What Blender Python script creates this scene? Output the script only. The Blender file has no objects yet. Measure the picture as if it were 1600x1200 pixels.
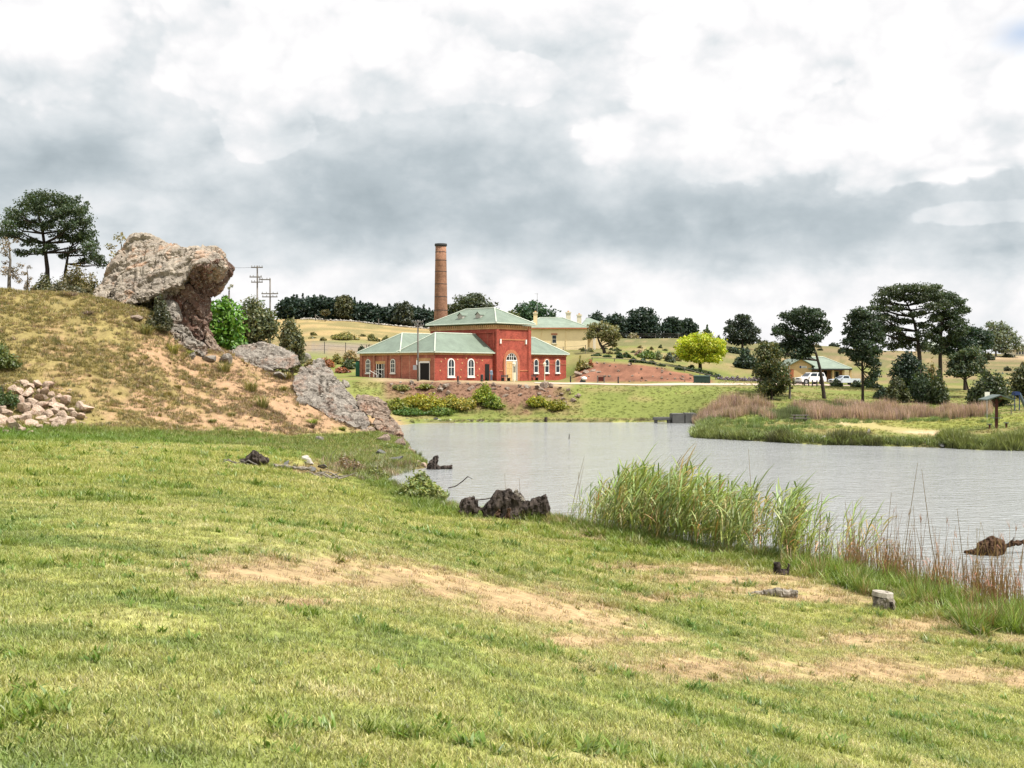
import bpy, bmesh, math, random
import numpy as np
from mathutils import Vector, Matrix

random.seed(7)
RNG = np.random.default_rng(7)
scene = bpy.context.scene
COL = scene.collection
F = 40.0 / 36.0 * 1600.0          # focal length in photograph pixels
EYE = 6.0                          # eye height above the lake

# ------------------------------------------------------------------ camera
cam_d = bpy.data.cameras.new('camera')
cam = bpy.data.objects.new('camera', cam_d)
COL.objects.link(cam)
cam_d.lens = 40.0
cam_d.sensor_width = 36.0
cam_d.shift_y = -20.0 / 1600.0
cam_d.clip_start = 0.1
cam_d.clip_end = 20000.0
cam.location = (0, 0, EYE)
cam.rotation_euler = (math.radians(90), 0, 0)
scene.camera = cam

# ------------------------------------------------------------------ light and exposure
SUN = Vector((0.46, -0.20, 0.865)).normalized()
SUN_EL = math.asin(SUN.z)
SUN_AZ = math.atan2(SUN.x, SUN.y)
sd = bpy.data.lights.new('sun', 'SUN')
sd.energy = 5.0
sd.angle = math.radians(0.6)
sd.color = (1.0, 0.955, 0.88)
so = bpy.data.objects.new('sun', sd)
COL.objects.link(so)
so.rotation_euler = SUN.to_track_quat('Z', 'Y').to_euler()
so.location = (30, -20, 60)
vs = scene.view_settings
vs.view_transform = 'Standard'
vs.look = 'None'
vs.gamma = 1.0
vs.use_curve_mapping = False
vs.exposure = 0.5

# ------------------------------------------------------------------ node helper
class NT:
    def __init__(s, tree):
        s.t = tree
        s.t.nodes.clear()
    def n(s, typ, **kw):
        nd = s.t.nodes.new(typ)
        for k, v in kw.items():
            setattr(nd, k, v)
        return nd
    def l(s, a, b):
        s.t.links.new(a, b)
    def put(s, sock, v):
        if hasattr(v, 'is_output') or isinstance(v, bpy.types.NodeSocket):
            s.t.links.new(v, sock)
        else:
            sock.default_value = v
    def m(s, op, a, b=None, c=None, clamp=False):
        nd = s.n('ShaderNodeMath', operation=op, use_clamp=clamp)
        for i, v in enumerate((a, b, c)):
            if v is not None:
                s.put(nd.inputs[i], v)
        return nd.outputs[0]
    def mix(s, f, a, b, blend='MIX'):
        nd = s.n('ShaderNodeMix', data_type='RGBA', blend_type=blend)
        s.put(nd.inputs[0], f)
        s.put(nd.inputs[6], a if not isinstance(a, tuple) else tuple(a)[:3] + (1,))
        s.put(nd.inputs[7], b if not isinstance(b, tuple) else tuple(b)[:3] + (1,))
        return nd.outputs[2]
    def ss(s, e0, e1, x):
        nd = s.n('ShaderNodeMapRange', interpolation_type='SMOOTHSTEP')
        s.put(nd.inputs[0], x)
        nd.inputs[1].default_value = e0
        nd.inputs[2].default_value = e1
        nd.inputs[3].default_value = 0
        nd.inputs[4].default_value = 1
        return nd.outputs[0]
    def noise(s, vec, scale, detail=4, rough=0.55, dist=0.0, dim='3D'):
        nd = s.n('ShaderNodeTexNoise', noise_dimensions=dim)
        if vec is not None:
            s.l(vec, nd.inputs['Vector'])
        nd.inputs['Scale'].default_value = scale
        nd.inputs['Detail'].default_value = detail
        nd.inputs['Roughness'].default_value = rough
        nd.inputs['Distortion'].default_value = dist
        return nd

# ------------------------------------------------------------------ sky: broken cloud over a Nishita sky
world = bpy.data.worlds.new('World')
scene.world = world
world.use_nodes = True
W = NT(world.node_tree)
def build_sky():
    tc = W.n('ShaderNodeTexCoord')
    sep = W.n('ShaderNodeSeparateXYZ')
    W.l(tc.outputs['Generated'], sep.inputs[0])
    X, Y, Z = sep.outputs
    az = W.m('ARCTAN2', X, Y)
    el = W.m('ARCSINE', Z)
    # billow noise lives on the view direction, stretched a little along the horizon
    cv = W.n('ShaderNodeCombineXYZ')
    W.l(W.m('ADD', az, 8.37), cv.inputs[0]); W.l(W.m('MULTIPLY_ADD', el, 1.35, 3.19), cv.inputs[1])
    v = cv.outputs[0]
    bign = W.noise(v, 5.0, 6, 0.60, 0.25, '2D')
    big = bign.outputs[0]
    fine = W.noise(v, 15.0, 8, 0.58, 0.2, '2D').outputs[0]
    # cauliflower lobes for the cumulus edges, bent by the big noise
    vm = W.n('ShaderNodeVectorMath', operation='MULTIPLY_ADD')
    W.l(bign.outputs[1], vm.inputs[0]); vm.inputs[1].default_value = (0.05, 0.05, 0); W.l(v, vm.inputs[2])
    vo = W.n('ShaderNodeTexVoronoi', feature='SMOOTH_F1', voronoi_dimensions='2D')
    W.l(vm.outputs[0], vo.inputs['Vector'])
    vo.inputs['Scale'].default_value = 15.0; vo.inputs['Detail'].default_value = 3.0; vo.inputs['Roughness'].default_value = 0.5; vo.inputs['Smoothness'].default_value = 0.35
    lobe = W.m('SUBTRACT', 1.0, vo.outputs['Distance'])
    cv2 = W.n('ShaderNodeCombineXYZ')
    W.l(W.m('ADD', az, 8.37), cv2.inputs[0]); W.l(W.m('MULTIPLY_ADD', el, 2.3, 5.71), cv2.inputs[1])
    streak = W.noise(cv2.outputs[0], 7.0, 6, 0.60, 0.15, '2D').outputs[0]
    wob = W.m('ADD', W.m('MULTIPLY', W.m('SUBTRACT', big, 0.5), 1.0), W.m('ADD', W.m('MULTIPLY', W.m('SUBTRACT', lobe, 0.6), 0.55), W.m('MULTIPLY', W.m('SUBTRACT', fine, 0.5), 0.30)))
    def blob(px, py, rx, ry):
        a0, e0 = math.atan((px - 800) / F), (580 - py) / F
        dx = W.m('DIVIDE', W.m('SUBTRACT', az, a0), rx / F)
        dy = W.m('DIVIDE', W.m('SUBTRACT', el, e0), ry / F)
        r = W.m('SQRT', W.m('ADD', W.m('MULTIPLY', dx, dx), W.m('MULTIPLY', dy, dy)))
        return W.m('SUBTRACT', 1.0, r)
    def union(bs, up=0.0, k=0.15):
        bs = [blob(b[0], b[1] - up, b[2], b[3]) for b in bs]
        o = bs[0]
        for b in bs[1:]:
            o = W.m('SMOOTH_MAX', o, b, k)
        return o
    # even brightness of the deck: lighter higher up, grey belly mid way, light strip above the hills
    up = W.ss(0.20, 0.42, el)
    low = W.m('SUBTRACT', 1.0, W.ss(0.068, 0.112, W.m('ADD', el, W.m('MULTIPLY', W.m('SUBTRACT', streak, 0.5), 0.12))))
    base = W.m('ADD', 0.69, W.m('MULTIPLY', up, 0.48))
    base = W.m('ADD', base, W.m('MULTIPLY', W.m('SUBTRACT', big, 0.5), 0.34))
    base = W.m('ADD', base, W.m('MULTIPLY', W.m('SUBTRACT', streak, 0.5), 0.36))
    base = W.m('ADD', base, W.m('MULTIPLY', W.m('SUBTRACT', fine, 0.5), 0.30))
    base = W.m('ADD', base, W.m('MULTIPLY', W.m('SUBTRACT', lobe, 0.62), 0.22))
    base = W.m('ADD', base, W.m('MULTIPLY', low, 0.26))
    # darker bellies
    dk = W.m('MULTIPLY', W.ss(-0.25, 0.8, W.m('ADD', union([(1080, 350, 520, 74), (560, 330, 240, 90), (80, 270, 180, 60), (720, 260, 220, 60)]), W.m('MULTIPLY', wob, 0.45))), 0.23)
    base = W.m('SUBTRACT', base, dk)
    # bright cumulus heads: crisp above, melting away below
    def heads(bs, soft, up_):
        w_ = W.m('MULTIPLY', wob, 0.62)
        h0 = W.ss(0.0, soft, W.m('ADD', union(bs), w_))
        hs = W.ss(-0.35, 0.45, W.m('ADD', union(bs, up_), W.m('MULTIPLY', wob, 0.5)))
        return W.m('MULTIPLY', h0, W.m('ADD', 0.30, W.m('MULTIPLY', hs, 0.70)))
    A = [(60, 90, 180, 130), (440, 100, 240, 120), (640, 110, 190, 90), (790, 130, 110, 50), (420, 210, 90, 60)]
    B = [(1330, 60, 430, 150), (1100, 225, 220, 80), (1420, 225, 330, 110), (1560, 352, 150, 26), (1400, 290, 110, 24), (1190, 130, 170, 90)]
    hh = W.m('MAXIMUM', heads(A, 0.10, 60), heads(B, 0.17, 45))
    # heads beyond the frame, from the same noise
    far_h = W.m('MULTIPLY', W.ss(0.46, 0.62, big), W.ss(0.30, 0.44, el))
    hh = W.m('MAXIMUM', hh, far_h)
    inner = W.m('ADD', 1.05, W.m('ADD', W.m('MULTIPLY', W.m('SUBTRACT', fine, 0.5), 0.30), W.m('MULTIPLY', W.m('SUBTRACT', lobe, 0.65), 0.34)))
    mixb = W.n('ShaderNodeMix', data_type='FLOAT')
    W.l(hh, mixb.inputs[0]); W.l(base, mixb.inputs[2]); W.l(inner, mixb.inputs[3])
    br = mixb.outputs[0]
    ramp = W.n('ShaderNodeValToRGB')
    cr = ramp.color_ramp
    cr.elements[0].position = 0.18; cr.elements[0].color = (0.34, 0.40, 0.435, 1)
    cr.elements[1].position = 1.0; cr.elements[1].color = (1.03, 1.02, 1.01, 1)
    e = cr.elements.new(0.42); e.color = (0.49, 0.55, 0.585, 1)
    e = cr.elements.new(0.62); e.color = (0.69, 0.73, 0.755, 1)
    e = cr.elements.new(0.82); e.color = (0.89, 0.885, 0.895, 1)
    W.l(br, ramp.inputs[0])
    sky = W.n('ShaderNodeTexSky', sky_type='NISHITA', sun_disc=False)
    sky.sun_elevation = SUN_EL
    sky.sun_rotation = SUN_AZ
    bg_sky = W.n('ShaderNodeBackground'); bg_sky.inputs[1].default_value = 0.12
    W.l(sky.outputs[0], bg_sky.inputs[0])
    bg_c = W.n('ShaderNodeBackground')
    W.l(W.m('MULTIPLY_ADD', W.ss(0.32, 0.65, el), 0.27, 0.765), bg_c.inputs[1])
    W.l(ramp.outputs[0], bg_c.inputs[0])
    gap = W.m('MULTIPLY', W.ss(-0.2, 1.0, W.m('ADD', blob(1600, 110, 62, 34), W.m('MULTIPLY', wob, 0.9))), 0.8)
    gap2 = W.m('MULTIPLY', W.ss(0.60, 0.72, W.m('SUBTRACT', 1.0, big)), W.ss(0.36, 0.46, el))
    gap = W.m('MULTIPLY', W.m('MAXIMUM', gap, gap2), 0.8)
    ms = W.n('ShaderNodeMixShader')
    W.l(gap, ms.inputs[0]); W.l(bg_c.outputs[0], ms.inputs[1]); W.l(bg_sky.outputs[0], ms.inputs[2])
    out = W.n('ShaderNodeOutputWorld')
    W.l(ms.outputs[0], out.inputs[0])
build_sky()

# ------------------------------------------------------------------ numpy noise
def _h(ix, iy, iz):
    n = (ix.astype(np.int64) * 374761393 + iy.astype(np.int64) * 668265263 + iz.astype(np.int64) * 2147483647) & 0x7fffffff
    n = ((n ^ (n >> 13)) * 1274126177) & 0x7fffffff
    n = ((n ^ (n >> 15)) * 1103515245) & 0x7fffffff
    return ((n ^ (n >> 16)) & 0xffff) / 65535.0
def vnoise(x, y, z=0.0):
    x, y = np.asarray(x, float), np.asarray(y, float)
    z = np.broadcast_to(np.asarray(z, float), x.shape)
    ix, iy, iz = np.floor(x), np.floor(y), np.floor(z)
    fx, fy, fz = x - ix, y - iy, z - iz
    fx, fy, fz = (t * t * t * (t * (t * 6 - 15) + 10) for t in (fx, fy, fz))
    o = 0
    for dx in (0, 1):
        wx = fx if dx else 1 - fx
        for dy in (0, 1):
            wy = fy if dy else 1 - fy
            for dz in (0, 1):
                wz = fz if dz else 1 - fz
                o = o + wx * wy * wz * _h(ix + dx, iy + dy, iz + dz)
    return o
def fbm(x, y, z=0.0, octv=4, gain=0.5):
    s, a, t = 0, 1.0, 0
    x, y = np.asarray(x, float), np.asarray(y, float)
    z = np.asarray(z, float)
    for i in range(octv):
        s = s + a * vnoise(x + 17.3 * i, y + 9.1 * i, z + 3.7 * i)
        t += a
        a *= gain
        x, y, z = x * 2.03, y * 2.03, z * 2.03
    return s / t
_NT = fbm(*[q.ravel() for q in np.meshgrid(np.arange(256) * 0.25, np.arange(256) * 0.25, indexing='ij')], 3, 3).reshape(256, 256)
def sfbm(x, y, z):
    """quick noise for one point, off a table"""
    a, b = (x * 4 + z * 37.0) % 254.0, (y * 4 + z * 91.0) % 254.0
    i, j = int(a), int(b); a -= i; b -= j
    return (_NT[i, j] * (1 - a) + _NT[i + 1, j] * a) * (1 - b) + (_NT[i, j + 1] * (1 - a) + _NT[i + 1, j + 1] * a) * b
def sm(a, b, t):
    q = np.clip((np.asarray(t, float) - a) / (b - a), 0, 1)
    return q * q * (3 - 2 * q)

# ------------------------------------------------------------------ where things are
def Zp(py, Y):
    return EYE - (py - 580.0) * Y / F
def P(px, py, Y):
    return Vector(((px - 800.0) * Y / F, Y, Zp(py, Y)))
def shore(px, py):
    Y = EYE * F / (py - 580.0)
    return ((px - 800.0) * Y / F, Y)

LAKE = [(60, -6), (30, 2), (19, 13), (15, 20)] + [shore(*p) for p in (
    (1605, 964), (1500, 938), (1380, 905), (1250, 885), (1100, 862), (980, 838), (880, 818), (800, 812), (720, 800), (690, 790),
    (650, 772), (625, 760), (602, 758), (580, 751), (575, 743), (600, 737), (630, 735), (660, 732), (674, 727), (655, 718), (642, 706),
    (637, 694), (628, 685), (600, 672), (592, 667), (625, 664), (650, 661.5), (750, 660.2), (850, 660), (950, 660), (1020, 659.5), (1080, 659),
    (1093, 663), (1092, 669), (1083, 676), (1084, 684), (1120, 686), (1200, 690), (1280, 695), (1350, 696), (1420, 698), (1480, 700), (1530, 703),
    (1600, 704), (1700, 708), (1900, 716))] + [(85, 68), (140, 50), (150, 0), (100, -8)]
LK = np.array(LAKE)
def sd_lake(x, y):
    """signed distance to the shoreline, positive on land"""
    x, y = np.asarray(x, float), np.asarray(y, float)
    best = np.full(x.shape, 1e9)
    ins = np.zeros(x.shape, bool)
    n = len(LK)
    for i in range(n):
        ax, ay = LK[i]; bx, by = LK[(i + 1) % n]
        ex, ey = bx - ax, by - ay
        t = np.clip(((x - ax) * ex + (y - ay) * ey) / (ex * ex + ey * ey), 0, 1)
        d = np.hypot(x - ax - t * ex, y - ay - t * ey)
        best = np.minimum(best, d)
        c = ((ay > y) != (by > y)) & (x < (bx - ax) * (y - ay) / ((by - ay) if by != ay else 1e-9) + ax)
        ins ^= c
    return np.where(ins, -best, best)

def cz(*pairs):
    return [(Y, v if not isinstance(v, tuple) else Zp(v[0], Y)) for Y, v in pairs]
_p = lambda py: (py,)
COLS = {
    -700: cz((2, 4.7), (20, 4.3), (50, 3.6), (60, 3.7), (85, 13), (110, 13.5), (200, 12), (400, 14), (800, 8), (3000, 4)),
    0: cz((2, 4.45), (4.7, 4.35), (30, 3.4), (63, _p(682)), (70, _p(642)), (80, _p(530)), (88, _p(453)), (95, 12.8), (115, 12.4), (160, 10), (300, 12), (800, 8), (3000, 4)),
    150: cz((2, 4.45), (4.7, 4.35), (30, 3.3), (66, _p(684)), (73, _p(645)), (84, _p(530)), (92, _p(464)), (98, 12.1), (115, 11.6), (160, 9), (330, 18), (800, 8), (3000, 4)),
    230: cz((2, 4.4), (4.7, 4.33), (30, 3.2), (68, _p(686)), (76, _p(645)), (85, _p(555)), (92.5, _p(479)), (103, 11.8), (115, 10), (160, 7), (330, 20), (800, 8), (3000, 4)),
    300: cz((2, 4.4), (4.7, 4.3), (30, 3.1), (70, _p(688)), (79, _p(650)), (88.5, _p(585)), (95.5, _p(524)), (104, 9.0), (130, 6), (160, 7), (330, _p(502)), (800, 8), (3000, 4)),
    400: cz((2, 4.35), (4.7, 4.28), (30, 2.95), (71, _p(691)), (80, _p(660)), (90, _p(605)), (97, _p(573)), (105, 6.2), (130, 5), (160, 6.5), (250, _p(548)), (330, _p(498)), (430, 22), (800, 8), (3000, 4)),
    480: cz((2, 4.35), (4.7, 4.25), (30, 2.75), (73, _p(701)), (82, _p(676)), (90, _p(640)), (97, _p(598)), (106, 4.6), (140, 4.6), (165, 5.2), (190, _p(562)), (202, _p(548)), (225, _p(531)), (330, _p(497)), (430, 22), (800, 8), (3000, 4)),
    560: cz((2, 4.3), (4.7, 4.22), (30, 2.55), (60, 0.55), (70, 0.5), (84, _p(694)), (92, _p(668)), (99, _p(640)), (108, 1.2), (130, 0.7), (139, 1.6), (149, 4.9), (165, 5.3), (195, 8), (205, 9.6), (225, _p(531)), (330, _p(503)), (430, 21), (800, 8), (3000, 4)),
    640: cz((2, 4.3), (4.7, 4.2), (30, 2.15), (57, 0.35), (75, 0.3), (88, 0.5), (100, 0.6), (133, 0.15), (139, _p(646)), (149, 4.85), (165, 5.15), (200, 8), (225, 11), (330, _p(510)), (430, 20), (800, 8), (3000, 4)),
    700: cz((2, 4.3), (4.7, 4.2), (30, 2.0), (54, 0.3), (100, 0.2), (133, 0.15), (139, _p(647)), (148, 4.75), (165, 4.85), (190, 6.5), (225, 10.5), (330, 18), (430, 19), (800, 8), (3000, 4)),
    780: cz((2, 4.3), (4.7, 4.2), (22, 2.55), (48, 0.25), (133, 0.15), (139, _p(650)), (149, 4.5), (165, 4.65), (185, 6), (215, 9.3), (330, 17), (430, 17), (800, 8), (3000, 4)),
    882: cz((2, 4.3), (4.7, 4.2), (20, 2.7), (42, 0.2), (133, 0.2), (138, _p(653)), (151, _p(600.5)), (162, 4.45), (177, 4.5), (184, 6.0), (195, 8.8), (200, _p(549)), (215, _p(546)), (300, _p(527)), (400, 15.5), (800, 7), (3000, 4)),
    916: cz((2, 4.3), (4.7, 4.2), (20, 2.7), (42, 0.2), (133, 0.2), (138, _p(653)), (151, _p(601)), (161, 4.45), (167, _p(590)), (175, _p(561)), (200, _p(549)), (215, _p(546)), (300, _p(527)), (400, 15.5), (800, 7), (3000, 4)),
    1000: cz((2, 4.3), (4.7, 4.2), (18, 2.7), (38, 0.2), (133, 0.2), (138, _p(653)), (151, _p(602)), (160, 4.15), (164, _p(592)), (175, _p(566)), (200, _p(551)), (300, _p(527)), (400, 15.5), (800, 7), (3000, 4)),
    1060: cz((2, 4.3), (4.7, 4.2), (17, 2.65), (36, 0.2), (100, 0.1), (133, 0.2), (138, _p(653)), (151, _p(603)), (160, _p(598)), (163, 4.6), (172.5, _p(578)), (200, _p(563)), (300, _p(528)), (400, 15), (800, 7), (3000, 4)),
    1112: cz((2, 4.3), (4.7, 4.2), (16.5, 2.62), (35.5, 0.2), (100, 0.2), (115, _p(662)), (130, _p(645)), (150, _p(605)), (160, _p(599)), (163, 4.35), (168, _p(591)), (210, _p(566)), (300, _p(531)), (400, 14), (800, 7), (3000, 4)),
    1150: cz((2, 4.3), (4.7, 4.2), (16, 2.6), (35, 0.2), (101, 0.25), (115, _p(662)), (128, _p(643)), (150, _p(606)), (160, _p(600)), (185, 5.0), (220, _p(566)), (300, _p(536)), (400, 13.5), (800, 7), (3000, 4)),
    1300: cz((2, 4.25), (4.7, 4.2), (14, 2.65), (33, 0.2), (93, 0.25), (100, 0.5), (118, _p(656)), (135, _p(632)), (165, _p(605)), (175, _p(600)), (200, 4.6), (300, _p(540)), (400, 12.5), (800, 7), (3000, 4)),
    1450: cz((2, 4.2), (4.7, 4.15), (12, 2.8), (21, 1.55), (30, 0.2), (89, 0.25), (95, 0.5), (118, _p(656)), (130, _p(643)), (160, _p(614)), (200, _p(597)), (300, _p(562)), (350, _p(549)), (450, 12), (800, 7), (3000, 4)),
    1600: cz((2, 4.1), (4.7, 4.05), (12, 2.55), (20, 1.2), (28, 0.15), (86, 0.3), (95, _p(667)), (130, _p(637)), (160, _p(617)), (200, _p(601)), (260, _p(572)), (350, _p(553)), (450, 11.5), (800, 7), (3000, 4)),
    2300: cz((2, 3.9), (4.7, 3.7), (12, 1.5), (20, 0.2), (70, 0.4), (95, 1.2), (130, 2), (200, 5), (350, 11), (450, 11), (800, 7), (3000, 4)),
}
_PX = np.arange(-700, 2301, 10.0)
_LY = np.linspace(math.log(2.0), math.log(3000.0), 620)
def _table():
    keys = sorted(COLS)
    rows = []
    for k in keys:
        ys, zs = zip(*COLS[k])
        rows.append(np.interp(np.exp(_LY), ys, zs))
    rows = np.array(rows)
    T = np.empty((len(_PX), len(_LY)))
    for j in range(len(_LY)):
        T[:, j] = np.interp(_PX, keys, rows[:, j])
    for _ in range(2):                                   # round the creases
        T[1:-1] = 0.25 * T[:-2] + 0.5 * T[1:-1] + 0.25 * T[2:]
    for _ in range(5):
        T[:, 1:-1] = 0.25 * T[:, :-2] + 0.5 * T[:, 1:-1] + 0.25 * T[:, 2:]
    return T
TAB = _table()
def land(x, y):
    x, y = np.asarray(x, float), np.asarray(y, float)
    ang = np.arctan2(x, y)
    lim0, lim1 = math.atan((-700 - 800) / F), math.atan((2300 - 800) / F)
    ac = np.clip(ang, lim0 + 1e-4, lim1 - 1e-4)
    Y = np.clip(np.hypot(x, y) * np.cos(ac), 2.001, 2999)
    fi = (800 + F * np.tan(ac) + 700) / 10.0
    fj = (np.log(Y) - _LY[0]) / (_LY[1] - _LY[0])
    i = np.clip(np.floor(fi).astype(int), 0, len(_PX) - 2); j = np.clip(np.floor(fj).astype(int), 0, len(_LY) - 2)
    a, b = fi - i, fj - j
    return (TAB[i, j] * (1 - a) + TAB[i + 1, j] * a) * (1 - b) + (TAB[i, j + 1] * (1 - a) + TAB[i + 1, j + 1] * a) * b
def foot_y(px):
    return np.interp(px, [-600, 0, 150, 300, 450, 560, 640], [58, 63, 66, 70, 74, 86, 95])
def hill_mask(x, y):
    px = 800 + F * x / np.maximum(y, 1.0)
    return sm(0, 6, y - foot_y(px)) * sm(655, 615, px) * sm(150, 125, y)
def H(x, y):
    x, y = np.asarray(x, float), np.asarray(y, float)
    z = land(x, y)
    d = sd_lake(x, y)
    hm = hill_mask(x, y)
    far = sm(120, 200, np.hypot(x, y))
    amp = 0.05 + 0.30 * hm + 0.25 * far
    wl = 1.4 + 1.2 * hm + 8 * far
    n1 = (fbm(x / 1.4, y / 1.4, 0, 3) - 0.5) * 0.10
    n2 = (fbm(x / 2.6 + 40, y / 2.6, 1, 4) - 0.5) * 0.9 * hm
    n3 = (fbm(x / 11.0 + 7, y / 11.0, 2, 3) - 0.5) * 0.9 * np.maximum(far, 0.0) * sm(150, 260, np.hypot(x, y))
    bank = sm(135, 140, y) * sm(154, 148, y) * sm(-16, -12, x) * sm(14, 4, x)
    n4 = (fbm(x / 1.3 + 3, y / 1.3, 5, 4) - 0.5) * 0.8 * bank
    z = z + n1 + n2 + n3 + n4
    nr = sm(66, 54, y) * sm(-16, -3, x)
    shore_cap = 0.03 + np.maximum(d, 0) * (0.42 - 0.31 * nr) + np.maximum(d - 3 - 5 * nr, 0) * (2.0 - 1.85 * nr)
    zl = np.maximum(np.minimum(z, shore_cap), 0.03 + np.minimum(np.maximum(d, 0) * 0.05, 0.2))
    return np.where(d > 0, zl, np.maximum(0.03 + 0.35 * d, -1.6))
_GX0, _GX1, _GY0, _GY1, _GS = -90.0, 110.0, 2.0, 240.0, 0.4
_gx = np.arange(_GX0, _GX1, _GS); _gy = np.arange(_GY0, _GY1, _GS)
_HG = H(*[a.ravel() for a in np.meshgrid(_gx, _gy, indexing='ij')]).reshape(len(_gx), len(_gy))
_SG = sd_lake(*[a.ravel() for a in np.meshgrid(_gx[::2], _gy[::2], indexing='ij')]).reshape(len(_gx[::2]), len(_gy[::2]))
def _look(T, x, y, s):
    a, b = (x - _GX0) / s, (y - _GY0) / s
    i, j = int(a), int(b); a -= i; b -= j
    return (T[i, j] * (1 - a) + T[i + 1, j] * a) * (1 - b) + (T[i, j + 1] * (1 - a) + T[i + 1, j + 1] * a) * b
def Hs(x, y):
    """height of the ground at one point"""
    if _GX0 < x < _GX1 - 1 and _GY0 < y < _GY1 - 1:
        return float(_look(_HG, x, y, _GS))
    return float(H(np.array([x]), np.array([y]))[0])
def Ds(x, y):
    """distance to the shoreline at one point"""
    return float(_look(_SG, x, y, _GS * 2))
_GY = np.exp(np.linspace(math.log(4.0), math.log(420.0), 420))
def G(px, py, y0=4.0):
    """first ground point seen at a photograph position"""
    prev = None
    for Y in _GY:
        if Y < y0: continue
        x = (px - 800.0) * Y / F
        d = EYE - (py - 580.0) * Y / F - max(Hs(x, Y), 0.0)
        if d <= 0:
            if prev is not None:
                Y = prev[0] + (Y - prev[0]) * prev[1] / (prev[1] - d)
            break
        prev = (Y, d)
    x = (px - 800.0) * Y / F
    return Vector((x, Y, Hs(x, Y)))

# ------------------------------------------------------------------ object helpers
def tag(o, label=None, cat=None, group=None, kind=None):
    if label: o['label'] = label
    if cat: o['category'] = cat
    if group: o['group'] = group
    if kind: o['kind'] = kind
    return o
def empty(name, loc, label=None, cat=None, group=None, rz=0.0):
    o = bpy.data.objects.new(name, None)
    COL.objects.link(o)
    o.location = loc
    o.rotation_euler = (0, 0, rz)
    o.empty_display_size = 0.2
    return tag(o, label, cat, group)
def link(name, me, parent=None, loc=None):
    o = bpy.data.objects.new(name, me)
    COL.objects.link(o)
    if parent: o.parent = parent
    if loc is not None: o.location = loc
    return o
def copy_tree(o, parent=None):
    c = o.copy()
    COL.objects.link(c)
    c.parent = parent
    for ch in o.children:
        copy_tree(ch, c)
    return c
def np_mesh(name, V, Fc, mat=None, smooth=False, col=None, cname='lc'):
    """V (n,3); Fc (m,k) of equal length; col (n,3)"""
    V = np.asarray(V, np.float32); Fc = np.asarray(Fc, np.int32)
    me = bpy.data.meshes.new(name)
    k = Fc.shape[1]
    me.vertices.add(len(V)); me.vertices.foreach_set('co', V.ravel())
    me.loops.add(Fc.size); me.loops.foreach_set('vertex_index', Fc.ravel())
    me.polygons.add(len(Fc))
    me.polygons.foreach_set('loop_start', np.arange(0, Fc.size, k, dtype=np.int32))
    me.polygons.foreach_set('loop_total', np.full(len(Fc), k, np.int32))
    if smooth: me.polygons.foreach_set('use_smooth', np.ones(len(Fc), bool))
    me.update(calc_edges=True)
    if col is not None:
        at = me.attributes.new(cname, 'FLOAT_COLOR', 'POINT')
        c4 = np.ones((len(V), 4), np.float32); c4[:, :3] = col
        at.data.foreach_set('color', c4.ravel())
    if mat: me.materials.append(mat)
    return me
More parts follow.
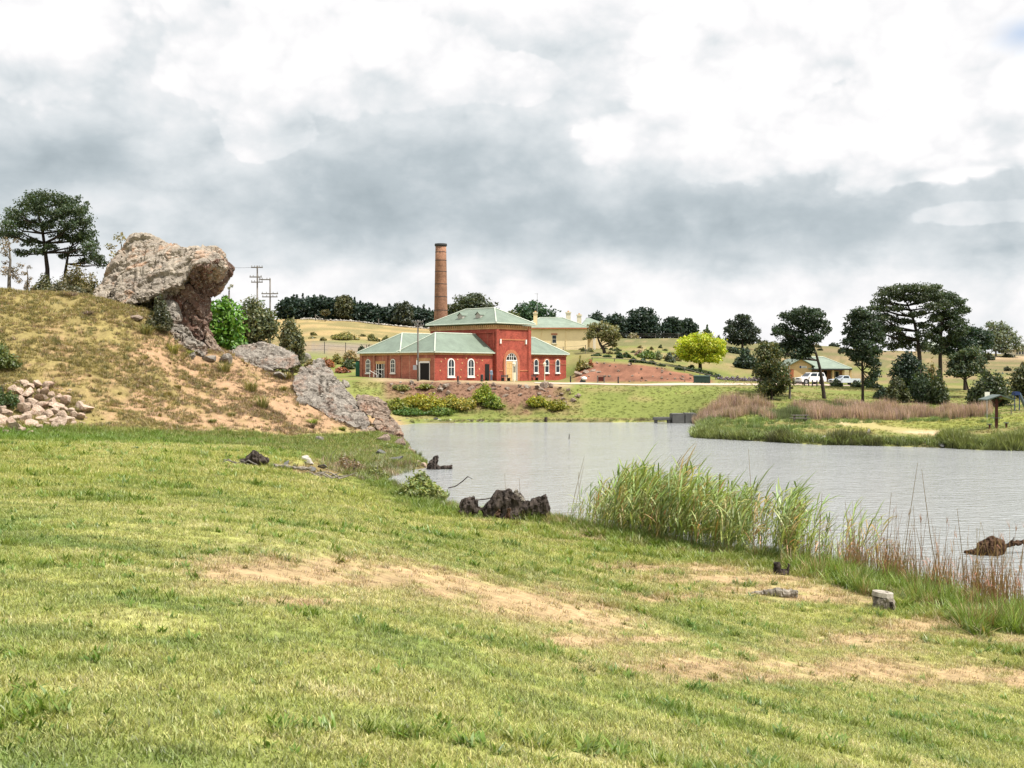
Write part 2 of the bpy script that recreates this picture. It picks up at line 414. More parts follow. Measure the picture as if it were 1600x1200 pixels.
class MB:
    """collects faces of one mesh; M maps local points to the parent's space"""
    def __init__(s, M=None):
        s.v, s.f, s.M = [], [], M
    def add(s, vs, fs):
        b = len(s.v)
        for p in vs:
            p = Vector(p)
            s.v.append(s.M @ p if s.M else p)
        s.f += [tuple(b + i for i in f) for f in fs]
        return s
    def box(s, x0, x1, y0, y1, z0, z1):
        return s.add([(x0, y0, z0), (x1, y0, z0), (x1, y1, z0), (x0, y1, z0), (x0, y0, z1), (x1, y0, z1), (x1, y1, z1), (x0, y1, z1)],
                     [(0, 3, 2, 1), (4, 5, 6, 7), (0, 1, 5, 4), (1, 2, 6, 5), (2, 3, 7, 6), (3, 0, 4, 7)])
    def poly(s, pts):
        return s.add(pts, [tuple(range(len(pts)))])
    def prism(s, pts, ext):
        """a polygon pushed along the vector ext"""
        n = len(pts); e = Vector(ext)
        a = [Vector(p) for p in pts]
        return s.add(a + [p + e for p in a], [tuple(range(n))[::-1], tuple(range(n, 2 * n))] + [(i, (i + 1) % n, n + (i + 1) % n, n + i) for i in range(n)])
    def tube(s, path, rad, n=8, cap=True):
        path = [Vector(p) for p in path]
        rad = rad if isinstance(rad, (list, tuple)) else [rad] * len(path)
        b = len(s.v); ref = None
        vs, fs = [], []
        for i, p in enumerate(path):
            t = (path[min(i + 1, len(path) - 1)] - path[max(i - 1, 0)]).normalized()
            if ref is None:
                ref = t.orthogonal().normalized()
            u = (ref - t * ref.dot(t))
            u = u.normalized() if u.length > 1e-6 else t.orthogonal().normalized()
            ref = u
            w = t.cross(u)
            for k in range(n):
                a = 2 * math.pi * k / n
                vs.append(p + (u * math.cos(a) + w * math.sin(a)) * rad[i])
        for i in range(len(path) - 1):
            for k in range(n):
                fs.append((i * n + k, i * n + (k + 1) % n, (i + 1) * n + (k + 1) % n, (i + 1) * n + k))
        if cap:
            fs.append(tuple(range(n))[::-1]); fs.append(tuple((len(path) - 1) * n + k for k in range(n)))
        return s.add(vs, fs)
    def ball(s, c, r, n=8, m=6):
        r = r if isinstance(r, (tuple, list)) else (r, r, r)
        vs = [(c[0], c[1], c[2] - r[2])]
        for i in range(1, m):
            ph = -math.pi / 2 + math.pi * i / m
            for k in range(n):
                a = 2 * math.pi * k / n
                vs.append((c[0] + r[0] * math.cos(ph) * math.cos(a), c[1] + r[1] * math.cos(ph) * math.sin(a), c[2] + r[2] * math.sin(ph)))
        vs.append((c[0], c[1], c[2] + r[2]))
        fs = [(0, 1 + (k + 1) % n, 1 + k) for k in range(n)]
        for i in range(m - 2):
            for k in range(n):
                fs.append((1 + i * n + k, 1 + i * n + (k + 1) % n, 1 + (i + 1) * n + (k + 1) % n, 1 + (i + 1) * n + k))
        t = len(vs) - 1
        fs += [(t, 1 + (m - 2) * n + k, 1 + (m - 2) * n + (k + 1) % n) for k in range(n)]
        return s.add(vs, fs)
    def mesh(s, name, mat=None, smooth=False, bevel=0.0):
        me = bpy.data.meshes.new(name)
        me.from_pydata([tuple(p) for p in s.v], [], s.f)
        bm = bmesh.new(); bm.from_mesh(me)
        bmesh.ops.recalc_face_normals(bm, faces=bm.faces[:])
        if bevel > 0:
            bmesh.ops.bevel(bm, geom=bm.edges[:], offset=bevel, segments=2, affect='EDGES', clamp_overlap=True)
        if smooth:
            for f in bm.faces: f.smooth = True
        bm.to_mesh(me); bm.free()
        if mat: me.materials.append(mat)
        return me
    def build(s, name, mat=None, parent=None, smooth=False, bevel=0.0):
        return link(name, s.mesh(name, mat, smooth, bevel), parent)
# ------------------------------------------------------------------ materials
def new_mat(name):
    m = bpy.data.materials.new(name)
    m.use_nodes = True
    return m, NT(m.node_tree)
def finish(t, bsdf):
    out = t.n('ShaderNodeOutputMaterial')
    t.l(bsdf, out.inputs[0])
def pbr(t, col, rough=0.8, spec=0.3, metal=0.0, bump=None, bstr=0.3, bdist=0.02):
    b = t.n('ShaderNodeBsdfPrincipled')
    t.put(b.inputs['Base Color'], col if not isinstance(col, tuple) else tuple(col)[:3] + (1,))
    t.put(b.inputs['Roughness'], rough)
    b.inputs['Specular IOR Level'].default_value = spec
    b.inputs['Metallic'].default_value = metal
    if bump is not None:
        bp = t.n('ShaderNodeBump')
        bp.inputs['Strength'].default_value = bstr
        bp.inputs['Distance'].default_value = bdist
        t.l(bump, bp.inputs['Height'])
        t.l(bp.outputs[0], b.inputs['Normal'])
    return b
def simple(name, col, rough=0.8, var=0.15, scale=2.0, spec=0.3, metal=0.0, bstr=0.0, bscale=12.0):
    m, t = new_mat(name)
    tc = t.n('ShaderNodeTexCoord')
    n = t.noise(tc.outputs['Object'], scale, 5, 0.6).outputs[0]
    c = t.mix(n, tuple(x * (1 - var * 1.6) for x in col), tuple(min(1, x * (1 + var * 1.6)) for x in col))
    bump = t.noise(tc.outputs['Object'], bscale, 5, 0.6).outputs[0] if bstr > 0 else None
    b = pbr(t, c, rough, spec, metal, bump, bstr)
    finish(t, b.outputs[0])
    return m
def brick_mat(name, c1, c2, mortar, var=0.25):
    m, t = new_mat(name)
    tc = t.n('ShaderNodeTexCoord')
    sp = t.n('ShaderNodeSeparateXYZ'); t.l(tc.outputs['Object'], sp.inputs[0])
    cb = t.n('ShaderNodeCombineXYZ')
    t.l(t.m('ADD', sp.outputs[0], sp.outputs[1]), cb.inputs[0]); t.l(sp.outputs[2], cb.inputs[1])
    br = t.n('ShaderNodeTexBrick')
    t.l(cb.outputs[0], br.inputs['Vector'])
    br.inputs['Color1'].default_value = c1 + (1,)
    br.inputs['Color2'].default_value = c2 + (1,)
    br.inputs['Mortar'].default_value = mortar + (1,)
    br.inputs['Scale'].default_value = 1.0
    br.inputs['Brick Width'].default_value = 0.24
    br.inputs['Row Height'].default_value = 0.085
    br.inputs['Mortar Size'].default_value = 0.008
    n = t.noise(tc.outputs['Object'], 0.9, 6, 0.65).outputs[0]
    n2 = t.noise(tc.outputs['Object'], 5.0, 4, 0.6).outputs[0]
    f = t.m('ADD', t.m('MULTIPLY', n, 0.6), t.m('MULTIPLY', n2, 0.4))
    k = t.mix(t.ss(0.3, 0.7, f), (1 - var * 1.2,) * 3, (1 + var, 1 + var * 0.9, 1 + var * 0.9))
    c = t.mix(1.0, br.outputs[0], k, 'MULTIPLY')
    b = pbr(t, c, 0.9, 0.2, 0, br.outputs['Fac'], 0.3, -0.01)
    finish(t, b.outputs[0])
    return m
def roof_mat(name, col, horiz=False):
    """painted corrugated iron: ribs 8 cm apart, faded and streaked"""
    m, t = new_mat(name)
    tc = t.n('ShaderNodeTexCoord')
    n = t.noise(tc.outputs['Object'], 0.7, 6, 0.65).outputs[0]
    n2 = t.noise(tc.outputs['Object'], 6.0, 4, 0.6).outputs[0]
    c = t.mix(t.ss(0.3, 0.72, t.m('ADD', t.m('MULTIPLY', n, 0.7), t.m('MULTIPLY', n2, 0.3))), tuple(x * 0.80 for x in col), tuple(x * 1.18 for x in col))
    wv = t.n('ShaderNodeTexWave', wave_type='BANDS', bands_direction='DIAGONAL')
    t.l(tc.outputs['Object'], wv.inputs[0]); wv.inputs['Scale'].default_value = 4.5
    b = pbr(t, c, 0.55, 0.35, 0, wv.outputs[0], 0.25, 0.02)
    finish(t, b.outputs[0])
    return m
def foliage_mat(name='foliage', trans=0.28):
    m, t = new_mat(name)
    at = t.n('ShaderNodeAttribute', attribute_name='lc')
    d = t.n('ShaderNodeBsdfDiffuse'); t.l(at.outputs['Color'], d.inputs[0])
    tr = t.n('ShaderNodeBsdfTranslucent')
    tcol = t.mix(1.0, at.outputs['Color'], (1.25, 1.35, 0.55), 'MULTIPLY')
    t.l(tcol, tr.inputs[0])
    g = t.n('ShaderNodeBsdfGlossy'); g.inputs['Roughness'].default_value = 0.5; g.inputs[0].default_value = (1, 1, 1, 1)
    m1 = t.n('ShaderNodeMixShader'); m1.inputs[0].default_value = trans
    t.l(d.outputs[0], m1.inputs[1]); t.l(tr.outputs[0], m1.inputs[2])
    m2 = t.n('ShaderNodeMixShader'); m2.inputs[0].default_value = 0.025
    t.l(m1.outputs[0], m2.inputs[1]); t.l(g.outputs[0], m2.inputs[2])
    finish(t, m2.outputs[0])
    return m
def blade_mat(name='grass_blade', trans=0.3):
    """leaf of an instanced tuft: its own shade times the colour of the spot it grows on"""
    m, t = new_mat(name)
    a1 = t.n('ShaderNodeAttribute', attribute_name='lc')
    a2 = t.n('ShaderNodeAttribute', attribute_name='gcol', attribute_type='INSTANCER')
    c = t.mix(1.0, a1.outputs['Color'], a2.outputs['Color'], 'MULTIPLY')
    d = t.n('ShaderNodeBsdfDiffuse'); t.l(c, d.inputs[0])
    tr = t.n('ShaderNodeBsdfTranslucent'); t.l(t.mix(1.0, c, (1.2, 1.25, 0.7), 'MULTIPLY'), tr.inputs[0])
    m1 = t.n('ShaderNodeMixShader'); m1.inputs[0].default_value = trans
    t.l(d.outputs[0], m1.inputs[1]); t.l(tr.outputs[0], m1.inputs[2])
    g = t.n('ShaderNodeBsdfGlossy'); g.inputs['Roughness'].default_value = 0.45
    m2 = t.n('ShaderNodeMixShader'); m2.inputs[0].default_value = 0.03
    t.l(m1.outputs[0], m2.inputs[1]); t.l(g.outputs[0], m2.inputs[2])
    finish(t, m2.outputs[0])
    return m
def ground_mat():
    m, t = new_mat('ground_cover')
    at = t.n('ShaderNodeAttribute', attribute_name='lc')
    tc = t.n('ShaderNodeTexCoord')
    n1 = t.noise(tc.outputs['Object'], 2.2, 8, 0.7).outputs[0]
    n2 = t.noise(tc.outputs['Object'], 24.0, 5, 0.7).outputs[0]
    n3 = t.noise(tc.outputs['Object'], 7.0, 6, 0.7).outputs[0]
    f = t.m('ADD', t.m('MULTIPLY', n1, 0.3), t.m('ADD', t.m('MULTIPLY', n2, 0.35), t.m('MULTIPLY', n3, 0.35)))
    k = t.mix(t.ss(0.34, 0.66, f), (0.58, 0.57, 0.55), (1.40, 1.38, 1.36))
    c = t.mix(1.0, at.outputs['Color'], k, 'MULTIPLY')
    b = pbr(t, c, 0.95, 0.1, 0, f, 0.6, 0.06)
    finish(t, b.outputs[0])
    return m
def water_mat():
    m, t = new_mat('lake_water')
    tc = t.n('ShaderNodeTexCoord')
    mp = t.n('ShaderNodeMapping'); t.l(tc.outputs['Object'], mp.inputs[0])
    mp.inputs['Rotation'].default_value = (0, 0, math.radians(12))
    mp.inputs['Scale'].default_value = (0.42, 1.0, 1.0)
    w1 = t.noise(mp.outputs[0], 2.6, 4, 0.55, 0.4).outputs[0]
    w2 = t.noise(mp.outputs[0], 8.0, 3, 0.5, 0.2).outputs[0]
    w3 = t.noise(tc.outputs['Object'], 0.06, 4, 0.6).outputs[0]
    h = t.m('ADD', t.m('MULTIPLY', w1, 0.22), t.m('MULTIPLY', w2, 0.045))
    h = t.m('MULTIPLY', h, t.m('ADD', 0.55, t.m('MULTIPLY', t.ss(0.35, 0.65, w3), 0.75)))
    bp = t.n('ShaderNodeBump'); bp.inputs['Strength'].default_value = 0.85; bp.inputs['Distance'].default_value = 1.0
    t.l(h, bp.inputs['Height'])
    b = t.n('ShaderNodeBsdfPrincipled')
    b.inputs['Base Color'].default_value = (0.25, 0.26, 0.26, 1)
    b.inputs['Roughness'].default_value = 0.10
    b.inputs['IOR'].default_value = 1.333
    t.l(bp.outputs[0], b.inputs['Normal'])
    finish(t, b.outputs[0])
    return m
def rock_mat(name, c1, c2, rust, rust_amt=0.5, scale=1.0):
    m, t = new_mat(name)
    tc = t.n('ShaderNodeTexCoord')
    v = tc.outputs['Object']
    n1 = t.noise(v, 0.30 * scale, 5, 0.6, 0.4).outputs[0]
    n2 = t.noise(v, 1.6 * scale, 7, 0.66, 0.3).outputs[0]
    n3 = t.noise(v, 0.50 * scale, 5, 0.6, 1.0).outputs[0]
    n4 = t.noise(v, 6.0 * scale, 5, 0.65).outputs[0]
    c = t.mix(t.ss(0.30, 0.70, n2), c1, c2)
    c = t.mix(t.m('MULTIPLY', t.ss(0.50, 0.68, n3), rust_amt), c, rust)
    c = t.mix(t.m('MULTIPLY', t.ss(0.52, 0.66, n1), 0.50), c, (0.13, 0.110, 0.095))
    c = t.mix(t.m('MULTIPLY', t.ss(0.54, 0.66, n4), 0.60), c, (0.50, 0.46, 0.39))
    c = t.mix(t.m('MULTIPLY', t.ss(0.55, 0.68, t.m('SUBTRACT', 1.0, n4)), 0.60), c, (0.11, 0.095, 0.08))
    h = t.m('ADD', t.m('MULTIPLY', n2, 0.6), t.m('MULTIPLY', n4, 0.25))
    b = pbr(t, c, 0.92, 0.12, 0, h, 0.8, 0.3)
    finish(t, b.outputs[0])
    return m
def glass_mat(name, col=(0.03, 0.04, 0.05)):
    m, t = new_mat(name)
    b = pbr(t, col, 0.15, 0.22)
    finish(t, b.outputs[0])
    return m
def bark_mat(name, c1, c2):
    m, t = new_mat(name)
    tc = t.n('ShaderNodeTexCoord')
    mp = t.n('ShaderNodeMapping'); t.l(tc.outputs['Object'], mp.inputs[0]); mp.inputs['Scale'].default_value = (1, 1, 0.25)
    n = t.noise(mp.outputs[0], 6.0, 6, 0.7, 0.3).outputs[0]
    b = pbr(t, t.mix(t.ss(0.3, 0.7, n), c1, c2), 0.95, 0.1, 0, n, 0.7, 0.06)
    finish(t, b.outputs[0])
    return m

M = {}
M['ground'] = ground_mat()
M['water'] = water_mat()
M['leaf'] = foliage_mat()
M['blade'] = blade_mat()
M['bark'] = bark_mat('dark_bark', (0.025, 0.020, 0.017), (0.075, 0.06, 0.05))
M['bark_grey'] = bark_mat('grey_bark', (0.07, 0.06, 0.05), (0.20, 0.18, 0.15))
M['rock'] = rock_mat('lichened_granite', (0.175, 0.150, 0.125), (0.365, 0.312, 0.250), (0.38, 0.19, 0.095), 0.6)
M['rock_grey'] = rock_mat('grey_granite', (0.125, 0.112, 0.098), (0.275, 0.245, 0.210), (0.26, 0.14, 0.09), 0.5, 1.3)
M['rock_rust'] = rock_mat('rusty_granite', (0.125, 0.092, 0.072), (0.285, 0.215, 0.165), (0.27, 0.12, 0.065), 0.55, 1.3)
M['rock_shaded'] = rock_mat('shaded_rusty_granite', (0.085, 0.052, 0.040), (0.165, 0.105, 0.080), (0.20, 0.075, 0.045), 0.6)  # rust brown granite with the shade under the overhang painted into its colour
M['rubble'] = rock_mat('pale_rubble', (0.33, 0.23, 0.17), (0.58, 0.46, 0.36), (0.44, 0.23, 0.15), 0.6, 2.2)
M['brick_red'] = brick_mat('painted_red_brick', (0.335, 0.066, 0.044), (0.25, 0.048, 0.034), (0.31, 0.11, 0.075), 0.32)
M['brick_old'] = brick_mat('worn_red_brick', (0.37, 0.13, 0.085), (0.28, 0.085, 0.06), (0.40, 0.24, 0.17), 0.28)
M['brick_tan'] = brick_mat('tan_brick', (0.50, 0.29, 0.13), (0.42, 0.23, 0.11), (0.5, 0.36, 0.2), 0.2)
M['brick_arch'] = brick_mat('arch_brick', (0.42, 0.14, 0.07), (0.36, 0.11, 0.055), (0.42, 0.22, 0.13), 0.2)
M['brick_stack'] = brick_mat('chimney_brick', (0.275, 0.145, 0.088), (0.205, 0.10, 0.065), (0.27, 0.17, 0.11), 0.35)
M['brick_cott'] = brick_mat('cottage_brick', (0.36, 0.17, 0.10), (0.30, 0.13, 0.08), (0.36, 0.22, 0.14), 0.2)
M['roof'] = roof_mat('green_iron', (0.140, 0.180, 0.138))
M['roof2'] = roof_mat('pale_green_iron', (0.185, 0.230, 0.180))
M['cap'] = simple('ridge_capping', (0.42, 0.46, 0.38), 0.5, 0.1, 2)
M['white'] = simple('white_paint', (0.72, 0.71, 0.68), 0.5, 0.06, 3)
M['cream'] = simple('cream_paint', (0.62, 0.56, 0.42), 0.6, 0.08, 2)
M['timber'] = simple('tan_door_timber', (0.56, 0.37, 0.17), 0.7, 0.15, 4)
M['ochre'] = simple('ochre_render', (0.76, 0.61, 0.36), 0.85, 0.10, 0.8)
M['render'] = simple('buff_render', (0.56, 0.39, 0.20), 0.85, 0.10, 0.9)
M['glass'] = glass_mat('dark_glass')
M['dark'] = simple('dark_interior', (0.012, 0.011, 0.010), 0.9, 0.2, 2)
M['iron'] = simple('dark_iron', (0.035, 0.035, 0.037), 0.6, 0.2, 5)
M['pole'] = bark_mat('weathered_pole', (0.09, 0.08, 0.07), (0.22, 0.20, 0.18))
M['grey'] = simple('grey_metal', (0.30, 0.31, 0.32), 0.5, 0.1, 4, metal=0.3)
M['dgreen'] = simple('bottle_green_paint', (0.015, 0.10, 0.055), 0.5, 0.15, 3)
M['bingreen'] = simple('bin_plastic', (0.018, 0.045, 0.035), 0.5, 0.15, 3)
M['shelter'] = simple('brown_red_post', (0.085, 0.025, 0.02), 0.7, 0.2, 5)
M['sheltroof'] = simple('green_sheet_roof', (0.07, 0.095, 0.085), 0.5, 0.12, 3)
M['char'] = bark_mat('charred_wood', (0.008, 0.007, 0.0065), (0.085, 0.068, 0.058))
M['drift'] = bark_mat('bleached_wood', (0.10, 0.088, 0.072), (0.30, 0.265, 0.22))
M['drift_pale'] = bark_mat('weathered_sawn_wood', (0.22, 0.195, 0.16), (0.40, 0.365, 0.31))
M['wetwood'] = bark_mat('wet_brown_wood', (0.022, 0.015, 0.011), (0.10, 0.058, 0.036))
M['stonepale'] = simple('pale_stone', (0.37, 0.345, 0.305), 0.9, 0.2, 4, bstr=0.5)
M['stonedark'] = simple('dark_block_stone', (0.10, 0.10, 0.095), 0.9, 0.35, 1.5, bstr=0.6, bscale=3)
M['gravel'] = simple('pink_gravel', (0.42, 0.33, 0.27), 0.95, 0.15, 1.5, bstr=0.5, bscale=30)
M['carwhite'] = simple('white_car_paint', (0.78, 0.78, 0.78), 0.22, 0.02, 1, spec=0.6)
M['carsilver'] = simple('silver_blue_car_paint', (0.55, 0.62, 0.68), 0.22, 0.02, 1, spec=0.6)
M['tyre'] = simple('rubber', (0.02, 0.02, 0.02), 0.9, 0.1, 5)
M['lamp_glass'] = simple('pale_lamp_glass', (0.75, 0.71, 0.58), 0.3, 0.03, 2)
M['blue'] = simple('blue_paint', (0.02, 0.04, 0.13), 0.5, 0.15, 3)
M['slate'] = simple('slate_blue_plastic', (0.10, 0.14, 0.20), 0.5, 0.15, 3)
M['skin'] = simple('skin', (0.45, 0.26, 0.18), 0.6, 0.05, 3)
M['jumper'] = simple('blue_grey_cloth', (0.16, 0.22, 0.29), 0.9, 0.1, 5)
M['redpanel'] = simple('dark_red_panel', (0.12, 0.025, 0.02), 0.7, 0.2, 3)

# ------------------------------------------------------------------ colour of the ground
PATCH = [(395, 890, 95, 26), (500, 898, 110, 27), (600, 905, 110, 24), (700, 917, 95, 24), (800, 938, 100, 22), (880, 958, 80, 20), (470, 940, 70, 9),
         (950, 972, 60, 14), (1340, 1001, 90, 13), (1010, 1045, 70, 12), (1110, 1052, 110, 17), (1200, 1058, 70, 12), (1400, 1052, 80, 14), (1500, 1056, 100, 18), (1600, 1058, 60, 16),
         (1200, 922, 110, 8), (1000, 888, 60, 6), (770, 925, 60, 14), (1120, 890, 60, 6), (1010, 1000, 60, 6), (1590, 1000, 40, 8), (1150, 905, 150, 9), (1050, 935, 70, 7), (1300, 935, 100, 8), (1450, 978, 80, 9), (1350, 1047, 190, 20), (1090, 1042, 150, 20), (900, 1003, 80, 11)]
def zone(x, y, z):
    """albedo of the ground at each point, how bare it is and how dry"""
    n = len(x)
    yy = np.maximum(y, 0.5)
    px = 800 + F * x / yy
    py = 580 + F * (EYE - z) / yy
    r = np.hypot(x, y)
    d = sd_lake(x, y)
    nA = fbm(x / 3.0, y / 3.0, 0, 5)
    nB = fbm(x / 0.7 + 30, y / 0.7, 3, 4)
    # mowing leaves dry lines lying across the slope
    q = x * 0.25 + y * 0.97
    nS = fbm((x * 0.97 - y * 0.25) / 4.0, q / 0.55, 4, 4)
    nC = fbm(x / 0.9 + 60, y / 0.45, 14, 4)
    dry = np.clip(0.46 + (nA - 0.5) * 0.9 + (nS - 0.5) * 0.9 + (nC - 0.5) * 1.0, 0, 1)
    c_dry = np.array([0.385, 0.365, 0.175]); c_mid = np.array([0.268, 0.283, 0.084]); c_gr = np.array([0.140, 0.192, 0.048])
    t = dry[:, None]
    col = np.where(t < 0.5, c_gr + (c_mid - c_gr) * t * 2, c_mid + (c_dry - c_mid) * (t * 2 - 1))
    # the lawn turns more golden green further out
    gold = (sm(16, 32, r) * sm(70, 50, r))[:, None]
    col = col * (1 - gold * 0.30) + np.array([0.29, 0.285, 0.060]) * gold * 0.30
    bare = np.zeros(n); ring = np.zeros(n)
    nH = fbm(x / 0.28 + 11, y / 0.28, 15, 3)
    near = (y > 3) & (y < 60)
    wob = (fbm(px / 90.0, py / 22.0, 6, 4) - 0.5) * 1.3 + (nB - 0.5) * 0.9
    for cx, cy, rx, ry in PATCH:
        e = 1.2 - np.hypot((px - cx) / rx, (py - cy) / ry) + wob * 0.75 + (nH - 0.5) * 1.2
        bare = np.maximum(bare, sm(-0.1, 0.85, e) * near)
        ring = np.maximum(ring, sm(-0.8, 0.2, e) * near)
    # scattered worn spots and a ragged strip of mud and straw behind the water's edge
    strip = sm(6.5, 3.0, d) * sm(0.4, 1.2, d) * (y < 60) * sm(690, 760, px)
    bare = np.maximum(bare, strip * sm(0.53, 0.66, fbm(x / 1.3 + 5, y / 0.9, 17, 4)) * 0.85)
    rg = (ring * 0.45)[:, None]
    col = col * (1 - rg) + np.array([0.35, 0.31, 0.155]) * rg
    soil = np.array([0.315, 0.232, 0.128]) * (0.8 + 0.4 * nB[:, None]) + np.array([0.05, 0.05, 0.03]) * (nA[:, None] - 0.5)
    col = col * (1 - bare[:, None]) + soil * bare[:, None]
    # green belt of rough grass along the water and at the foot of the hill
    wet = sm(4.5, 1.0, d) * (d > 0) * (y < 75)
    col = col * (1 - 0.6 * wet[:, None]) + np.array([0.10, 0.15, 0.025]) * 0.6 * wet[:, None]
    footd = y - foot_y(px)
    belt = sm(-11, -5, footd + (nA - 0.5) * 6) * sm(4, -1, footd + (nA - 0.5) * 5) * sm(620, 560, px) * (px < 640)
    col = col * (1 - 0.8 * belt[:, None]) + np.array([0.115, 0.185, 0.026]) * 0.8 * belt[:, None]
    # the hill: tan earth under thin olive and straw grass, earth wins towards the rocks
    hm = hill_mask(x, y)
    g1 = fbm(x / 1.1 + 9, y / 1.1, 7, 5); g2 = fbm(x / 5.0, y / 5.0 + 50, 8, 3)
    earth = np.clip(sm(0.36, 0.62, g1 * 0.55 + g2 * 0.45 + (px - 250) / 900.0), 0, 1)
    earth = np.where(py < 500, earth * 0.75, earth)
    hc_g = np.array([0.215, 0.175, 0.070]) * (0.7 + 0.6 * nB[:, None])
    hc_e = np.array([0.300, 0.197, 0.118]) * (0.75 + 0.5 * g1[:, None])
    hc = hc_g * (1 - earth[:, None]) + hc_e * earth[:, None]
    col = col * (1 - hm[:, None]) + hc * hm[:, None]
    # far side
    far = sm(80, 90, y) * (1 - hm) * ((d > 0))
    fn = fbm(x / 4.5, y / 4.5, 9, 5); fm_ = fbm(x / 1.4, y / 1.4, 12, 4)
    fcol = np.array([0.140, 0.163, 0.043]) * (0.7 + 0.6 * fn[:, None])
    dryf = sm(0.45, 0.62, fbm(x / 6.0 + 8, y / 2.5, 10, 4))[:, None]
    fcol = fcol * (1 - 0.6 * dryf) + np.array([0.23, 0.18, 0.085]) * 0.6 * dryf
    def put(m, c, a=1.0):
        nonlocal fcol
        mm = (np.clip(m, 0, 1) * a)[:, None]
        fcol = fcol * (1 - mm) + np.asarray(c) * mm
    edge = (fm_ - 0.5) * 6
    # bank below the works: red brown stony earth
    bank = sm(136.5, 139.5, y + edge * 0.3) * sm(152, 150, y) * sm(590, 610, px) * sm(905, 860, px + edge * 4)
    put(bank * sm(0.30, 0.5, fn * 0.4 + fm_ * 0.4 + sm(139, 148, y) * 0.25), np.array([0.165, 0.098, 0.065])[None] * (0.6 + 0.8 * fm_[:, None]))
    put(sm(150, 151, y) * sm(160, 158, y) * sm(560, 600, px) * sm(900, 880, px), (0.33, 0.25, 0.16), 0.8)
    # cut slope behind the road
    cut_top = np.interp(px, [880, 905, 935, 960, 1024, 1070, 1118], [173, 175, 176, 175, 174.5, 172, 166])
    cut = sm(159.5, 161.5, y + edge * 0.1) * sm(0, -1.5, y - cut_top) * sm(890, 905, px) * sm(1122, 1105, px)
    put(cut, np.array([0.185, 0.088, 0.056])[None] * (0.35 + 1.3 * fm_[:, None]))
    # hill fields
    put(sm(218, 228, y) * sm(720, 690, px), np.array([0.32, 0.235, 0.110])[None] * (0.85 + 0.3 * fn[:, None]), 0.9)
    put(sm(196, 200, y) * sm(222, 217, y) * sm(640, 600, px) * (px > 380), (0.20, 0.165, 0.135), 0.9)
    put(sm(225, 245, y) * sm(860, 900, px), np.array([0.128, 0.120, 0.058])[None] * (0.7 + 0.6 * fn[:, None]), 0.8)
    put(sm(178, 190, y) * sm(230, 220, y) * sm(900, 920, px) * sm(0.45, 0.6, fn), (0.22, 0.17, 0.088), 0.8)
    put(sm(185, 205, y) * sm(1180, 1230, px) * sm(0.42, 0.55, fn), np.array([0.175, 0.128, 0.076]), 0.75)
    tr = np.exp(-((py - (557 + (px - 1500) * 0.02)) / 3.0) ** 2) * sm(1480, 1520, px) * (y > 150)
    put(tr, (0.42, 0.31, 0.21), 0.8)
    blot = fbm(x / 14.0 + 3, y / 9.0, 19, 5)
    put(sm(180, 215, y) * sm(0.52, 0.62, blot), np.array([0.125, 0.125, 0.052]), 0.65)
    put(sm(180, 215, y) * sm(0.50, 0.40, blot) * sm(0.45, 0.6, fm_), np.array([0.25, 0.185, 0.10]), 0.6)
    # peninsula path and its bare end
    tp = np.interp(px, [1300, 1345, 1400, 1480], [659, 664, 671, 678])
    pathm = np.exp(-((py - tp) / 4.0) ** 2) * sm(1305, 1322, px) * sm(1485, 1470, px) * (y < 125)
    put(np.clip(pathm * 1.5 + sm(1.0, 0.5, np.hypot((px - 1345) / 36, (py - 661) / 4.5)) * (y < 125), 0, 1), (0.46, 0.345, 0.22))
    put(sm(100, 104, y) * sm(120, 112, y) * sm(1300, 1340, px) * 0.6, (0.20, 0.21, 0.045))
    put(sm(1.2, 0.3, d), (0.10, 0.085, 0.05), 0.7)
    col = col * (1 - far[:, None]) + fcol * far[:, None]
    lawnm = ((y < 75) * (1 - hm) * (1 - bare))[:, None]
    col_top = col
    mud = sm(0.9, 0.15, d + (nB - 0.5) * 0.8) * (y < 80)
    col = col * (1 - mud[:, None] * 0.8) + np.array([0.12, 0.085, 0.05]) * mud[:, None] * 0.8
    # dark mud at the head of the cove
    cm = sm(1.0, 0.4, np.hypot((px - 490) / 95, (py - 735) / 17) + (nB - 0.5) * 0.8) * (y < 90) * (y > 40)
    col = col * (1 - cm[:, None] * 0.75) + np.array([0.17, 0.105, 0.06]) * cm[:, None] * 0.75
    return col, bare, dry, np.clip(hm, 0, 1), d

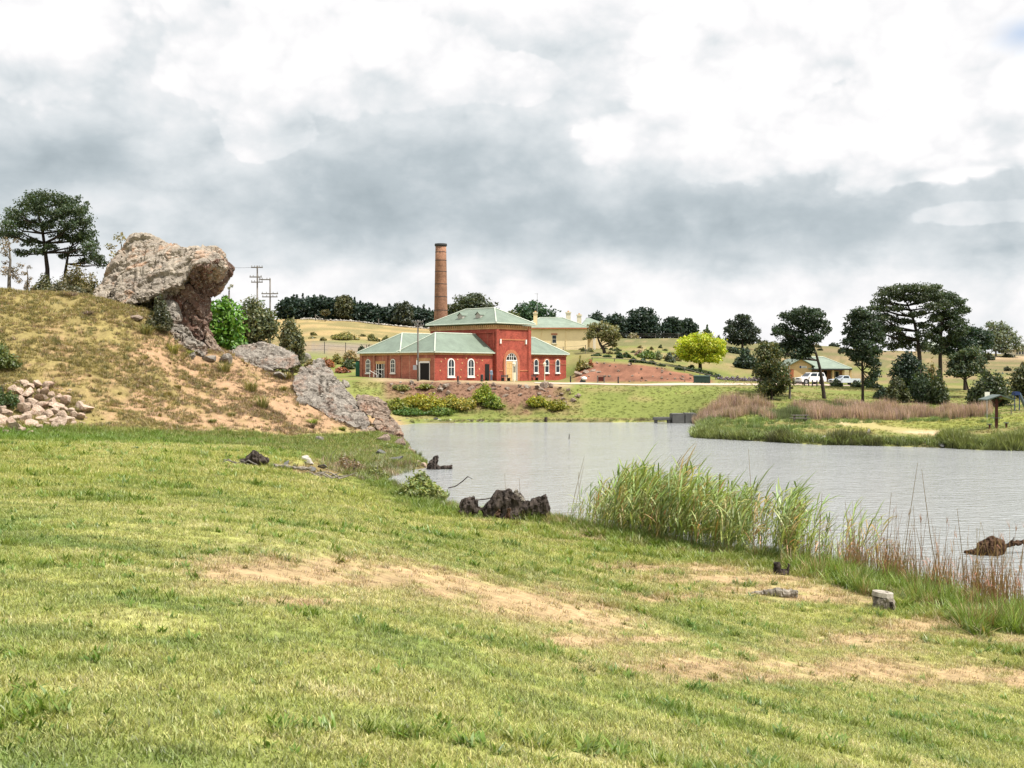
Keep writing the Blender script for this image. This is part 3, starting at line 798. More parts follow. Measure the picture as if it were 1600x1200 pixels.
def ground():
    fine = np.radians(np.arange(-31, 31.01, 0.155))
    coarse = np.radians(np.arange(31 + 4, 360 - 31 - 3, 5.0))
    ang = np.concatenate([fine, coarse])
    rad = np.concatenate([[0.4, 1.0, 2.0, 3.0], np.exp(np.arange(math.log(3.8), math.log(185), 0.0125)), np.exp(np.arange(math.log(187), math.log(6000), 0.035)), [6000]])
    A, R = np.meshgrid(ang, rad, indexing='ij')
    x, y = (R * np.sin(A)).ravel(), (R * np.cos(A)).ravel()
    z = H(x, y)
    col = zone(x, y, z)[0]
    na, nr = len(ang), len(rad)
    i = np.arange(na); j = np.arange(nr - 1)
    I, J = np.meshgrid(i, j, indexing='ij')
    a = (I * nr + J).ravel(); b = (((I + 1) % na) * nr + J).ravel()
    Fc = np.stack([a, a + 1, b + 1, b], 1)
    V = np.stack([x, y, z], 1)
    # close the little hole under the camera
    me = np_mesh('ground', V, Fc, M['ground'], True, col)
    o = link('ground', me)
    tag(o, kind='structure')
    w = MB()
    cx, cy = LK[:, 0].mean(), LK[:, 1].mean()
    pts = []
    n = len(LK)
    for k in range(n):                                   # a margin that runs in under the banks
        p0, p1, p2 = LK[k - 1], LK[k], LK[(k + 1) % n]
        pts.append((p1[0], p1[1], 0.0))
    bmw = bmesh.new()
    vs_ = [bmw.verts.new(p) for p in pts]
    f = bmw.faces.new(vs_)
    bmesh.ops.triangulate(bmw, faces=[f])
    me = bpy.data.meshes.new('lake'); bmw.to_mesh(me); bmw.free()
    me.materials.append(M['water'])
    tag(link('lake', me), kind='structure')
ground()

def ribbon(name, pts, w, mat, lift=0.05):
    """a path laid on the ground; pts are world x, y"""
    P2 = []
    for k in range(len(pts) - 1):
        a, b = Vector(pts[k]), Vector(pts[k + 1])
        m = max(2, int((b - a).length / 1.2))
        P2 += [a.lerp(b, t / m) for t in range(m)]
    P2.append(Vector(pts[-1]))
    V, Fc = [], []
    for k, p in enumerate(P2):
        t = (P2[min(k + 1, len(P2) - 1)] - P2[max(k - 1, 0)]).normalized()
        nrm = Vector((-t.y, t.x))
        ww = w * (0.93 + 0.14 * random.random())
        for q in np.linspace(-0.5, 0.5, 5):
            c = p + nrm * ww * q
            V.append((c.x, c.y, Hs(c.x, c.y) + lift))
    for k in range(len(P2) - 1):
        for q in range(4):
            a = k * 5 + q
            Fc.append((a, a + 1, a + 6, a + 5))
    o = link(name, np_mesh(name, V, Fc, mat, True))
    return tag(o, kind='structure')
ribbon('road', [((px - 800) * Y / F, Y) for px, Y in ((835, 155.5), (900, 155.5), (960, 155.5), (1040, 155.5), (1120, 157), (1200, 164), (1260, 170), (1330, 173))], 4.2, M['gravel'])

# ------------------------------------------------------------------ scatter by geometry nodes (only for what nobody could count)
def scatter(name, pts, rot, scl, col, idx, protos, label, cat):
    me = bpy.data.meshes.new(name)
    n = len(pts)
    me.vertices.add(n); me.vertices.foreach_set('co', np.asarray(pts, np.float32).ravel())
    def attr(nm, typ, dat, key):
        a = me.attributes.new(nm, typ, 'POINT'); a.data.foreach_set(key, np.ascontiguousarray(dat).ravel())
    attr('rot', 'FLOAT_VECTOR', np.asarray(rot, np.float32), 'vector')
    s3 = np.asarray(scl, np.float32)
    if s3.ndim == 1: s3 = np.repeat(s3[:, None], 3, 1)
    attr('scl', 'FLOAT_VECTOR', s3, 'vector')
    attr('gcol', 'FLOAT_VECTOR', np.asarray(col, np.float32), 'vector')
    attr('idx', 'INT', np.asarray(idx, np.int32), 'value')
    o = link(name, me)
    tag(o, label, cat, None, 'stuff')
    c = bpy.data.collections.new(name + '_kinds')
    for k, pm in enumerate(protos):
        c.objects.link(bpy.data.objects.new('%s_kind_%02d' % (name, k), pm))
    ng = bpy.data.node_groups.new(name, 'GeometryNodeTree')
    ng.interface.new_socket('Geometry', in_out='INPUT', socket_type='NodeSocketGeometry')
    ng.interface.new_socket('Geometry', in_out='OUTPUT', socket_type='NodeSocketGeometry')
    N = ng.nodes; L = ng.links
    gi, go = N.new('NodeGroupInput'), N.new('NodeGroupOutput')
    ci = N.new('GeometryNodeCollectionInfo'); ci.inputs['Collection'].default_value = c
    ci.inputs['Separate Children'].default_value = True; ci.inputs['Reset Children'].default_value = True
    ip = N.new('GeometryNodeInstanceOnPoints'); ip.inputs['Pick Instance'].default_value = True
    def named(nm, dt):
        a = N.new('GeometryNodeInputNamedAttribute'); a.data_type = dt; a.inputs['Name'].default_value = nm
        return a.outputs['Attribute']
    L.new(gi.outputs[0], ip.inputs['Points']); L.new(ci.outputs[0], ip.inputs['Instance'])
    L.new(named('idx', 'INT'), ip.inputs['Instance Index'])
    er = N.new('FunctionNodeEulerToRotation')
    L.new(named('rot', 'FLOAT_VECTOR'), er.inputs[0]); L.new(er.outputs[0], ip.inputs['Rotation'])
    L.new(named('scl', 'FLOAT_VECTOR'), ip.inputs['Scale'])
    L.new(ip.outputs[0], go.inputs[0])
    md = o.modifiers.new('scatter', 'NODES'); md.node_group = ng
    return o

def blades_mesh(name, rng, n, rad, h0, h1, w0, lean, curl=0.5, segs=2, tint=0.25, wind=(0, 0), mat=None, yellow=0.0):
    """n bent, tapering blades rooted in a disc"""
    V, T, C = [], [], []
    for k in range(n):
        a = rng.uniform(0, 2 * math.pi); rr = rad * math.sqrt(rng.uniform())
        b0 = np.array([rr * math.cos(a), rr * math.sin(a), -0.02 * h1])
        hh = rng.uniform(h0, h1)
        az = rng.uniform(0, 2 * math.pi)
        ln = abs(rng.normal(0, lean)) + 0.02
        dirv = np.array([math.cos(az) * ln + wind[0], math.sin(az) * ln + wind[1], 1.0])
        dirv /= np.linalg.norm(dirv)
        side = np.array([-math.sin(az + rng.uniform(-1, 1)), math.cos(az + rng.uniform(-1, 1)), 0.0])
        w = w0 * rng.uniform(0.6, 1.3)
        bend = np.array([math.cos(az), math.sin(az), -0.35]) * curl * rng.uniform(0.3, 1.2) + np.array([wind[0], wind[1], 0]) * 0.8
        sh = 1 + rng.uniform(-tint, tint)
        yl = rng.uniform(0, 1) < yellow
        cc = np.array([sh * (1.5 if yl else 1), sh * (1.32 if yl else 1), sh * (1.75 if yl else rng.uniform(0.8, 1.2))])
        base = len(V)
        for s in range(segs + 1):
            t = s / segs
            p = b0 + dirv * hh * t + bend * hh * t * t * 0.6
            if s < segs:
                ww = w * (1 - t * 0.55)
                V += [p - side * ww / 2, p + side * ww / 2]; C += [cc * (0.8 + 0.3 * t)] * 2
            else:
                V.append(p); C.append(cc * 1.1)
        for s in range(segs - 1):
            q = base + 2 * s
            T += [(q, q + 1, q + 3), (q, q + 3, q + 2)]
        q = base + 2 * (segs - 1)
        T.append((q, q + 1, q + 2))
    return np_mesh(name, np.array(V), np.array(T), mat or M['blade'], False, np.array(C))

def sample_ground(n, u0, u1, y0, y1, power=1.0):
    """points over a wedge of ground seen from the shore, uniform in area"""
    yy = np.sqrt(RNG.uniform(y0 ** 2, y1 ** 2, n))
    uu = RNG.uniform(u0, u1, n)
    x = uu * yy
    return x, yy
def rots(n, tilt=0.12):
    return np.stack([RNG.normal(0, tilt, n), RNG.normal(0, tilt, n), RNG.uniform(0, 6.283, n)], 1)

def lawn():
    rng = np.random.default_rng(11)
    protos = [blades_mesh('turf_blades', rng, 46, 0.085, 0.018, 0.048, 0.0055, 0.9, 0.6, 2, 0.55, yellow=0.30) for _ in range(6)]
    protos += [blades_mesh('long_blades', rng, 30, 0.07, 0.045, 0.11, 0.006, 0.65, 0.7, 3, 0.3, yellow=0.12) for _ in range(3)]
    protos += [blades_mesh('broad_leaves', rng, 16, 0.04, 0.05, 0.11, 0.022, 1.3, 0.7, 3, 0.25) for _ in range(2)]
    X, Yv = [], []
    for y0, y1, dens in ((3.9, 8, 330), (8, 14, 190), (14, 24, 95), (24, 40, 42), (40, 70, 16)):
        area = 0.5 * 1.04 * (y1 ** 2 - y0 ** 2)
        x, y = sample_ground(int(area * dens), -0.52, 0.52, y0, y1)
        X.append(x); Yv.append(y)
    x, y = np.concatenate(X), np.concatenate(Yv)
    z = H(x, y)
    col, bare, dry, hm, d = zone(x, y, z)
    px = 800 + F * x / y
    pyk = 580 + F * (EYE - z) / y
    cmk = (np.hypot((px - 490) / 90, (pyk - 733) / 15) + (RNG.uniform(0, 1, len(x)) - 0.5) * 0.7 < 0.95) & (y > 40)
    keep = ~(cmk & (RNG.uniform(0, 1, len(x)) < 0.8)) & (d > 0.25) & (RNG.uniform(0, 1, len(x)) > bare * 0.86) & (hm < 0.3)
    x, y, z, col, bare, dry, d, px = (q[keep] for q in (x, y, z, col, bare, dry, d, px))
    n = len(x)
    lush = fbm(x / 1.6 + 77, y / 0.8, 21, 4)
    tall = 0.7 * sm(0.60, 0.70, lush) + sm(7.0, 2.0, d) * (px > 650) * sm(0.45, 0.6, fbm(x / 0.9, y / 0.9, 23, 4)) * 1.1 + 0.9 * sm(3.0, 0.8, d) + sm(-10, -4, y - foot_y(px)) * sm(600, 540, px) * 1.2
    u = RNG.uniform(0, 1, n)
    idx = RNG.integers(0, 6, n)
    idx = np.where(u < tall * 0.55, 6 + RNG.integers(0, 3, n), idx)
    idx = np.where((RNG.uniform(0, 1, n) < 0.012 + 0.10 * (lush > 0.60)), 9 + RNG.integers(0, 2, n), idx)
    sc = RNG.uniform(0.75, 1.25, n) * (1 + sm(6, 45, y) * 1.9)
    sc = np.where(idx >= 6, sc * (0.75 + 0.4 * np.minimum(tall, 1.6)), sc)
    shade = RNG.uniform(0.82, 1.22, n)[:, None]
    g = col * shade * 1.0
    rough = (idx >= 6)[:, None]
    g = np.where(rough, g * np.array([0.80, 0.90, 0.62]), g)
    g = np.where((idx >= 9)[:, None], g * np.array([0.55, 0.72, 0.6]), g)
    bl = bare[:, None]
    g = g * (1 - bl * 0.6) + np.array([0.31, 0.245, 0.13]) * bl * 0.6
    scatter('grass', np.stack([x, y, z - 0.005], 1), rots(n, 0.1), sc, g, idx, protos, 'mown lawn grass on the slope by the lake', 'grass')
lawn()

def rough_grass():
    """tussocky cover on the hill, the banks and the far shore"""
    rng = np.random.default_rng(12)
    protos = [blades_mesh('rough_tuft', rng, 34, 0.22, 0.12, 0.34, 0.030, 0.6, 0.6, 2, 0.35, yellow=0.2) for _ in range(5)]
    # hill
    n = 60000
    x, y = sample_ground(n, -0.56, -0.06, 60, 112)
    z = H(x, y); col, bare, dry, hm, d = zone(x, y, z)
    px = 800 + F * x / y; py = 580 + F * (EYE - z) / y
    dens = fbm(x / 2.2 + 5, y / 2.2, 31, 4)
    cmk = np.hypot((px - 490) / 90, (py - 733) / 15) + (RNG.uniform(0, 1, n) - 0.5) * 0.7 < 0.95
    low = ~(cmk & (RNG.uniform(0, 1, n) < 0.8)) & (hm <= 0.35) & (px > 60) & (px < 665) & (y > 63) & (y < 104)
    keep = (d > 0.3) & (((hm > 0.25) & (RNG.uniform(0, 1, n) < sm(0.34, 0.62, dens + (200 - px) / 2500.0) * 0.75 + 0.08)) | low)
    xs, ys, zs, lw = x[keep], y[keep], z[keep], low[keep]
    m = len(xs)
    pick = RNG.uniform(0, 1, m)
    cc = np.where(pick[:, None] < 0.60, np.array([0.270, 0.225, 0.085]), np.where(pick[:, None] < 0.85, np.array([0.15, 0.145, 0.05]), np.array([0.29, 0.21, 0.12])))
    pr = x[keep] / y[keep] * F + 800
    brown = (RNG.uniform(0, 1, m) < sm(180, 420, pr) * 0.6)[:, None]
    cc = np.where(brown, np.array([0.235, 0.170, 0.100]), cc)
    cc = np.where(lw[:, None], np.where(pick[:, None] < 0.75, np.array([0.150, 0.195, 0.042]), np.array([0.25, 0.235, 0.08])), cc)
    cc = cc * RNG.uniform(0.75, 1.25, m)[:, None]
    scatter('hill_grass', np.stack([xs, ys, zs], 1), rots(m), RNG.uniform(0.5, 1.2, m), cc, RNG.integers(0, 5, m), protos, 'thin straw and olive grass on the earth slope below the rocks', 'grass')
    # far shore and peninsula
    n = 70000
    x, y = sample_ground(n, -0.14, 0.52, 84, 176)
    z = H(x, y); d = sd_lake(x, y); px = 800 + F * x / y; py = 580 + F * (EYE - z) / y
    col = zone(x, y, z)[0]
    hm = hill_mask(x, y)
    onroad = (np.abs(y - 155.5) < 3.0) & (px > 560)
    path = col[:, 0] > 0.29
    shorey = sm(5.0, 0.6, d) * (px > 1075) + 0.35 * sm(1.5, 0.3, d)
    keep = (d > 0.1) & (hm < 0.2) & ~onroad & ~path & ~((y > 149) & (px < 905)) & ~((y > 158.5) & (px < 1122)) & (y < 168) & (RNG.uniform(0, 1, n) < 0.28 + shorey + 0.45 * ((y > 138) & (y < 150) & (px < 905)))
    xs, ys, zs, col, shorey = x[keep], y[keep], z[keep], col[keep], shorey[keep]
    m = len(xs)
    cc = col * RNG.uniform(1.0, 1.6, m)[:, None]
    wet = (RNG.uniform(0, 1, m) < shorey * 1.1)[:, None]
    cc = np.where(wet, np.array([0.13, 0.165, 0.05]) * RNG.uniform(0.6, 1.6, m)[:, None], cc)
    scatter('bank_grass', np.stack([xs, ys, zs], 1), rots(m), RNG.uniform(0.4, 0.85, m) * (1 + 1.7 * shorey), cc, RNG.integers(0, 5, m), protos, 'rough grass on the far bank and the low point across the lake', 'grass')
rough_grass()
# ------------------------------------------------------------------ buildings
def arch_pts(w, h, n=10):
    """outline of an arched opening in (u, v), from the lower left, round the head"""
    r = w / 2
    return [(-r, 0)] + [(-r * math.cos(math.pi * k / n), h - r + r * math.sin(math.pi * k / n)) for k in range(n + 1)] + [(r, 0)]
def rect_pts(w, h):
    return [(-w / 2, 0), (-w / 2, h), (w / 2, h), (w / 2, 0)]
class Wall:
    """a wall plane: origin, direction along it, outward normal"""
    def __init__(s, o, u, nrm):
        s.o, s.u, s.n = Vector(o), Vector(u).normalized(), Vector(nrm).normalized()
    def p(s, u, z, out=0.0):
        q = s.o + s.u * u + s.n * out
        return Vector((q.x, q.y, s.o.z + z))
    def plate(s, mb, pts, u, z, t0, t1):
        mb.prism([s.p(u + a, z + b, t0) for a, b in pts], s.n * (t1 - t0))
    def ring(s, mb, outer, inner, u, z, t0, t1):
        n = len(outer)
        vs = [s.p(u + a, z + b, t) for t in (t0, t1) for ring in (outer, inner) for a, b in ring]
        fs = []
        for i in range(n - 1):
            for (a, b) in ((0, n), (2 * n, 3 * n)):
                fs.append((a + i, a + i + 1, b + i + 1, b + i))
            fs.append((i, i + 1, 2 * n + i + 1, 2 * n + i)); fs.append((n + i, n + i + 1, 3 * n + i + 1, 3 * n + i))
        fs.append((0, n, 3 * n, 2 * n)); fs.append((n - 1, 2 * n - 1, 4 * n - 1, 3 * n - 1))
        mb.add(vs, fs)
    def bar(s, mb, u0, u1, z0, z1, t0, t1):
        s.plate(mb, [(u0, z0), (u0, z1), (u1, z1), (u1, z0)], 0, 0, t0, t1)
def window(W_, parent, u, z, w, h, arched=True, frame='white', bars=(1, 1), sill=True, arch=None, fw=0.10, lintel=None):
    op = arch_pts if arched else rect_pts
    outer, inner = op(w, h), op(w - 2 * fw, h - fw)
    inner = [(a, max(b, fw)) for a, b in inner]
    mb = MB(); W_.ring(mb, outer, inner, u, z, 0.003, 0.10)
    W_.bar(mb, u - w / 2 + fw, u + w / 2 - fw, z, z + fw, 0.003, 0.10)
    o = mb.build('window', M[frame], parent)
    mb = MB(); W_.plate(mb, [(a * 0.999, b) for a, b in inner], u, z, 0.004, 0.03)
    mb.build('pane', M['glass'], o)
    nx, nz = bars
    mb = MB()
    for k in range(nx):
        q = u - w / 2 + fw + (w - 2 * fw) * (k + 1) / (nx + 1)
        W_.bar(mb, q - 0.03, q + 0.03, z + fw, z + h - fw * 1.2, 0.032, 0.07)
    for k in range(nz):
        q = z + fw + (h - 1.5 * fw) * (k + 1) / (nz + 1)
        W_.bar(mb, u - w / 2 + fw, u + w / 2 - fw, q - 0.04, q + 0.04, 0.032, 0.075)
    if mb.v: mb.build('glazing_bar', M[frame], o)
    if sill:
        mb = MB(); W_.bar(mb, u - w / 2 - 0.08, u + w / 2 + 0.08, z - 0.16, z - 0.002, 0.002, 0.17)
        mb.build('sill', M[frame], o)
    if arch:
        mb = MB()
        W_.ring(mb, [(a * (w + 0.56) / w, h - w / 2 + (b - (h - w / 2)) * (w + 0.56) / w if b > h - w / 2 - 0.01 else b) for a, b in op(w, h)][1:-1],
                [(a * 1.002, b) for a, b in op(w, h)][1:-1], u, z, 0.003, 0.07)
        mb.build('arch', M[arch], o)
    if lintel:
        mb = MB(); W_.bar(mb, u - w / 2 - 0.15, u + w / 2 + 0.15, z + h + 0.002, z + h + 0.32, 0.003, 0.06)
        mb.build('lintel', M[lintel], o)
    return o
def roof_faces(mb, pts, faces, t=0.12):
    """roof planes given as corner indices, each a slab t thick"""
    for f in faces:
        q = [Vector(pts[i]) for i in f]
        mb.prism([p + Vector((0, 0, 0.0)) for p in q], (0, 0, t))
def capline(mb, a, b, r=0.10):
    a, b = Vector(a) + Vector((0, 0, 0.14)), Vector(b) + Vector((0, 0, 0.14))
    mb.tube([a, b], r, 6)

TH = math.radians(42)
DL = Vector((-math.cos(TH), math.sin(TH), 0)); DR = Vector((math.sin(TH), math.cos(TH), 0))
C0 = Vector((-2.25, 160.0, 4.65))
def loc(a, b, z=0.0):
    return C0 + DL * a + DR * b + Vector((0, 0, z))
def pumphouse():
    T = empty('pump_house', (C0.x, C0.y, 4.4), 'red brick pumping station with green iron roofs and arched windows on the far bank', 'building')
    T.matrix_world = Matrix.Translation((C0.x, C0.y, 4.4))
    inv = Matrix.Translation((-C0.x, -C0.y, -4.4))
    def mbw(): return MB(inv)
    class W2(Wall):
        pass
    def wallbox(name, a0, a1, b0, b1, z0, z1, mat):
        mb = mbw()
        q = [loc(a0, b0), loc(a1, b0), loc(a1, b1), loc(a0, b1)]
        mb.prism([Vector((p.x, p.y, z0)) for p in q], (0, 0, z1 - z0))
        return mb.build(name, M[mat], T)
    def at(a, b, z):
        p = loc(a, b); return (p.x, p.y, z)
    # centre block
    zt = 12.75
    wallbox('tower_wall', 0, 13.3, 0, 7.4, 4.0, 11.95, 'brick_red')
    c = wallbox('cornice', -0.10, 13.4, -0.10, 7.5, 11.952, 12.55, 'brick_tan')
    mb = mbw()
    for k in range(34):                                         # corbel blocks under the eaves
        a = 0.1 + k * 0.39
        q = [loc(a, -0.26), loc(a + 0.16, -0.26), loc(a + 0.16, -0.103), loc(a, -0.103)]
        mb.prism([Vector((p.x, p.y, 12.2)) for p in q], (0, 0, 0.34))
    for k in range(19):
        b = 0.1 + k * 0.39
        q = [loc(-0.26, b), loc(-0.26, b + 0.16), loc(-0.103, b + 0.16), loc(-0.103, b)]
        mb.prism([Vector((p.x, p.y, 12.2)) for p in q], (0, 0, 0.34))
    tag(mb.build('dentil_row', M['brick_tan'], c), kind='stuff')
    def hip(name, a0, a1, b0, b1, ze, zr, along, ov=0.5, end0=True, end1=True, mat='roof'):
        """hipped roof on a rectangle; along = 'a' or 'b' is the ridge direction; an end that is not hipped runs straight out"""
        A0, A1, B0, B1 = a0 - ov, a1 + ov, b0 - ov, b1 + ov
        if along == 'a':
            h = (B1 - B0) / 2; r0, r1 = (A0 + h if end0 else A0 + ov), (A1 - h if end1 else A1 - ov)
            if not end0: A0 += ov
            if not end1: A1 -= ov
            R0, R1 = at(r0, (B0 + B1) / 2, zr), at(r1, (B0 + B1) / 2, zr)
        else:
            h = (A1 - A0) / 2; r0, r1 = (B0 + h if end0 else B0 + ov), (B1 - h if end1 else B1 - ov)
            if not end0: B0 += ov
            if not end1: B1 -= ov
            R0, R1 = at((A0 + A1) / 2, r0, zr), at((A0 + A1) / 2, r1, zr)
        pts = [at(A0, B0, ze), at(A1, B0, ze), at(A1, B1, ze), at(A0, B1, ze), R0, R1]
        fc = [(0, 1, 5, 4), (3, 4, 5, 2), (0, 4, 3), (1, 2, 5)] if along == 'a' else [(0, 4, 5, 3), (1, 2, 5, 4), (0, 1, 4), (3, 5, 2)]
        keep = []
        for f in fc:
            isend0 = len(f) == 3 and 4 in f and 5 not in f
            isend1 = len(f) == 3 and 5 in f and 4 not in f
            if (isend0 and not end0) or (isend1 and not end1): continue
            keep.append(f)
        mb = mbw(); roof_faces(mb, pts, keep)
        o = mb.build(name, M[mat], T)
        mb = mbw()
        capline(mb, pts[4], pts[5])
        e0 = (0, 3) if along == 'a' else (0, 1)
        e1 = (1, 2) if along == 'a' else (3, 2)
        if end0:
            for k in e0: capline(mb, pts[k], pts[4])
        if end1:
            for k in e1: capline(mb, pts[k], pts[5])
        mb.build('ridge_capping', M['cap'], o)
        mb = mbw()                                           # gutter and soffit board
        q = pts[:4]
        for k in range(4):
            mb.tube([Vector(q[k]) + Vector((0, 0, 0.03)), Vector(q[(k + 1) % 4]) + Vector((0, 0, 0.03))], 0.085, 6)
        mb.build('gutter', M['brick_tan'] if False else M['cap'], o)
        return o
    tr = hip('tower_roof', 0, 13.3, 0, 7.4, 12.75, 15.05, 'a')
    for a in (3.9, 7.5):                                     # two gabled roof vents
        mb = mbw()
        z0 = 13.35
        q0, q1 = loc(a, 0.9), loc(a + 0.95, 0.9)
        mid = (q0 + q1) / 2
        pts = [Vector((q0.x, q0.y, z0)), Vector((q1.x, q1.y, z0)), Vector((q1.x, q1.y, z0 + 0.75)), Vector((mid.x, mid.y, z0 + 1.15)), Vector((q0.x, q0.y, z0 + 0.75))]
        mb.prism(pts, DR * 2.4)
        v = mb.build('roof_vent', M['stonepale'], T)
        mb = mbw()
        e = -DR * 0.12
        up = Vector((0, 0, 0.08))
        for s, (A, B) in enumerate(((2, 3), (4, 3))):
            d = (pts[A] - pts[B]) * 0.12
            mb.prism([pts[A] + d + e + up * 0.2, pts[B] + e + up * 0.2, pts[B] + e + up, pts[A] + d + e + up], DR * 2.7)
        mb.build('vent_roof', M['roof'], v)
    R = Wall((C0.x, C0.y, 0), DR, -DL)
    L = Wall((C0.x, C0.y, 0), DL, -DR)
    # raised piers and panel frames on the long side
    for i, (u0, u1) in enumerate(((0.25, 4.3), (4.75, 8.6), (9.05, 13.0))):
        mb = mbw()
        L.ring(mb, rect_pts(u1 - u0, 2.3), rect_pts(u1 - u0 - 0.44, 2.08), (u0 + u1) / 2, 9.3, 0.003, 0.16)
        mb.build('panel_frame', M['brick_red'], T)
    # main doorway
    u, z0 = 3.15, 4.62
    w, h = 2.5, 4.0
    mb = mbw(); R.ring(mb, arch_pts(w + 0.9, h + 0.45, 14), arch_pts(w, h, 14), u, z0, 0.003, 0.16)
    ar = mb.build('door_arch', M['brick_arch'], T)
    mb = mbw(); R.plate(mb, arch_pts(w, h, 14), u, z0, 0.004, 0.02)
    dr = mb.build('doorway', M['dark'], T)
    mb = mbw(); R.ring(mb, arch_pts(w, h, 14), [(a, max(b, 0.0)) for a, b in arch_pts(w - 0.24, h - 0.12, 14)], u, z0, 0.022, 0.10)
    R.bar(mb, u - w / 2 + 0.1, u + w / 2 - 0.1, z0 + 2.82, z0 + 2.98, 0.022, 0.11)
    for q in (-0.42, 0.0, 0.42, ):
        R.bar(mb, u + q - 0.03, u + q + 0.03, z0 + 2.98, z0 + h - 0.2, 0.022, 0.09)
    R.bar(mb, u - 0.9, u + 0.9, z0 + 3.42, z0 + 3.47, 0.022, 0.09)
    mb.build('fanlight_frame', M['white'], dr)
    mb = mbw(); R.plate(mb, arch_pts(w - 0.26, h - 0.2, 14)[:], u, z0, 0.0205, 0.0215)
    for s, (q0, q1) in enumerate(((-1.06, 0.16), (0.22, 0.98))):
        mb = mbw()
        R.bar(mb, u + q0, u + q1, z0 + 0.02, z0 + 2.78, 0.024, 0.09)
        d_ = mb.build('door', M['timber'] if s == 0 else M['cream'], T)
        mb = mbw()
        if s == 0:
            for (a0, a1) in ((q0 + 0.1, q0 + 0.56), (q0 + 0.66, q1 - 0.1)):
                for (b0, b1) in ((0.2, 1.05), (1.2, 1.9), (2.0, 2.62)):
                    R.ring(mb, rect_pts(a1 - a0, b1 - b0), rect_pts(a1 - a0 - 0.1, b1 - b0 - 0.1), u + (a0 + a1) / 2, z0 + b0, 0.092, 0.115)
            mb.build('door_panel', M['timber'], d_)
        else:
            R.bar(mb, u + q0 + 0.14, u + q1 - 0.14, z0 + 1.2, z0 + 2.6, 0.091, 0.10)
            mb.build('pane', M['glass'], d_)
    for (a0, a1) in ((-0.003, 0.55), (6.85, 7.403)):          # corner piers
        mb = mbw(); R.bar(mb, a0, a1, 4.2, 11.94, 0.002, 0.12); mb.build('pier', M['brick_red'], T)
    for (a0, a1) in ((0.56, 1.4), (4.9, 6.84)):
        mb = mbw(); R.bar(mb, a0, a1, 6.0, 6.16, 0.003, 0.06); mb.build('string_course', M['brick_arch'], T)
    for q0, q1 in ((-0.05, 1.4), (4.9, 7.42)):
        mb = mbw(); R.bar(mb, q0, q1, 4.2, 4.95, 0.125, 0.2); mb.build('plinth', M['brick_red'], T)
    mb = mbw(); R.ring(mb, rect_pts(5.0, 0.85), rect_pts(4.8, 0.65), 3.6, 9.75, 0.003, 0.05)
    mb.build('name_panel', M['brick_arch'], T)
    for q in (0.85, 6.3):
        mb = mbw(); R.bar(mb, q - 0.12, q + 0.12, 9.9, 10.55, 0.003, 0.16); mb.build('bracket', M['white'], T)
    mb = mbw(); mb.tube([R.p(6.7, 4.4, 0.2), R.p(6.7, 12.4, 0.2)], 0.05, 6); mb.build('downpipe', M['brick_red'], T)
    # left wing, nearer block A and further block B, one wall line along the long side
    ze = 8.5
    wallbox('wing_wall', 0.5, 7.3, -11.5, -0.003, 4.0, ze - 0.02, 'brick_red')
    hip('wing_roof', 0.5, 7.3, -11.5, -0.01, ze, 11.15, 'b', 0.35, True, False)
    wallbox('wing_wall', 7.303, 15.6, -11.495, -0.003, 4.0, ze - 0.02, 'brick_old')
    hip('wing_roof', 7.3, 15.6, -11.5, -0.01, ze + 0.004, 11.28, 'b', 0.34, True, False)
    WL = Wall((loc(0.5, -11.5).x, loc(0.5, -11.5).y, 0), DL, -DR)      # u from the near corner leftwards
    WR = Wall((loc(0.5, -11.5).x, loc(0.5, -11.5).y, 0), DR, -DL)      # u from the near corner rightwards
    mb = mbw(); WL.bar(mb, 0.0, 6.8, 4.2, ze - 0.05, 0.002, 0.03); mb.build('wall_face', M['brick_old'], T)
    for (a0, a1) in ((6.6, 7.05), (9.3, 9.7), (11.9, 12.3), (14.6, 15.1)):
        mb = mbw(); WL.bar(mb, a0, a1, 4.2, ze - 0.3, 0.031, 0.16); mb.build('pilaster', M['brick_old'], T)
    mb = mbw(); WL.bar(mb, -0.02, 15.1, ze - 0.29, ze - 0.03, 0.032, 0.2); WR.bar(mb, -0.02, 11.2, ze - 0.29, ze - 0.03, 0.003, 0.14)
    mb.build('eaves_band', M['brick_tan'], T)
    for u in (8.2, 13.4):
        window(OffWall(WL, 0.03, inv), T, u, 5.75, 0.95, 1.95, True, 'white', (1, 2), True, None)
    # big roller opening in block A
    mb = mbw(); WL.bar(mb, 0.9, 3.25, 4.6, 7.35, 0.032, 0.045); rd = mb.build('loading_door', M['dark'], T)
    mb = mbw(); WL.bar(mb, 0.7, 3.5, 7.352, 7.75, 0.033, 0.10); mb.build('lintel', M['brick_tan'], rd)
    mb = mbw(); WL.bar(mb, 2.75, 3.25, 4.7, 7.3, 0.05, 0.12); ld = mb.build('door_leaf', M['white'], rd)
    mb = mbw(); WL.bar(mb, 0.9, 2.74, 7.1, 7.35, 0.05, 0.12); WL.bar(mb, 0.86, 0.94, 4.7, 7.1, 0.05, 0.1); mb.build('frame', M['white'], rd)
    # glazed door in block B
    mb = mbw(); WL.bar(mb, 10.0, 11.6, 4.7, 7.0, 0.032, 0.05); gd = mb.build('entrance_door', M['dark'], T)
    mb = mbw(); WL.bar(mb, 9.75, 11.8, 7.002, 7.4, 0.033, 0.10); mb.build('lintel', M['brick_tan'], gd)
    mb = mbw()
    for q in (9.98, 10.42, 11.1, 11.55):
        WL.bar(mb, q, q + 0.09, 4.8, 7.0, 0.052, 0.11)
    WL.bar(mb, 9.98, 11.64, 6.2, 6.3, 0.052, 0.1)
    mb.build('frame', M['white'], gd)
    for u in (3.05, 6.9):
        window(OffWall(WR, 0.0, inv), T, u, 5.25, 1.35, 2.5, True, 'white', (1, 1), True, None, 0.15)
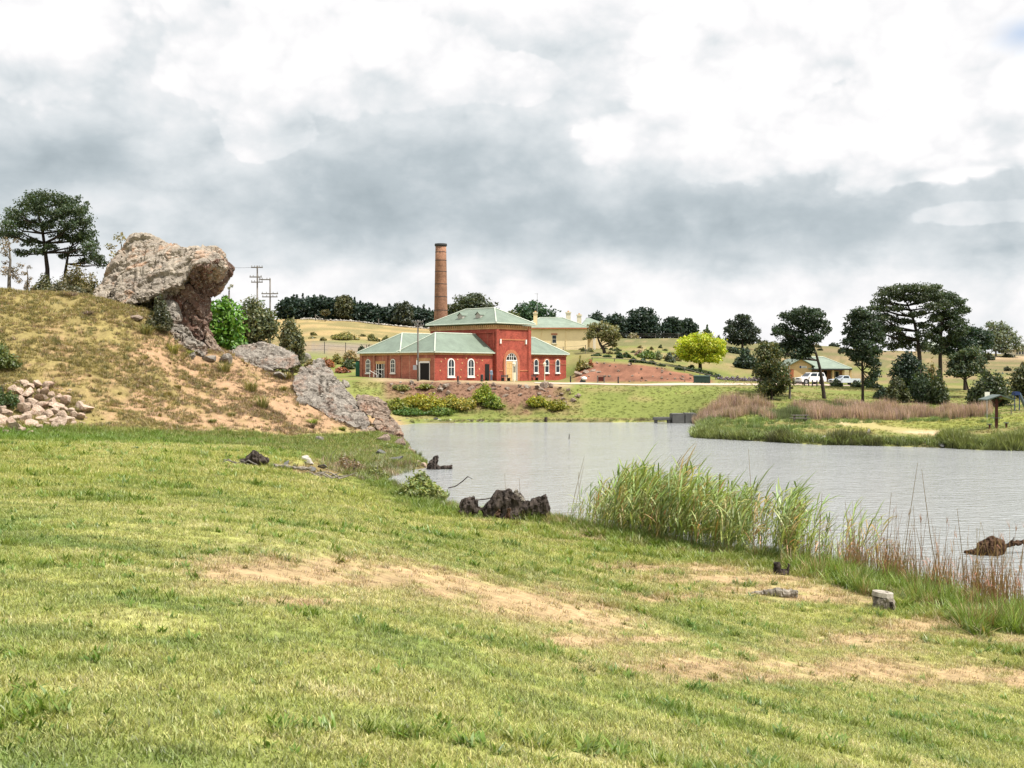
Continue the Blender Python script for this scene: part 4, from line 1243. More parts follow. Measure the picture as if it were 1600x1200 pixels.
    mb = mbw(); WR.bar(mb, 9.75, 10.65, 4.5, 7.0, 0.003, 0.03); mb.build('side_door', M['dark'], T)
    for (u, z) in ((1.2, 7.3), (4.3, 7.6), (5.2, 7.1), (5.0, 6.2), (8.1, 7.2), (8.6, 6.3), (9.2, 7.5), (8.3, 5.4), (4.9, 5.2), (1.0, 6.1), (6.0, 7.8), (2.0, 7.7)):
        mb = mbw(); WR.plate(mb, [(0.12 * math.cos(k * 1.047), 0.12 * math.sin(k * 1.047)) for k in range(6)], u, z, 0.003, 0.05); mb.build('anchor_plate', M['brick_tan'], T)
    # right wing
    wallbox('right_wing_wall', 1.5, 8.5, 7.403, 17.4, 4.0, ze - 0.02, 'brick_red')
    hip('wing_roof', 1.5, 8.5, 7.41, 17.4, ze, 11.0, 'b', 0.35, False, True)
    o = loc(1.5, 7.4)
    WC = Wall((o.x, o.y, 0), DR, -DL)
    for u in (0.5, 2.9, 5.35, 7.9):
        window(OffWall(WC, 0.0, inv), T, u, 5.75, 1.0, 2.05, True, 'white', (0, 1), True, 'brick_arch')
    mb = mbw(); WC.bar(mb, 0.02, 10.0, ze - 0.29, ze - 0.03, 0.003, 0.14); mb.build('eaves_band', M['brick_arch'], T)
    for (a0, a1) in ((1.15, 2.2), (3.6, 4.65), (6.05, 7.2), (8.6, 10.0)):
        mb = mbw(); WC.bar(mb, a0, a1, 7.0, 7.12, 0.003, 0.06); mb.build('string_course', M['brick_arch'], T)
    mb = mbw(); WC.bar(mb, -0.02, 10.0, 4.2, 4.85, 0.003, 0.10); mb.build('plinth', M['brick_red'], T)
    return T
class OffWall(Wall):
    """a wall whose zero plane is moved out by d and whose points come out in the parent's space"""
    def __init__(s, w, d, inv):
        s.o, s.u, s.n, s.d, s.inv = w.o, w.u, w.n, d, inv
    def p(s, u, z, out=0.0):
        q = s.o + s.u * u + s.n * (out + s.d)
        return s.inv @ Vector((q.x, q.y, s.o.z + z))


pumphouse()

def stack():
    Y = 176.0
    x = (688.8 - 800) * Y / F
    zb = 6.0
    zt = Zp(381, Y)
    T = empty('chimney_stack', (x, Y, zb), 'tall round brick chimney stack with iron bands rising behind the pumping station', 'chimney')
    h = zt - zb
    r0, r1 = 1.2, 0.83
    rr = lambda t: r0 + (r1 - r0) * t
    MB().tube([(0, 0, -2)] + [(0, 0, h * t) for t in np.linspace(0, 0.985, 9)], [r0 * 1.02] + [rr(t) for t in np.linspace(0, 0.985, 9)], 24).build('shaft', M['brick_stack'], T, True)
    MB().tube([(0, 0, h * 0.978), (0, 0, h * 0.986), (0, 0, h)], [r1 + 0.02, r1 + 0.14, r1 + 0.12], 24).build('cap', M['iron'], T)
    for py in (394, 407, 424.5, 444, 464, 485):
        t = (Zp(py, Y) - zb) / h
        mb = MB(); mb.tube([(0, 0, h * t - 0.04), (0, 0, h * t + 0.04)], rr(t) + 0.022, 24); mb.build('iron_band', M['iron'], T)
stack()

def yellow_house():
    Y = 212.0
    s = Y / F
    X = lambda px: (px - 800) * s
    zb, ze, zr = 9.0, Zp(513, Y), Zp(497.5, Y + 4.5)
    x0, x1 = X(815), X(918)
    T = empty('yellow_house', (X(870), Y, 9.6), 'ochre rendered house with pale green hipped roof and cream chimneys behind the pumping station', 'house')
    inv = Matrix.Translation((-X(870), -Y, -9.6))
    mb = MB(inv); mb.box(x0, x1, Y, Y + 9, zb, ze - 0.02); mb.build('wall', M['ochre'], T)
    ov = 0.45
    a0, a1, b0, b1 = x0 - ov, x1 + ov, Y - ov, Y + 9 + ov
    hh = (b1 - b0) / 2
    pts = [(a0, b0, ze), (a1, b0, ze), (a1, b1, ze), (a0, b1, ze), (a0 + hh - 1, (b0 + b1) / 2, zr), (a1 - hh, (b0 + b1) / 2, zr)]
    mb = MB(inv); roof_faces(mb, pts, [(0, 1, 5, 4), (3, 4, 5, 2), (0, 4, 3), (1, 2, 5)])
    rf = mb.build('roof', M['roof2'], T)
    mb = MB(inv)
    for a, b in ((0, 4), (1, 5), (2, 5), (3, 4), (4, 5)): capline(mb, pts[a], pts[b])
    mb.build('ridge_capping', M['cap'], rf)
    mb = MB(inv); mb.box(a0, a1, b0 - 0.06, b0 - 0.003, ze - 0.12, ze + 0.12); mb.build('gutter', M['brick_arch'], rf)
    # second block to the right, further back
    x2, x3 = X(924), X(962)
    Y2 = Y + 5
    ze2 = Zp(513, Y2)
    mb = MB(inv); mb.box(x1 + 0.01, x3, Y2, Y2 + 8, zb, ze2 - 0.02); mb.build('wall', M['ochre'], T)
    c = ((x1 + x3) / 2, Y2 + 4)
    pts = [(x1 - 1.2, Y2 - ov, ze2), (x3 + ov, Y2 - ov, ze2), (x3 + ov, Y2 + 8.5, ze2), (x1 - 1.2, Y2 + 8.5, ze2), (x1 + 0.4, Y2 + 4, Zp(498, Y2 + 4)), (x1 + 1.1, Y2 + 4, Zp(498, Y2 + 4))]
    mb = MB(inv); roof_faces(mb, pts, [(0, 1, 5, 4), (3, 4, 5, 2), (0, 4, 3), (1, 2, 5)])
    mb.build('roof', M['roof2'], T)
    # chimneys
    for px, w, y, pt in ((836.5, 0.72, Y + 1.2, 486), (888, 0.85, Y + 4.6, 485.5), (905, 0.8, Y + 5.5, 489.5)):
        zt = Zp(pt, y)
        zc = Zp(511 if px < 850 else 503, y)
        xx = (px - 800) * y / F
        mb = MB(inv); mb.box(xx - w / 2, xx + w / 2, y - w / 2, y + w / 2, zc - 0.6, zt - 0.5)
        ch = mb.build('chimney', M['ochre'] if px < 850 else M['cream'], T)
        mb = MB(inv); mb.box(xx - w / 2 - 0.1, xx + w / 2 + 0.1, y - w / 2 - 0.1, y + w / 2 + 0.1, zt - 0.499, zt - 0.25); mb.build('chimney_cap', M['cream'], ch)
        mb = MB(inv); mb.tube([(xx, y, zt - 0.25), (xx, y, zt)], [0.2, 0.15], 8); mb.build('chimney_pot', M['brick_tan'], ch)
    # window, downpipes
    Wf = OffWall(Wall((0, Y, 0), (1, 0, 0), (0, -1, 0)), 0.0, inv)
    window(Wf, T, X(866), Zp(536.5, Y), 0.85, 1.55, False, 'cream', (0, 1), True, None, 0.07, 'brick_arch')
    for px in (846, 884):
        mb = MB(inv); mb.tube([(X(px), Y - 0.06, zb), (X(px), Y - 0.06, ze - 0.1)], 0.04, 6); mb.build('downpipe', M['ochre'], T)
    # veranda on the right end
    zv = Zp(521, Y)
    mb = MB(inv); mb.prism([(x1 + 0.02, Y + 0.5, zv + 0.55), (X(932), Y + 0.5, zv), (X(932), Y + 0.5, zv + 0.1), (x1 + 0.02, Y + 0.5, zv + 0.65)], (0, 4.4, 0)); v = mb.build('veranda_roof', M['cap'], T)
    for yy in (Y + 0.7, Y + 4.6):
        mb = MB(inv); mb.box(X(930) - 0.07, X(930) + 0.07, yy - 0.07, yy + 0.07, zb + 0.1, zv); mb.build('veranda_post', M['white'], v)
    mb = MB(inv); mb.box(x1 + 0.003, x1 + 0.05, Y + 1.5, Y + 4, zb + 0.5, zv - 0.2); mb.build('door', M['brick_arch'], T)
    mb = MB(inv)
    y = Y + 1.6; xx = (839.5 - 800) * y / F
    mb.tube([(xx, y, Zp(505, y)), (xx, y, Zp(458, y))], 0.04, 5); mb.tube([(xx - 0.5, y, Zp(459, y)), (xx + 0.2, y, Zp(459, y))], 0.03, 5)
    mb.build('aerial', M['grey'], T)
yellow_house()

def cottage():
    Y = 181.0
    s = Y / F
    X = lambda px: (px - 800) * s
    zb = 3.6
    T = empty('visitor_cottage', (X(1280), Y, 4.0), 'low buff cottage with green roof and a brick veranda beside the car park', 'house')
    inv = Matrix.Translation((-X(1280), -Y, -4.0))
    # gable end block
    x0, x1 = X(1233), X(1268)
    ze, za = Zp(571, Y), Zp(561.5, Y)
    mb = MB(inv)
    xm = X(1251)
    mb.prism([(x0, Y, zb), (x1, Y, zb), (x1, Y, ze), (xm, Y, za), (x0, Y, ze)], (0, 9, 0)); mb.build('gable_wall', M['render'], T)
    mb = MB(inv)
    for xa, xb, z1 in ((x0 - 0.5, xm, ze - 0.25), (x1 + 0.5, xm, ze - 0.25)):
        mb.prism([(xa, Y - 0.4, z1), (xb, Y - 0.4, za + 0.03), (xb, Y - 0.4, za + 0.18), (xa, Y - 0.4, z1 + 0.15)], (0, 9.5, 0))
    mb.build('roof', M['roof'], T)
    Wf = OffWall(Wall((0, Y, 0), (1, 0, 0), (0, -1, 0)), 0.0, inv)
    mb = MB(); Wf.bar(mb, X(1249), X(1260.5), Zp(575.2, Y), Zp(571.8, Y), 0.003, 0.05); sg = mb.build('sign', M['white'], T)
    mb = MB(); Wf.plate(mb, [(0.17 * math.cos(k * 0.785), 0.17 * math.sin(k * 0.785)) for k in range(8)], X(1250.6), Zp(573.5, Y), 0.052, 0.07); mb.build('emblem', M['blue'], sg)
    mb = MB(); Wf.bar(mb, X(1253), X(1259.5), Zp(574.0, Y), Zp(573.0, Y), 0.052, 0.06); mb.build('lettering', M['slate'], sg)
    # main block
    x2, x3 = X(1268.5), X(1331)
    zv, zr = Zp(577, Y), Zp(559, Y + 5)
    mb = MB(inv); mb.box(x2, x3 - 1, Y + 1.9, Y + 9, zb, zv + 0.25); mb.build('wall', M['brick_cott'], T)
    pts = [(x2 - 0.6, Y - 0.2, zv), (x3, Y - 0.2, zv), (x3, Y + 10, zv), (x2 - 0.6, Y + 10, zv), (x2 - 0.4, Y + 5, zr), (x3 - 3.2, Y + 5, zr)]
    mb = MB(inv); roof_faces(mb, pts, [(0, 1, 5, 4), (3, 4, 5, 2), (1, 2, 5)])
    rf = mb.build('roof', M['roof2'], T)
    mb = MB(inv); capline(mb, pts[4], pts[5]); capline(mb, pts[5], pts[1]); mb.build('ridge_capping', M['cap'], rf)
    mb = MB(inv); mb.box(x2, x3, Y - 0.26, Y - 0.205, zv - 0.12, zv + 0.1); mb.build('gutter', M['iron'], rf)
    for px in (1302, 1318, 1329):
        mb = MB(inv); mb.box(X(px) - 0.16, X(px) + 0.16, Y, Y + 0.3, zb, zv - 0.003); mb.build('veranda_post', M['render'], T)
    Wm = OffWall(Wall((0, Y + 1.9, 0), (1, 0, 0), (0, -1, 0)), 0.0, inv)
    mb = MB(); Wm.bar(mb, X(1292), X(1297), zb, zb + 2.5, 0.003, 0.06); mb.build('door', M['dark'], T)
    window(Wm, T, X(1310), zb + 1.2, 1.3, 1.2, False, 'cream', (1, 0), True, None, 0.07)
    window(Wm, T, X(1280), zb + 1.2, 1.3, 1.2, False, 'cream', (1, 0), True, None, 0.07)
    # open porch with a brick pier at the left
    mb = MB(inv); mb.box(X(1229), X(1232.9), Y + 0.5, Y + 3, zb, Zp(577, Y)); mb.build('porch_wall', M['brick_cott'], T)
    mb = MB(inv); mb.box(X(1238) - 0.6, X(1240), Y - 0.06, Y - 0.003, zb, Zp(577, Y)); mb.build('porch_door', M['brick_arch'], T)
cottage()

def far_house():
    Y = 330.0; s = Y / F
    X = lambda px: (px - 800) * s
    T = empty('distant_house', (X(1592), Y, 10), 'small beige house with grey roof on the distant right hillside', 'house')
    inv = Matrix.Translation((-X(1592), -Y, -10))
    mb = MB(inv); mb.box(X(1583), X(1612), Y, Y + 8, 9, Zp(547, Y)); mb.build('wall', M['cream'], T)
    z = Zp(547, Y)
    pts = [(X(1581), Y - 0.6, z), (X(1614), Y - 0.6, z), (X(1614), Y + 8.6, z), (X(1581), Y + 8.6, z), (X(1588), Y + 4, Zp(542.5, Y)), (X(1606), Y + 4, Zp(542.5, Y))]
    mb = MB(inv); roof_faces(mb, pts, [(0, 1, 5, 4), (3, 4, 5, 2), (0, 4, 3), (1, 2, 5)]); mb.build('roof', M['stonepale'], T)
    Wf = OffWall(Wall((0, Y, 0), (1, 0, 0), (0, -1, 0)), 0.0, inv)
    for px in (1589, 1593.5, 1598):
        window(Wf, T, X(px), Zp(554, Y), 0.6, 1.0, False, 'white', (0, 0), False, None, 0.06)
    # the pale roof glimpsed between the big pines
    Y = 345.0; s = Y / F
    T = empty('distant_shed', (X(1458), Y, 10), 'pale roofed shed glimpsed between the trunks of the two big pines', 'shed')
    inv = Matrix.Translation((-(1458 - 800) * s, -Y, -10))
    xa, xb = (1443 - 800) * s, (1468 - 800) * s
    mb = MB(inv); mb.box(xa, xb, Y, Y + 7, 9, Zp(539, Y)); mb.build('wall', M['stonepale'], T)
    mb = MB(inv); mb.prism([(xa - 0.4, Y - 0.4, Zp(539, Y)), (xa - 0.4, Y + 3.5, Zp(534, Y)), (xa - 0.4, Y + 7.4, Zp(539, Y))], (xb - xa + 0.8, 0, 0)); mb.build('roof', M['cap'], T)
far_house()
# ------------------------------------------------------------------ rocks
def hull_mesh(hulls):
    bm = bmesh.new()
    for pts in hulls:
        b2 = bmesh.new()
        for p in pts: b2.verts.new(p)
        r = bmesh.ops.convex_hull(b2, input=b2.verts[:])
        dead = [g for g in r['geom_interior'] + r['geom_unused'] if isinstance(g, bmesh.types.BMVert)]
        bmesh.ops.delete(b2, geom=list(set(dead)), context='VERTS')
        tmp = bpy.data.meshes.new('t'); b2.to_mesh(tmp); b2.free()
        bm.from_mesh(tmp); bpy.data.meshes.remove(tmp)
    me = bpy.data.meshes.new('hulls'); bm.to_mesh(me); bm.free()
    return me
def remeshed(me, voxel, smooth_it=0):
    o = bpy.data.objects.new('t', me); COL.objects.link(o)
    md = o.modifiers.new('r', 'REMESH'); md.mode = 'VOXEL'; md.voxel_size = voxel
    if smooth_it:
        sm_ = o.modifiers.new('s', 'SMOOTH'); sm_.iterations = smooth_it; sm_.factor = 0.5
    dg = bpy.context.evaluated_depsgraph_get(); dg.update()
    out = bpy.data.meshes.new_from_object(o.evaluated_get(dg))
    bpy.data.objects.remove(o); bpy.data.meshes.remove(me)
    return out
def displace(me, fn):
    n = len(me.vertices)
    co = np.empty(n * 3, np.float32); me.vertices.foreach_get('co', co); co = co.reshape(-1, 3).astype(float)
    no = np.empty(n * 3, np.float32); me.vertex_normals.foreach_get('vector', no); no = no.reshape(-1, 3)
    co = fn(co, no)
    me.vertices.foreach_set('co', co.astype(np.float32).ravel()); me.update()
_RB = np.array(Matrix.Rotation(0.5, 3, 'Y') @ Matrix.Rotation(0.35, 3, 'X') @ Matrix.Rotation(0.6, 3, 'Z'))
def joints(c, f, seed):
    """offset of each block of a jointed rock, and a groove where blocks meet"""
    w = np.stack([fbm(c[:, 0] * 0.5 + 7 * k + seed, c[:, 1] * 0.5, c[:, 2] * 0.5, 3) - 0.5 for k in range(3)], 1)
    q = (c @ _RB.T + w * 1.3) * np.array([f, f * 0.8, f * 1.25]) + seed
    i = np.floor(q); fr = q - i
    e = (np.minimum(fr, 1 - fr) / f).min(1)
    return _h(i[:, 0], i[:, 1], i[:, 2]) - 0.5, sm(0.14, 0.0, e)
def rocky(amp, f0, strata=0.0, dirn=(0.3, 0.2, 1.0), fs=1.0):
    dn = np.array(dirn) / np.linalg.norm(dirn)
    def fn(c, n):
        a = fbm(c[:, 0] * f0, c[:, 1] * f0, c[:, 2] * f0, 5, 0.55) - 0.5
        r = 1 - 2 * np.abs(fbm(c[:, 0] * f0 * 1.7 + 9, c[:, 1] * f0 * 1.7, c[:, 2] * f0 * 1.7, 4) - 0.5)
        crack = sm(0.90, 0.99, r)
        t = (c @ dn) * fs + a * 1.6
        st = (np.abs((t % 1.0) - 0.5) * 2) ** 4
        b = fbm(c[:, 0] * f0 * 4.3 + 3, c[:, 1] * f0 * 4.3, c[:, 2] * f0 * 4.3, 3, 0.6) - 0.5
        j1, g1 = joints(c, 0.42, 3.0); j2, g2 = joints(c, 1.1, 11.0)
        d = (j1 * 1.0 - g1 * 0.35 + j2 * 0.45 - g2 * 0.22) * amp * 1.25 + a * 1.5 * amp + b * 0.5 * amp - crack * amp * 0.8 - st * strata
        return c + n * d[:, None]
    return fn
def rock_thing(name, hulls, label, mat, voxel=0.16, amp=0.45, f0=0.55, strata=0.15, dirn=(0.3, 0.2, 1.0), fs=1.0, cat='rock', smooth_it=0):
    pts = [[P(*p) for p in h] for h in hulls]
    allp = [p for h in pts for p in h]
    c = sum(allp, Vector()) / len(allp)
    c.z = min(p.z for p in allp)
    pts = [[p - c for p in h] for h in pts]
    me = remeshed(hull_mesh(pts), voxel, smooth_it)
    displace(me, rocky(amp, f0, strata, dirn, fs))
    me.name = name
    me.materials.clear(); me.materials.append(M[mat])
    o = link(name, me, None, c)
    return tag(o, label, cat)

rock_thing('great_rock', [
    [(203, 371, 99), (214, 365, 98.5), (227, 367, 98), (250, 377, 97), (276, 382, 96), (262, 447, 92.2), (222, 470, 91.6), (150, 464, 94.5), (148, 452, 96), (168, 428, 97.5), (187, 402, 98.5), (292, 437, 92), (290, 388, 95.5),
     (296, 398, 94), (200, 385, 105), (290, 395, 105), (300, 440, 104), (165, 455, 105), (180, 474, 93), (292, 470, 95)],
    [(284, 390, 95.5), (300, 385, 95), (320, 383, 95), (338, 385, 96), (354, 399, 96.5), (366, 419, 97), (357, 436, 98), (344, 457, 98), (331, 466, 97.5), (312, 460, 95.6), (299, 444, 94), (290, 432, 92.6), (304, 412, 91.8), (322, 408, 91.8), (345, 404, 93.5), (352, 418, 94),
     (300, 395, 104), (345, 410, 104), (335, 455, 104)],
    [(170, 470, 95), (262, 470, 96), (300, 535, 95.5), (314, 560, 97), (190, 490, 98), (300, 562, 103), (180, 470, 103), (315, 480, 101)],
], 'great overhanging granite boulder shaped like a crouching head on the hill crest', 'rock', 0.15, 0.30, 0.36, 0.05, (0.5, 0.1, 1.0), 0.45)
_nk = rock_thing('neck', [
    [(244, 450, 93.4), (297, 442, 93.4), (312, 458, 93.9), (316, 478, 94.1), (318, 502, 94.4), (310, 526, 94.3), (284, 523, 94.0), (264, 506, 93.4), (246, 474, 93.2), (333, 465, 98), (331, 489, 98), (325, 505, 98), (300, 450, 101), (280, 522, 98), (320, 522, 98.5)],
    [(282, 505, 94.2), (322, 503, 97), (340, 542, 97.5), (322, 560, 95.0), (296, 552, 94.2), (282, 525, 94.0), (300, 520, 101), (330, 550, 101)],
], None, 'rock_shaded', 0.14, 0.32, 0.45, 0.08, (0.5, 0.1, 1.0), 0.45)
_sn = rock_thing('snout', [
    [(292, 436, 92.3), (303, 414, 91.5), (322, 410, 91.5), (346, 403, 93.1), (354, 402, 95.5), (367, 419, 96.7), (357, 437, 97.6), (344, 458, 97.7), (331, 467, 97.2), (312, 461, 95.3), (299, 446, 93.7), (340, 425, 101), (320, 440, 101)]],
    None, 'rock_shaded', 0.12, 0.30, 0.5, 0.08, (0.5, 0.1, 1.0), 0.45)
_gr = bpy.data.objects['great_rock']
for _o in (_nk, _sn):
    _o.location = _o.location - _gr.location; _o.parent = _gr
    del _o['category']
rock_thing('split_rock', [[(145, 462, 93.5), (152, 446, 94), (165, 436, 94.5), (178, 446, 94), (172, 464, 93.2), (158, 472, 93), (160, 450, 97)],
                          [(176, 466, 93), (180, 446, 93.6), (196, 440, 94), (212, 458, 92.4), (216, 474, 91.8), (190, 478, 92), (190, 450, 97)]],
           'small split boulders at the left foot of the great boulder', 'rock', 0.10, 0.22, 0.9, 0.05)
rock_thing('ledge_rock', [[(254, 474, 93), (272, 466, 93), (286, 500, 93), (272, 510, 92.2), (254, 503, 92.2), (262, 488, 91.8), (268, 480, 97)],
                          [(256, 504, 91.8), (290, 508, 92.3), (312, 532, 92.8), (330, 553, 92.8), (320, 562, 92.2), (284, 545, 91.5), (260, 522, 91.8), (300, 540, 97), (265, 505, 97)]],
           'layered grey ledges stepping down below the neck of the great boulder', 'rock_grey', 0.10, 0.26, 0.9, 0.07, (0.55, 0.1, 1.0), 1.3)
rock_thing('shadowed_rock', [[(321, 514, 95), (337, 529, 95.5), (353, 552, 96), (346, 561, 95.5), (325, 560, 94.5), (317, 540, 95), (345, 548, 99), (320, 522, 99)]],
           'dark rust stained block under the chin of the great boulder', 'rock_rust', 0.11, 0.25, 0.8, 0.1)
rock_thing('flat_boulder', [[(357, 550, 98.5), (371, 537, 99.5), (395, 534, 100), (421, 537, 100), (445, 544, 100), (467, 556, 99.5), (472, 569, 98.5), (452, 577, 97.2), (428, 574, 96.5), (398, 579, 96.3), (368, 574, 97), (380, 545, 104), (450, 555, 104)]],
           'broad flat topped grey boulder halfway along the rocky spur', 'rock_grey', 0.12, 0.20, 0.5, 0.10, (0.2, 0.1, 1.0), 0.7)
rock_thing('slab_rock', [[(454, 596, 93), (470, 576, 95), (497, 566, 96), (512, 575, 96.5), (528, 593, 96), (548, 619, 95), (566, 640, 94), (580, 658, 93), (574, 676, 91.5), (530, 662, 90.5), (490, 644, 91), (462, 622, 91.5), (500, 580, 100), (550, 625, 100)],
                         [(486, 563, 96.5), (500, 560, 97), (519, 576, 97), (524, 590, 96.5), (505, 592, 95.5), (488, 580, 96), (505, 575, 100)]],
           'long tilted grey slab sloping down the spur to the water', 'rock_grey', 0.12, 0.22, 0.5, 0.14, (-0.6, 0.2, 1.0), 0.8)
rock_thing('end_rock', [[(555, 622, 95), (566, 615, 96), (584, 617, 96), (602, 631, 96), (611, 646, 95.5), (604, 660, 94), (575, 650, 93.5), (560, 640, 94), (590, 635, 100)],
                        [(586, 652, 93.5), (606, 644, 94.5), (622, 659, 95), (633, 680, 95), (632, 694, 94.5), (612, 690, 93), (592, 674, 92.5), (578, 662, 93), (615, 665, 99)]],
           'rust brown boulder at the tip of the rocky spur beside the water', 'rock_rust', 0.11, 0.22, 0.65, 0.12, (-0.5, 0.2, 1.0), 1.0)
rock_thing('broken_rock', [[(560, 676, 91), (580, 664, 92), (602, 676, 92), (608, 690, 91.5), (585, 692, 90), (565, 688, 90), (585, 676, 95)]],
           'orange broken stones under the end of the tilted slab', 'rock_rust', 0.10, 0.28, 1.1, 0.1)
rock_thing('shore_rock', [[(632, 706, 81), (640, 697, 82), (652, 705, 82), (652, 716, 80), (636, 717, 80), (642, 706, 85)]],
           'small dark rock at the waterline just past the spur', 'rock_rust', 0.08, 0.14, 1.2, 0.05)

SPUR = [(440, 592, 12, 'small boulder between the flat boulder and the tilted slab'), (478, 566, 12, 'squarish rock above the head of the tilted slab'), (540, 604, 11, 'rock wedged on the upper right edge of the tilted slab'), (562, 648, 14, 'dark rock between the tilted slab and the end boulder'), (548, 668, 12, 'rough rock under the middle of the tilted slab'),
        (600, 690, 12, 'rust rock at the foot of the end boulder, left'), (622, 697, 10, 'rust rock at the foot of the end boulder, right'), (470, 630, 11, 'half buried rock left of the tilted slab'), (420, 582, 10, 'half buried rock below the flat boulder'), (330, 566, 11, 'rock at the foot of the ledges, left'), (352, 568, 12, 'rock at the foot of the ledges, right'), (300, 560, 9, 'small rock on the slope under the ledges'),
        (215, 500, 10, 'half buried reddish rock on the slope left of the ledges'), (235, 512, 9, 'low reddish rock on the slope below the dark upright bush'), (500, 690, 9, 'small stone on the bare earth below the tilted slab')]
def chiselled(rng, sub=2, cuts=15):
    bm = bmesh.new(); bmesh.ops.create_icosphere(bm, subdivisions=sub, radius=1.0)
    V = np.array([v.co[:] for v in bm.verts])
    for _ in range(cuts):
        d = rng.normal(size=3); d /= np.linalg.norm(d)
        o = rng.uniform(0.36, 0.66)
        V -= np.maximum(V @ d - o, 0)[:, None] * d
    V *= np.array([rng.uniform(1.1, 1.7), rng.uniform(1.0, 1.5), rng.uniform(0.8, 1.2)])
    V += rng.normal(0, 0.012, V.shape)
    for v, p in zip(bm.verts, V): v.co = p
    me = bpy.data.meshes.new('stone'); bm.to_mesh(me); bm.free()
    return me
_rr = np.random.default_rng(5)
STONES = [chiselled(_rr) for _ in range(9)]
def stone(name, p, r, mat, label, cat='rock', group=None, k=None, sink=0.25, rz=None):
    me = STONES[k if k is not None else random.randrange(len(STONES))]
    key = me.name + mat
    if key not in _stone_cache:
        m2 = me.copy(); m2.materials.clear(); m2.materials.append(M[mat]); _stone_cache[key] = m2
    o = link(name, _stone_cache[key])
    r = r if isinstance(r, tuple) else (r, r, r)
    o.location = (p[0], p[1], p[2] + r[2] * (0.62 - sink))
    o.scale = r
    o.rotation_euler = (random.uniform(-0.55, 0.55), random.uniform(-0.55, 0.55), rz if rz is not None else random.uniform(0, 6.28))
    return tag(o, label, cat, group)
_stone_cache = {}
for _px, _py, _r, _l in SPUR:
    _g = G(_px, _py, 60); _s = _r * _g.y / F
    stone('spur_rock', _g, (_s * 1.2, _s, _s * 0.9), 'rock_rust' if 'rust' in _l or 'red' in _l else 'rock_grey', _l, 'rock')
def rubble():
    rng = np.random.default_rng(21)
    spots = [(20, 610, 9), (36, 598, 8), (30, 612, 10), (46, 604, 9), (58, 603, 8), (73, 604, 8), (44, 616, 12), (62, 622, 10), (92, 620, 7), (52, 630, 13), (66, 634, 11), (82, 628, 9),
             (10, 646, 13), (24, 652, 12), (38, 640, 12), (56, 644, 13), (40, 654, 11), (90, 636, 11), (104, 630, 9), (112, 642, 10), (124, 634, 9), (132, 640, 12), (98, 650, 10), (86, 658, 10),
             (76, 648, 9), (66, 656, 9), (108, 656, 11), (96, 662, 10), (84, 666, 7), (52, 664, 9), (26, 668, 10), (34, 674, 7), (10, 676, 8), (3, 658, 11), (16, 660, 9), (62, 668, 8), (48, 676, 7),
             (70, 614, 8), (80, 618, 6), (118, 650, 7), (126, 652, 7), (100, 640, 7), (14, 632, 8), (30, 626, 9), (2, 640, 10), (46, 648, 8), (60, 612, 6), (88, 646, 7), (72, 662, 7), (5, 668, 6), (114, 662, 5),
             (-14, 640, 12), (-22, 654, 13), (-12, 664, 9), (-8, 650, 10), (-30, 646, 10)]
    for i, (px, py, rp) in enumerate(spots):
        g = G(px, py + rp * 0.4, 50)
        r = rp * g.y / F * rng.uniform(0.85, 1.3)
        stone('rubble_stone', g, (r * rng.uniform(0.9, 1.3), r, r * rng.uniform(0.8, 1.1)), 'rubble', 'pale pinkish broken stone in the rubble heap at the left foot of the slope', 'stone', 'broken stones of the rubble heap', None, 0.15)
    # chips between them
    n = 500
    V, Fc = [], []
    for _ in range(n):
        px, py = rng.uniform(-10, 140), rng.uniform(596, 682)
        if abs((px - 20) / 110 * 55 + 605 + 5 - py) > 45: continue
        V.append((px, py))
    mb_v, mb_f = [], []
    sv = np.array([v.co[:] for v in STONES[0].vertices]); sf = [tuple(p.vertices) for p in STONES[0].polygons]
    for px, py in V[:160]:
        g = G(px, py, 50); s = rng.uniform(0.06, 0.16)
        a = rng.uniform(0, 6.28); ca, sa = math.cos(a), math.sin(a)
        q = sv * s * rng.uniform(0.7, 1.3, 3)
        q = np.stack([q[:, 0] * ca - q[:, 1] * sa, q[:, 0] * sa + q[:, 1] * ca, q[:, 2]], 1) + np.array(g)
        b = len(mb_v) * len(sv)
        mb_v.append(q); mb_f += [tuple(b + i for i in f) for f in sf]
    o = link('rubble_chips', np_mesh('rubble_chips', np.concatenate(mb_v), np.array(mb_f), M['rubble']))
    tag(o, 'small pale chips scattered among the rubble stones', 'rubble', None, 'stuff')
rubble()

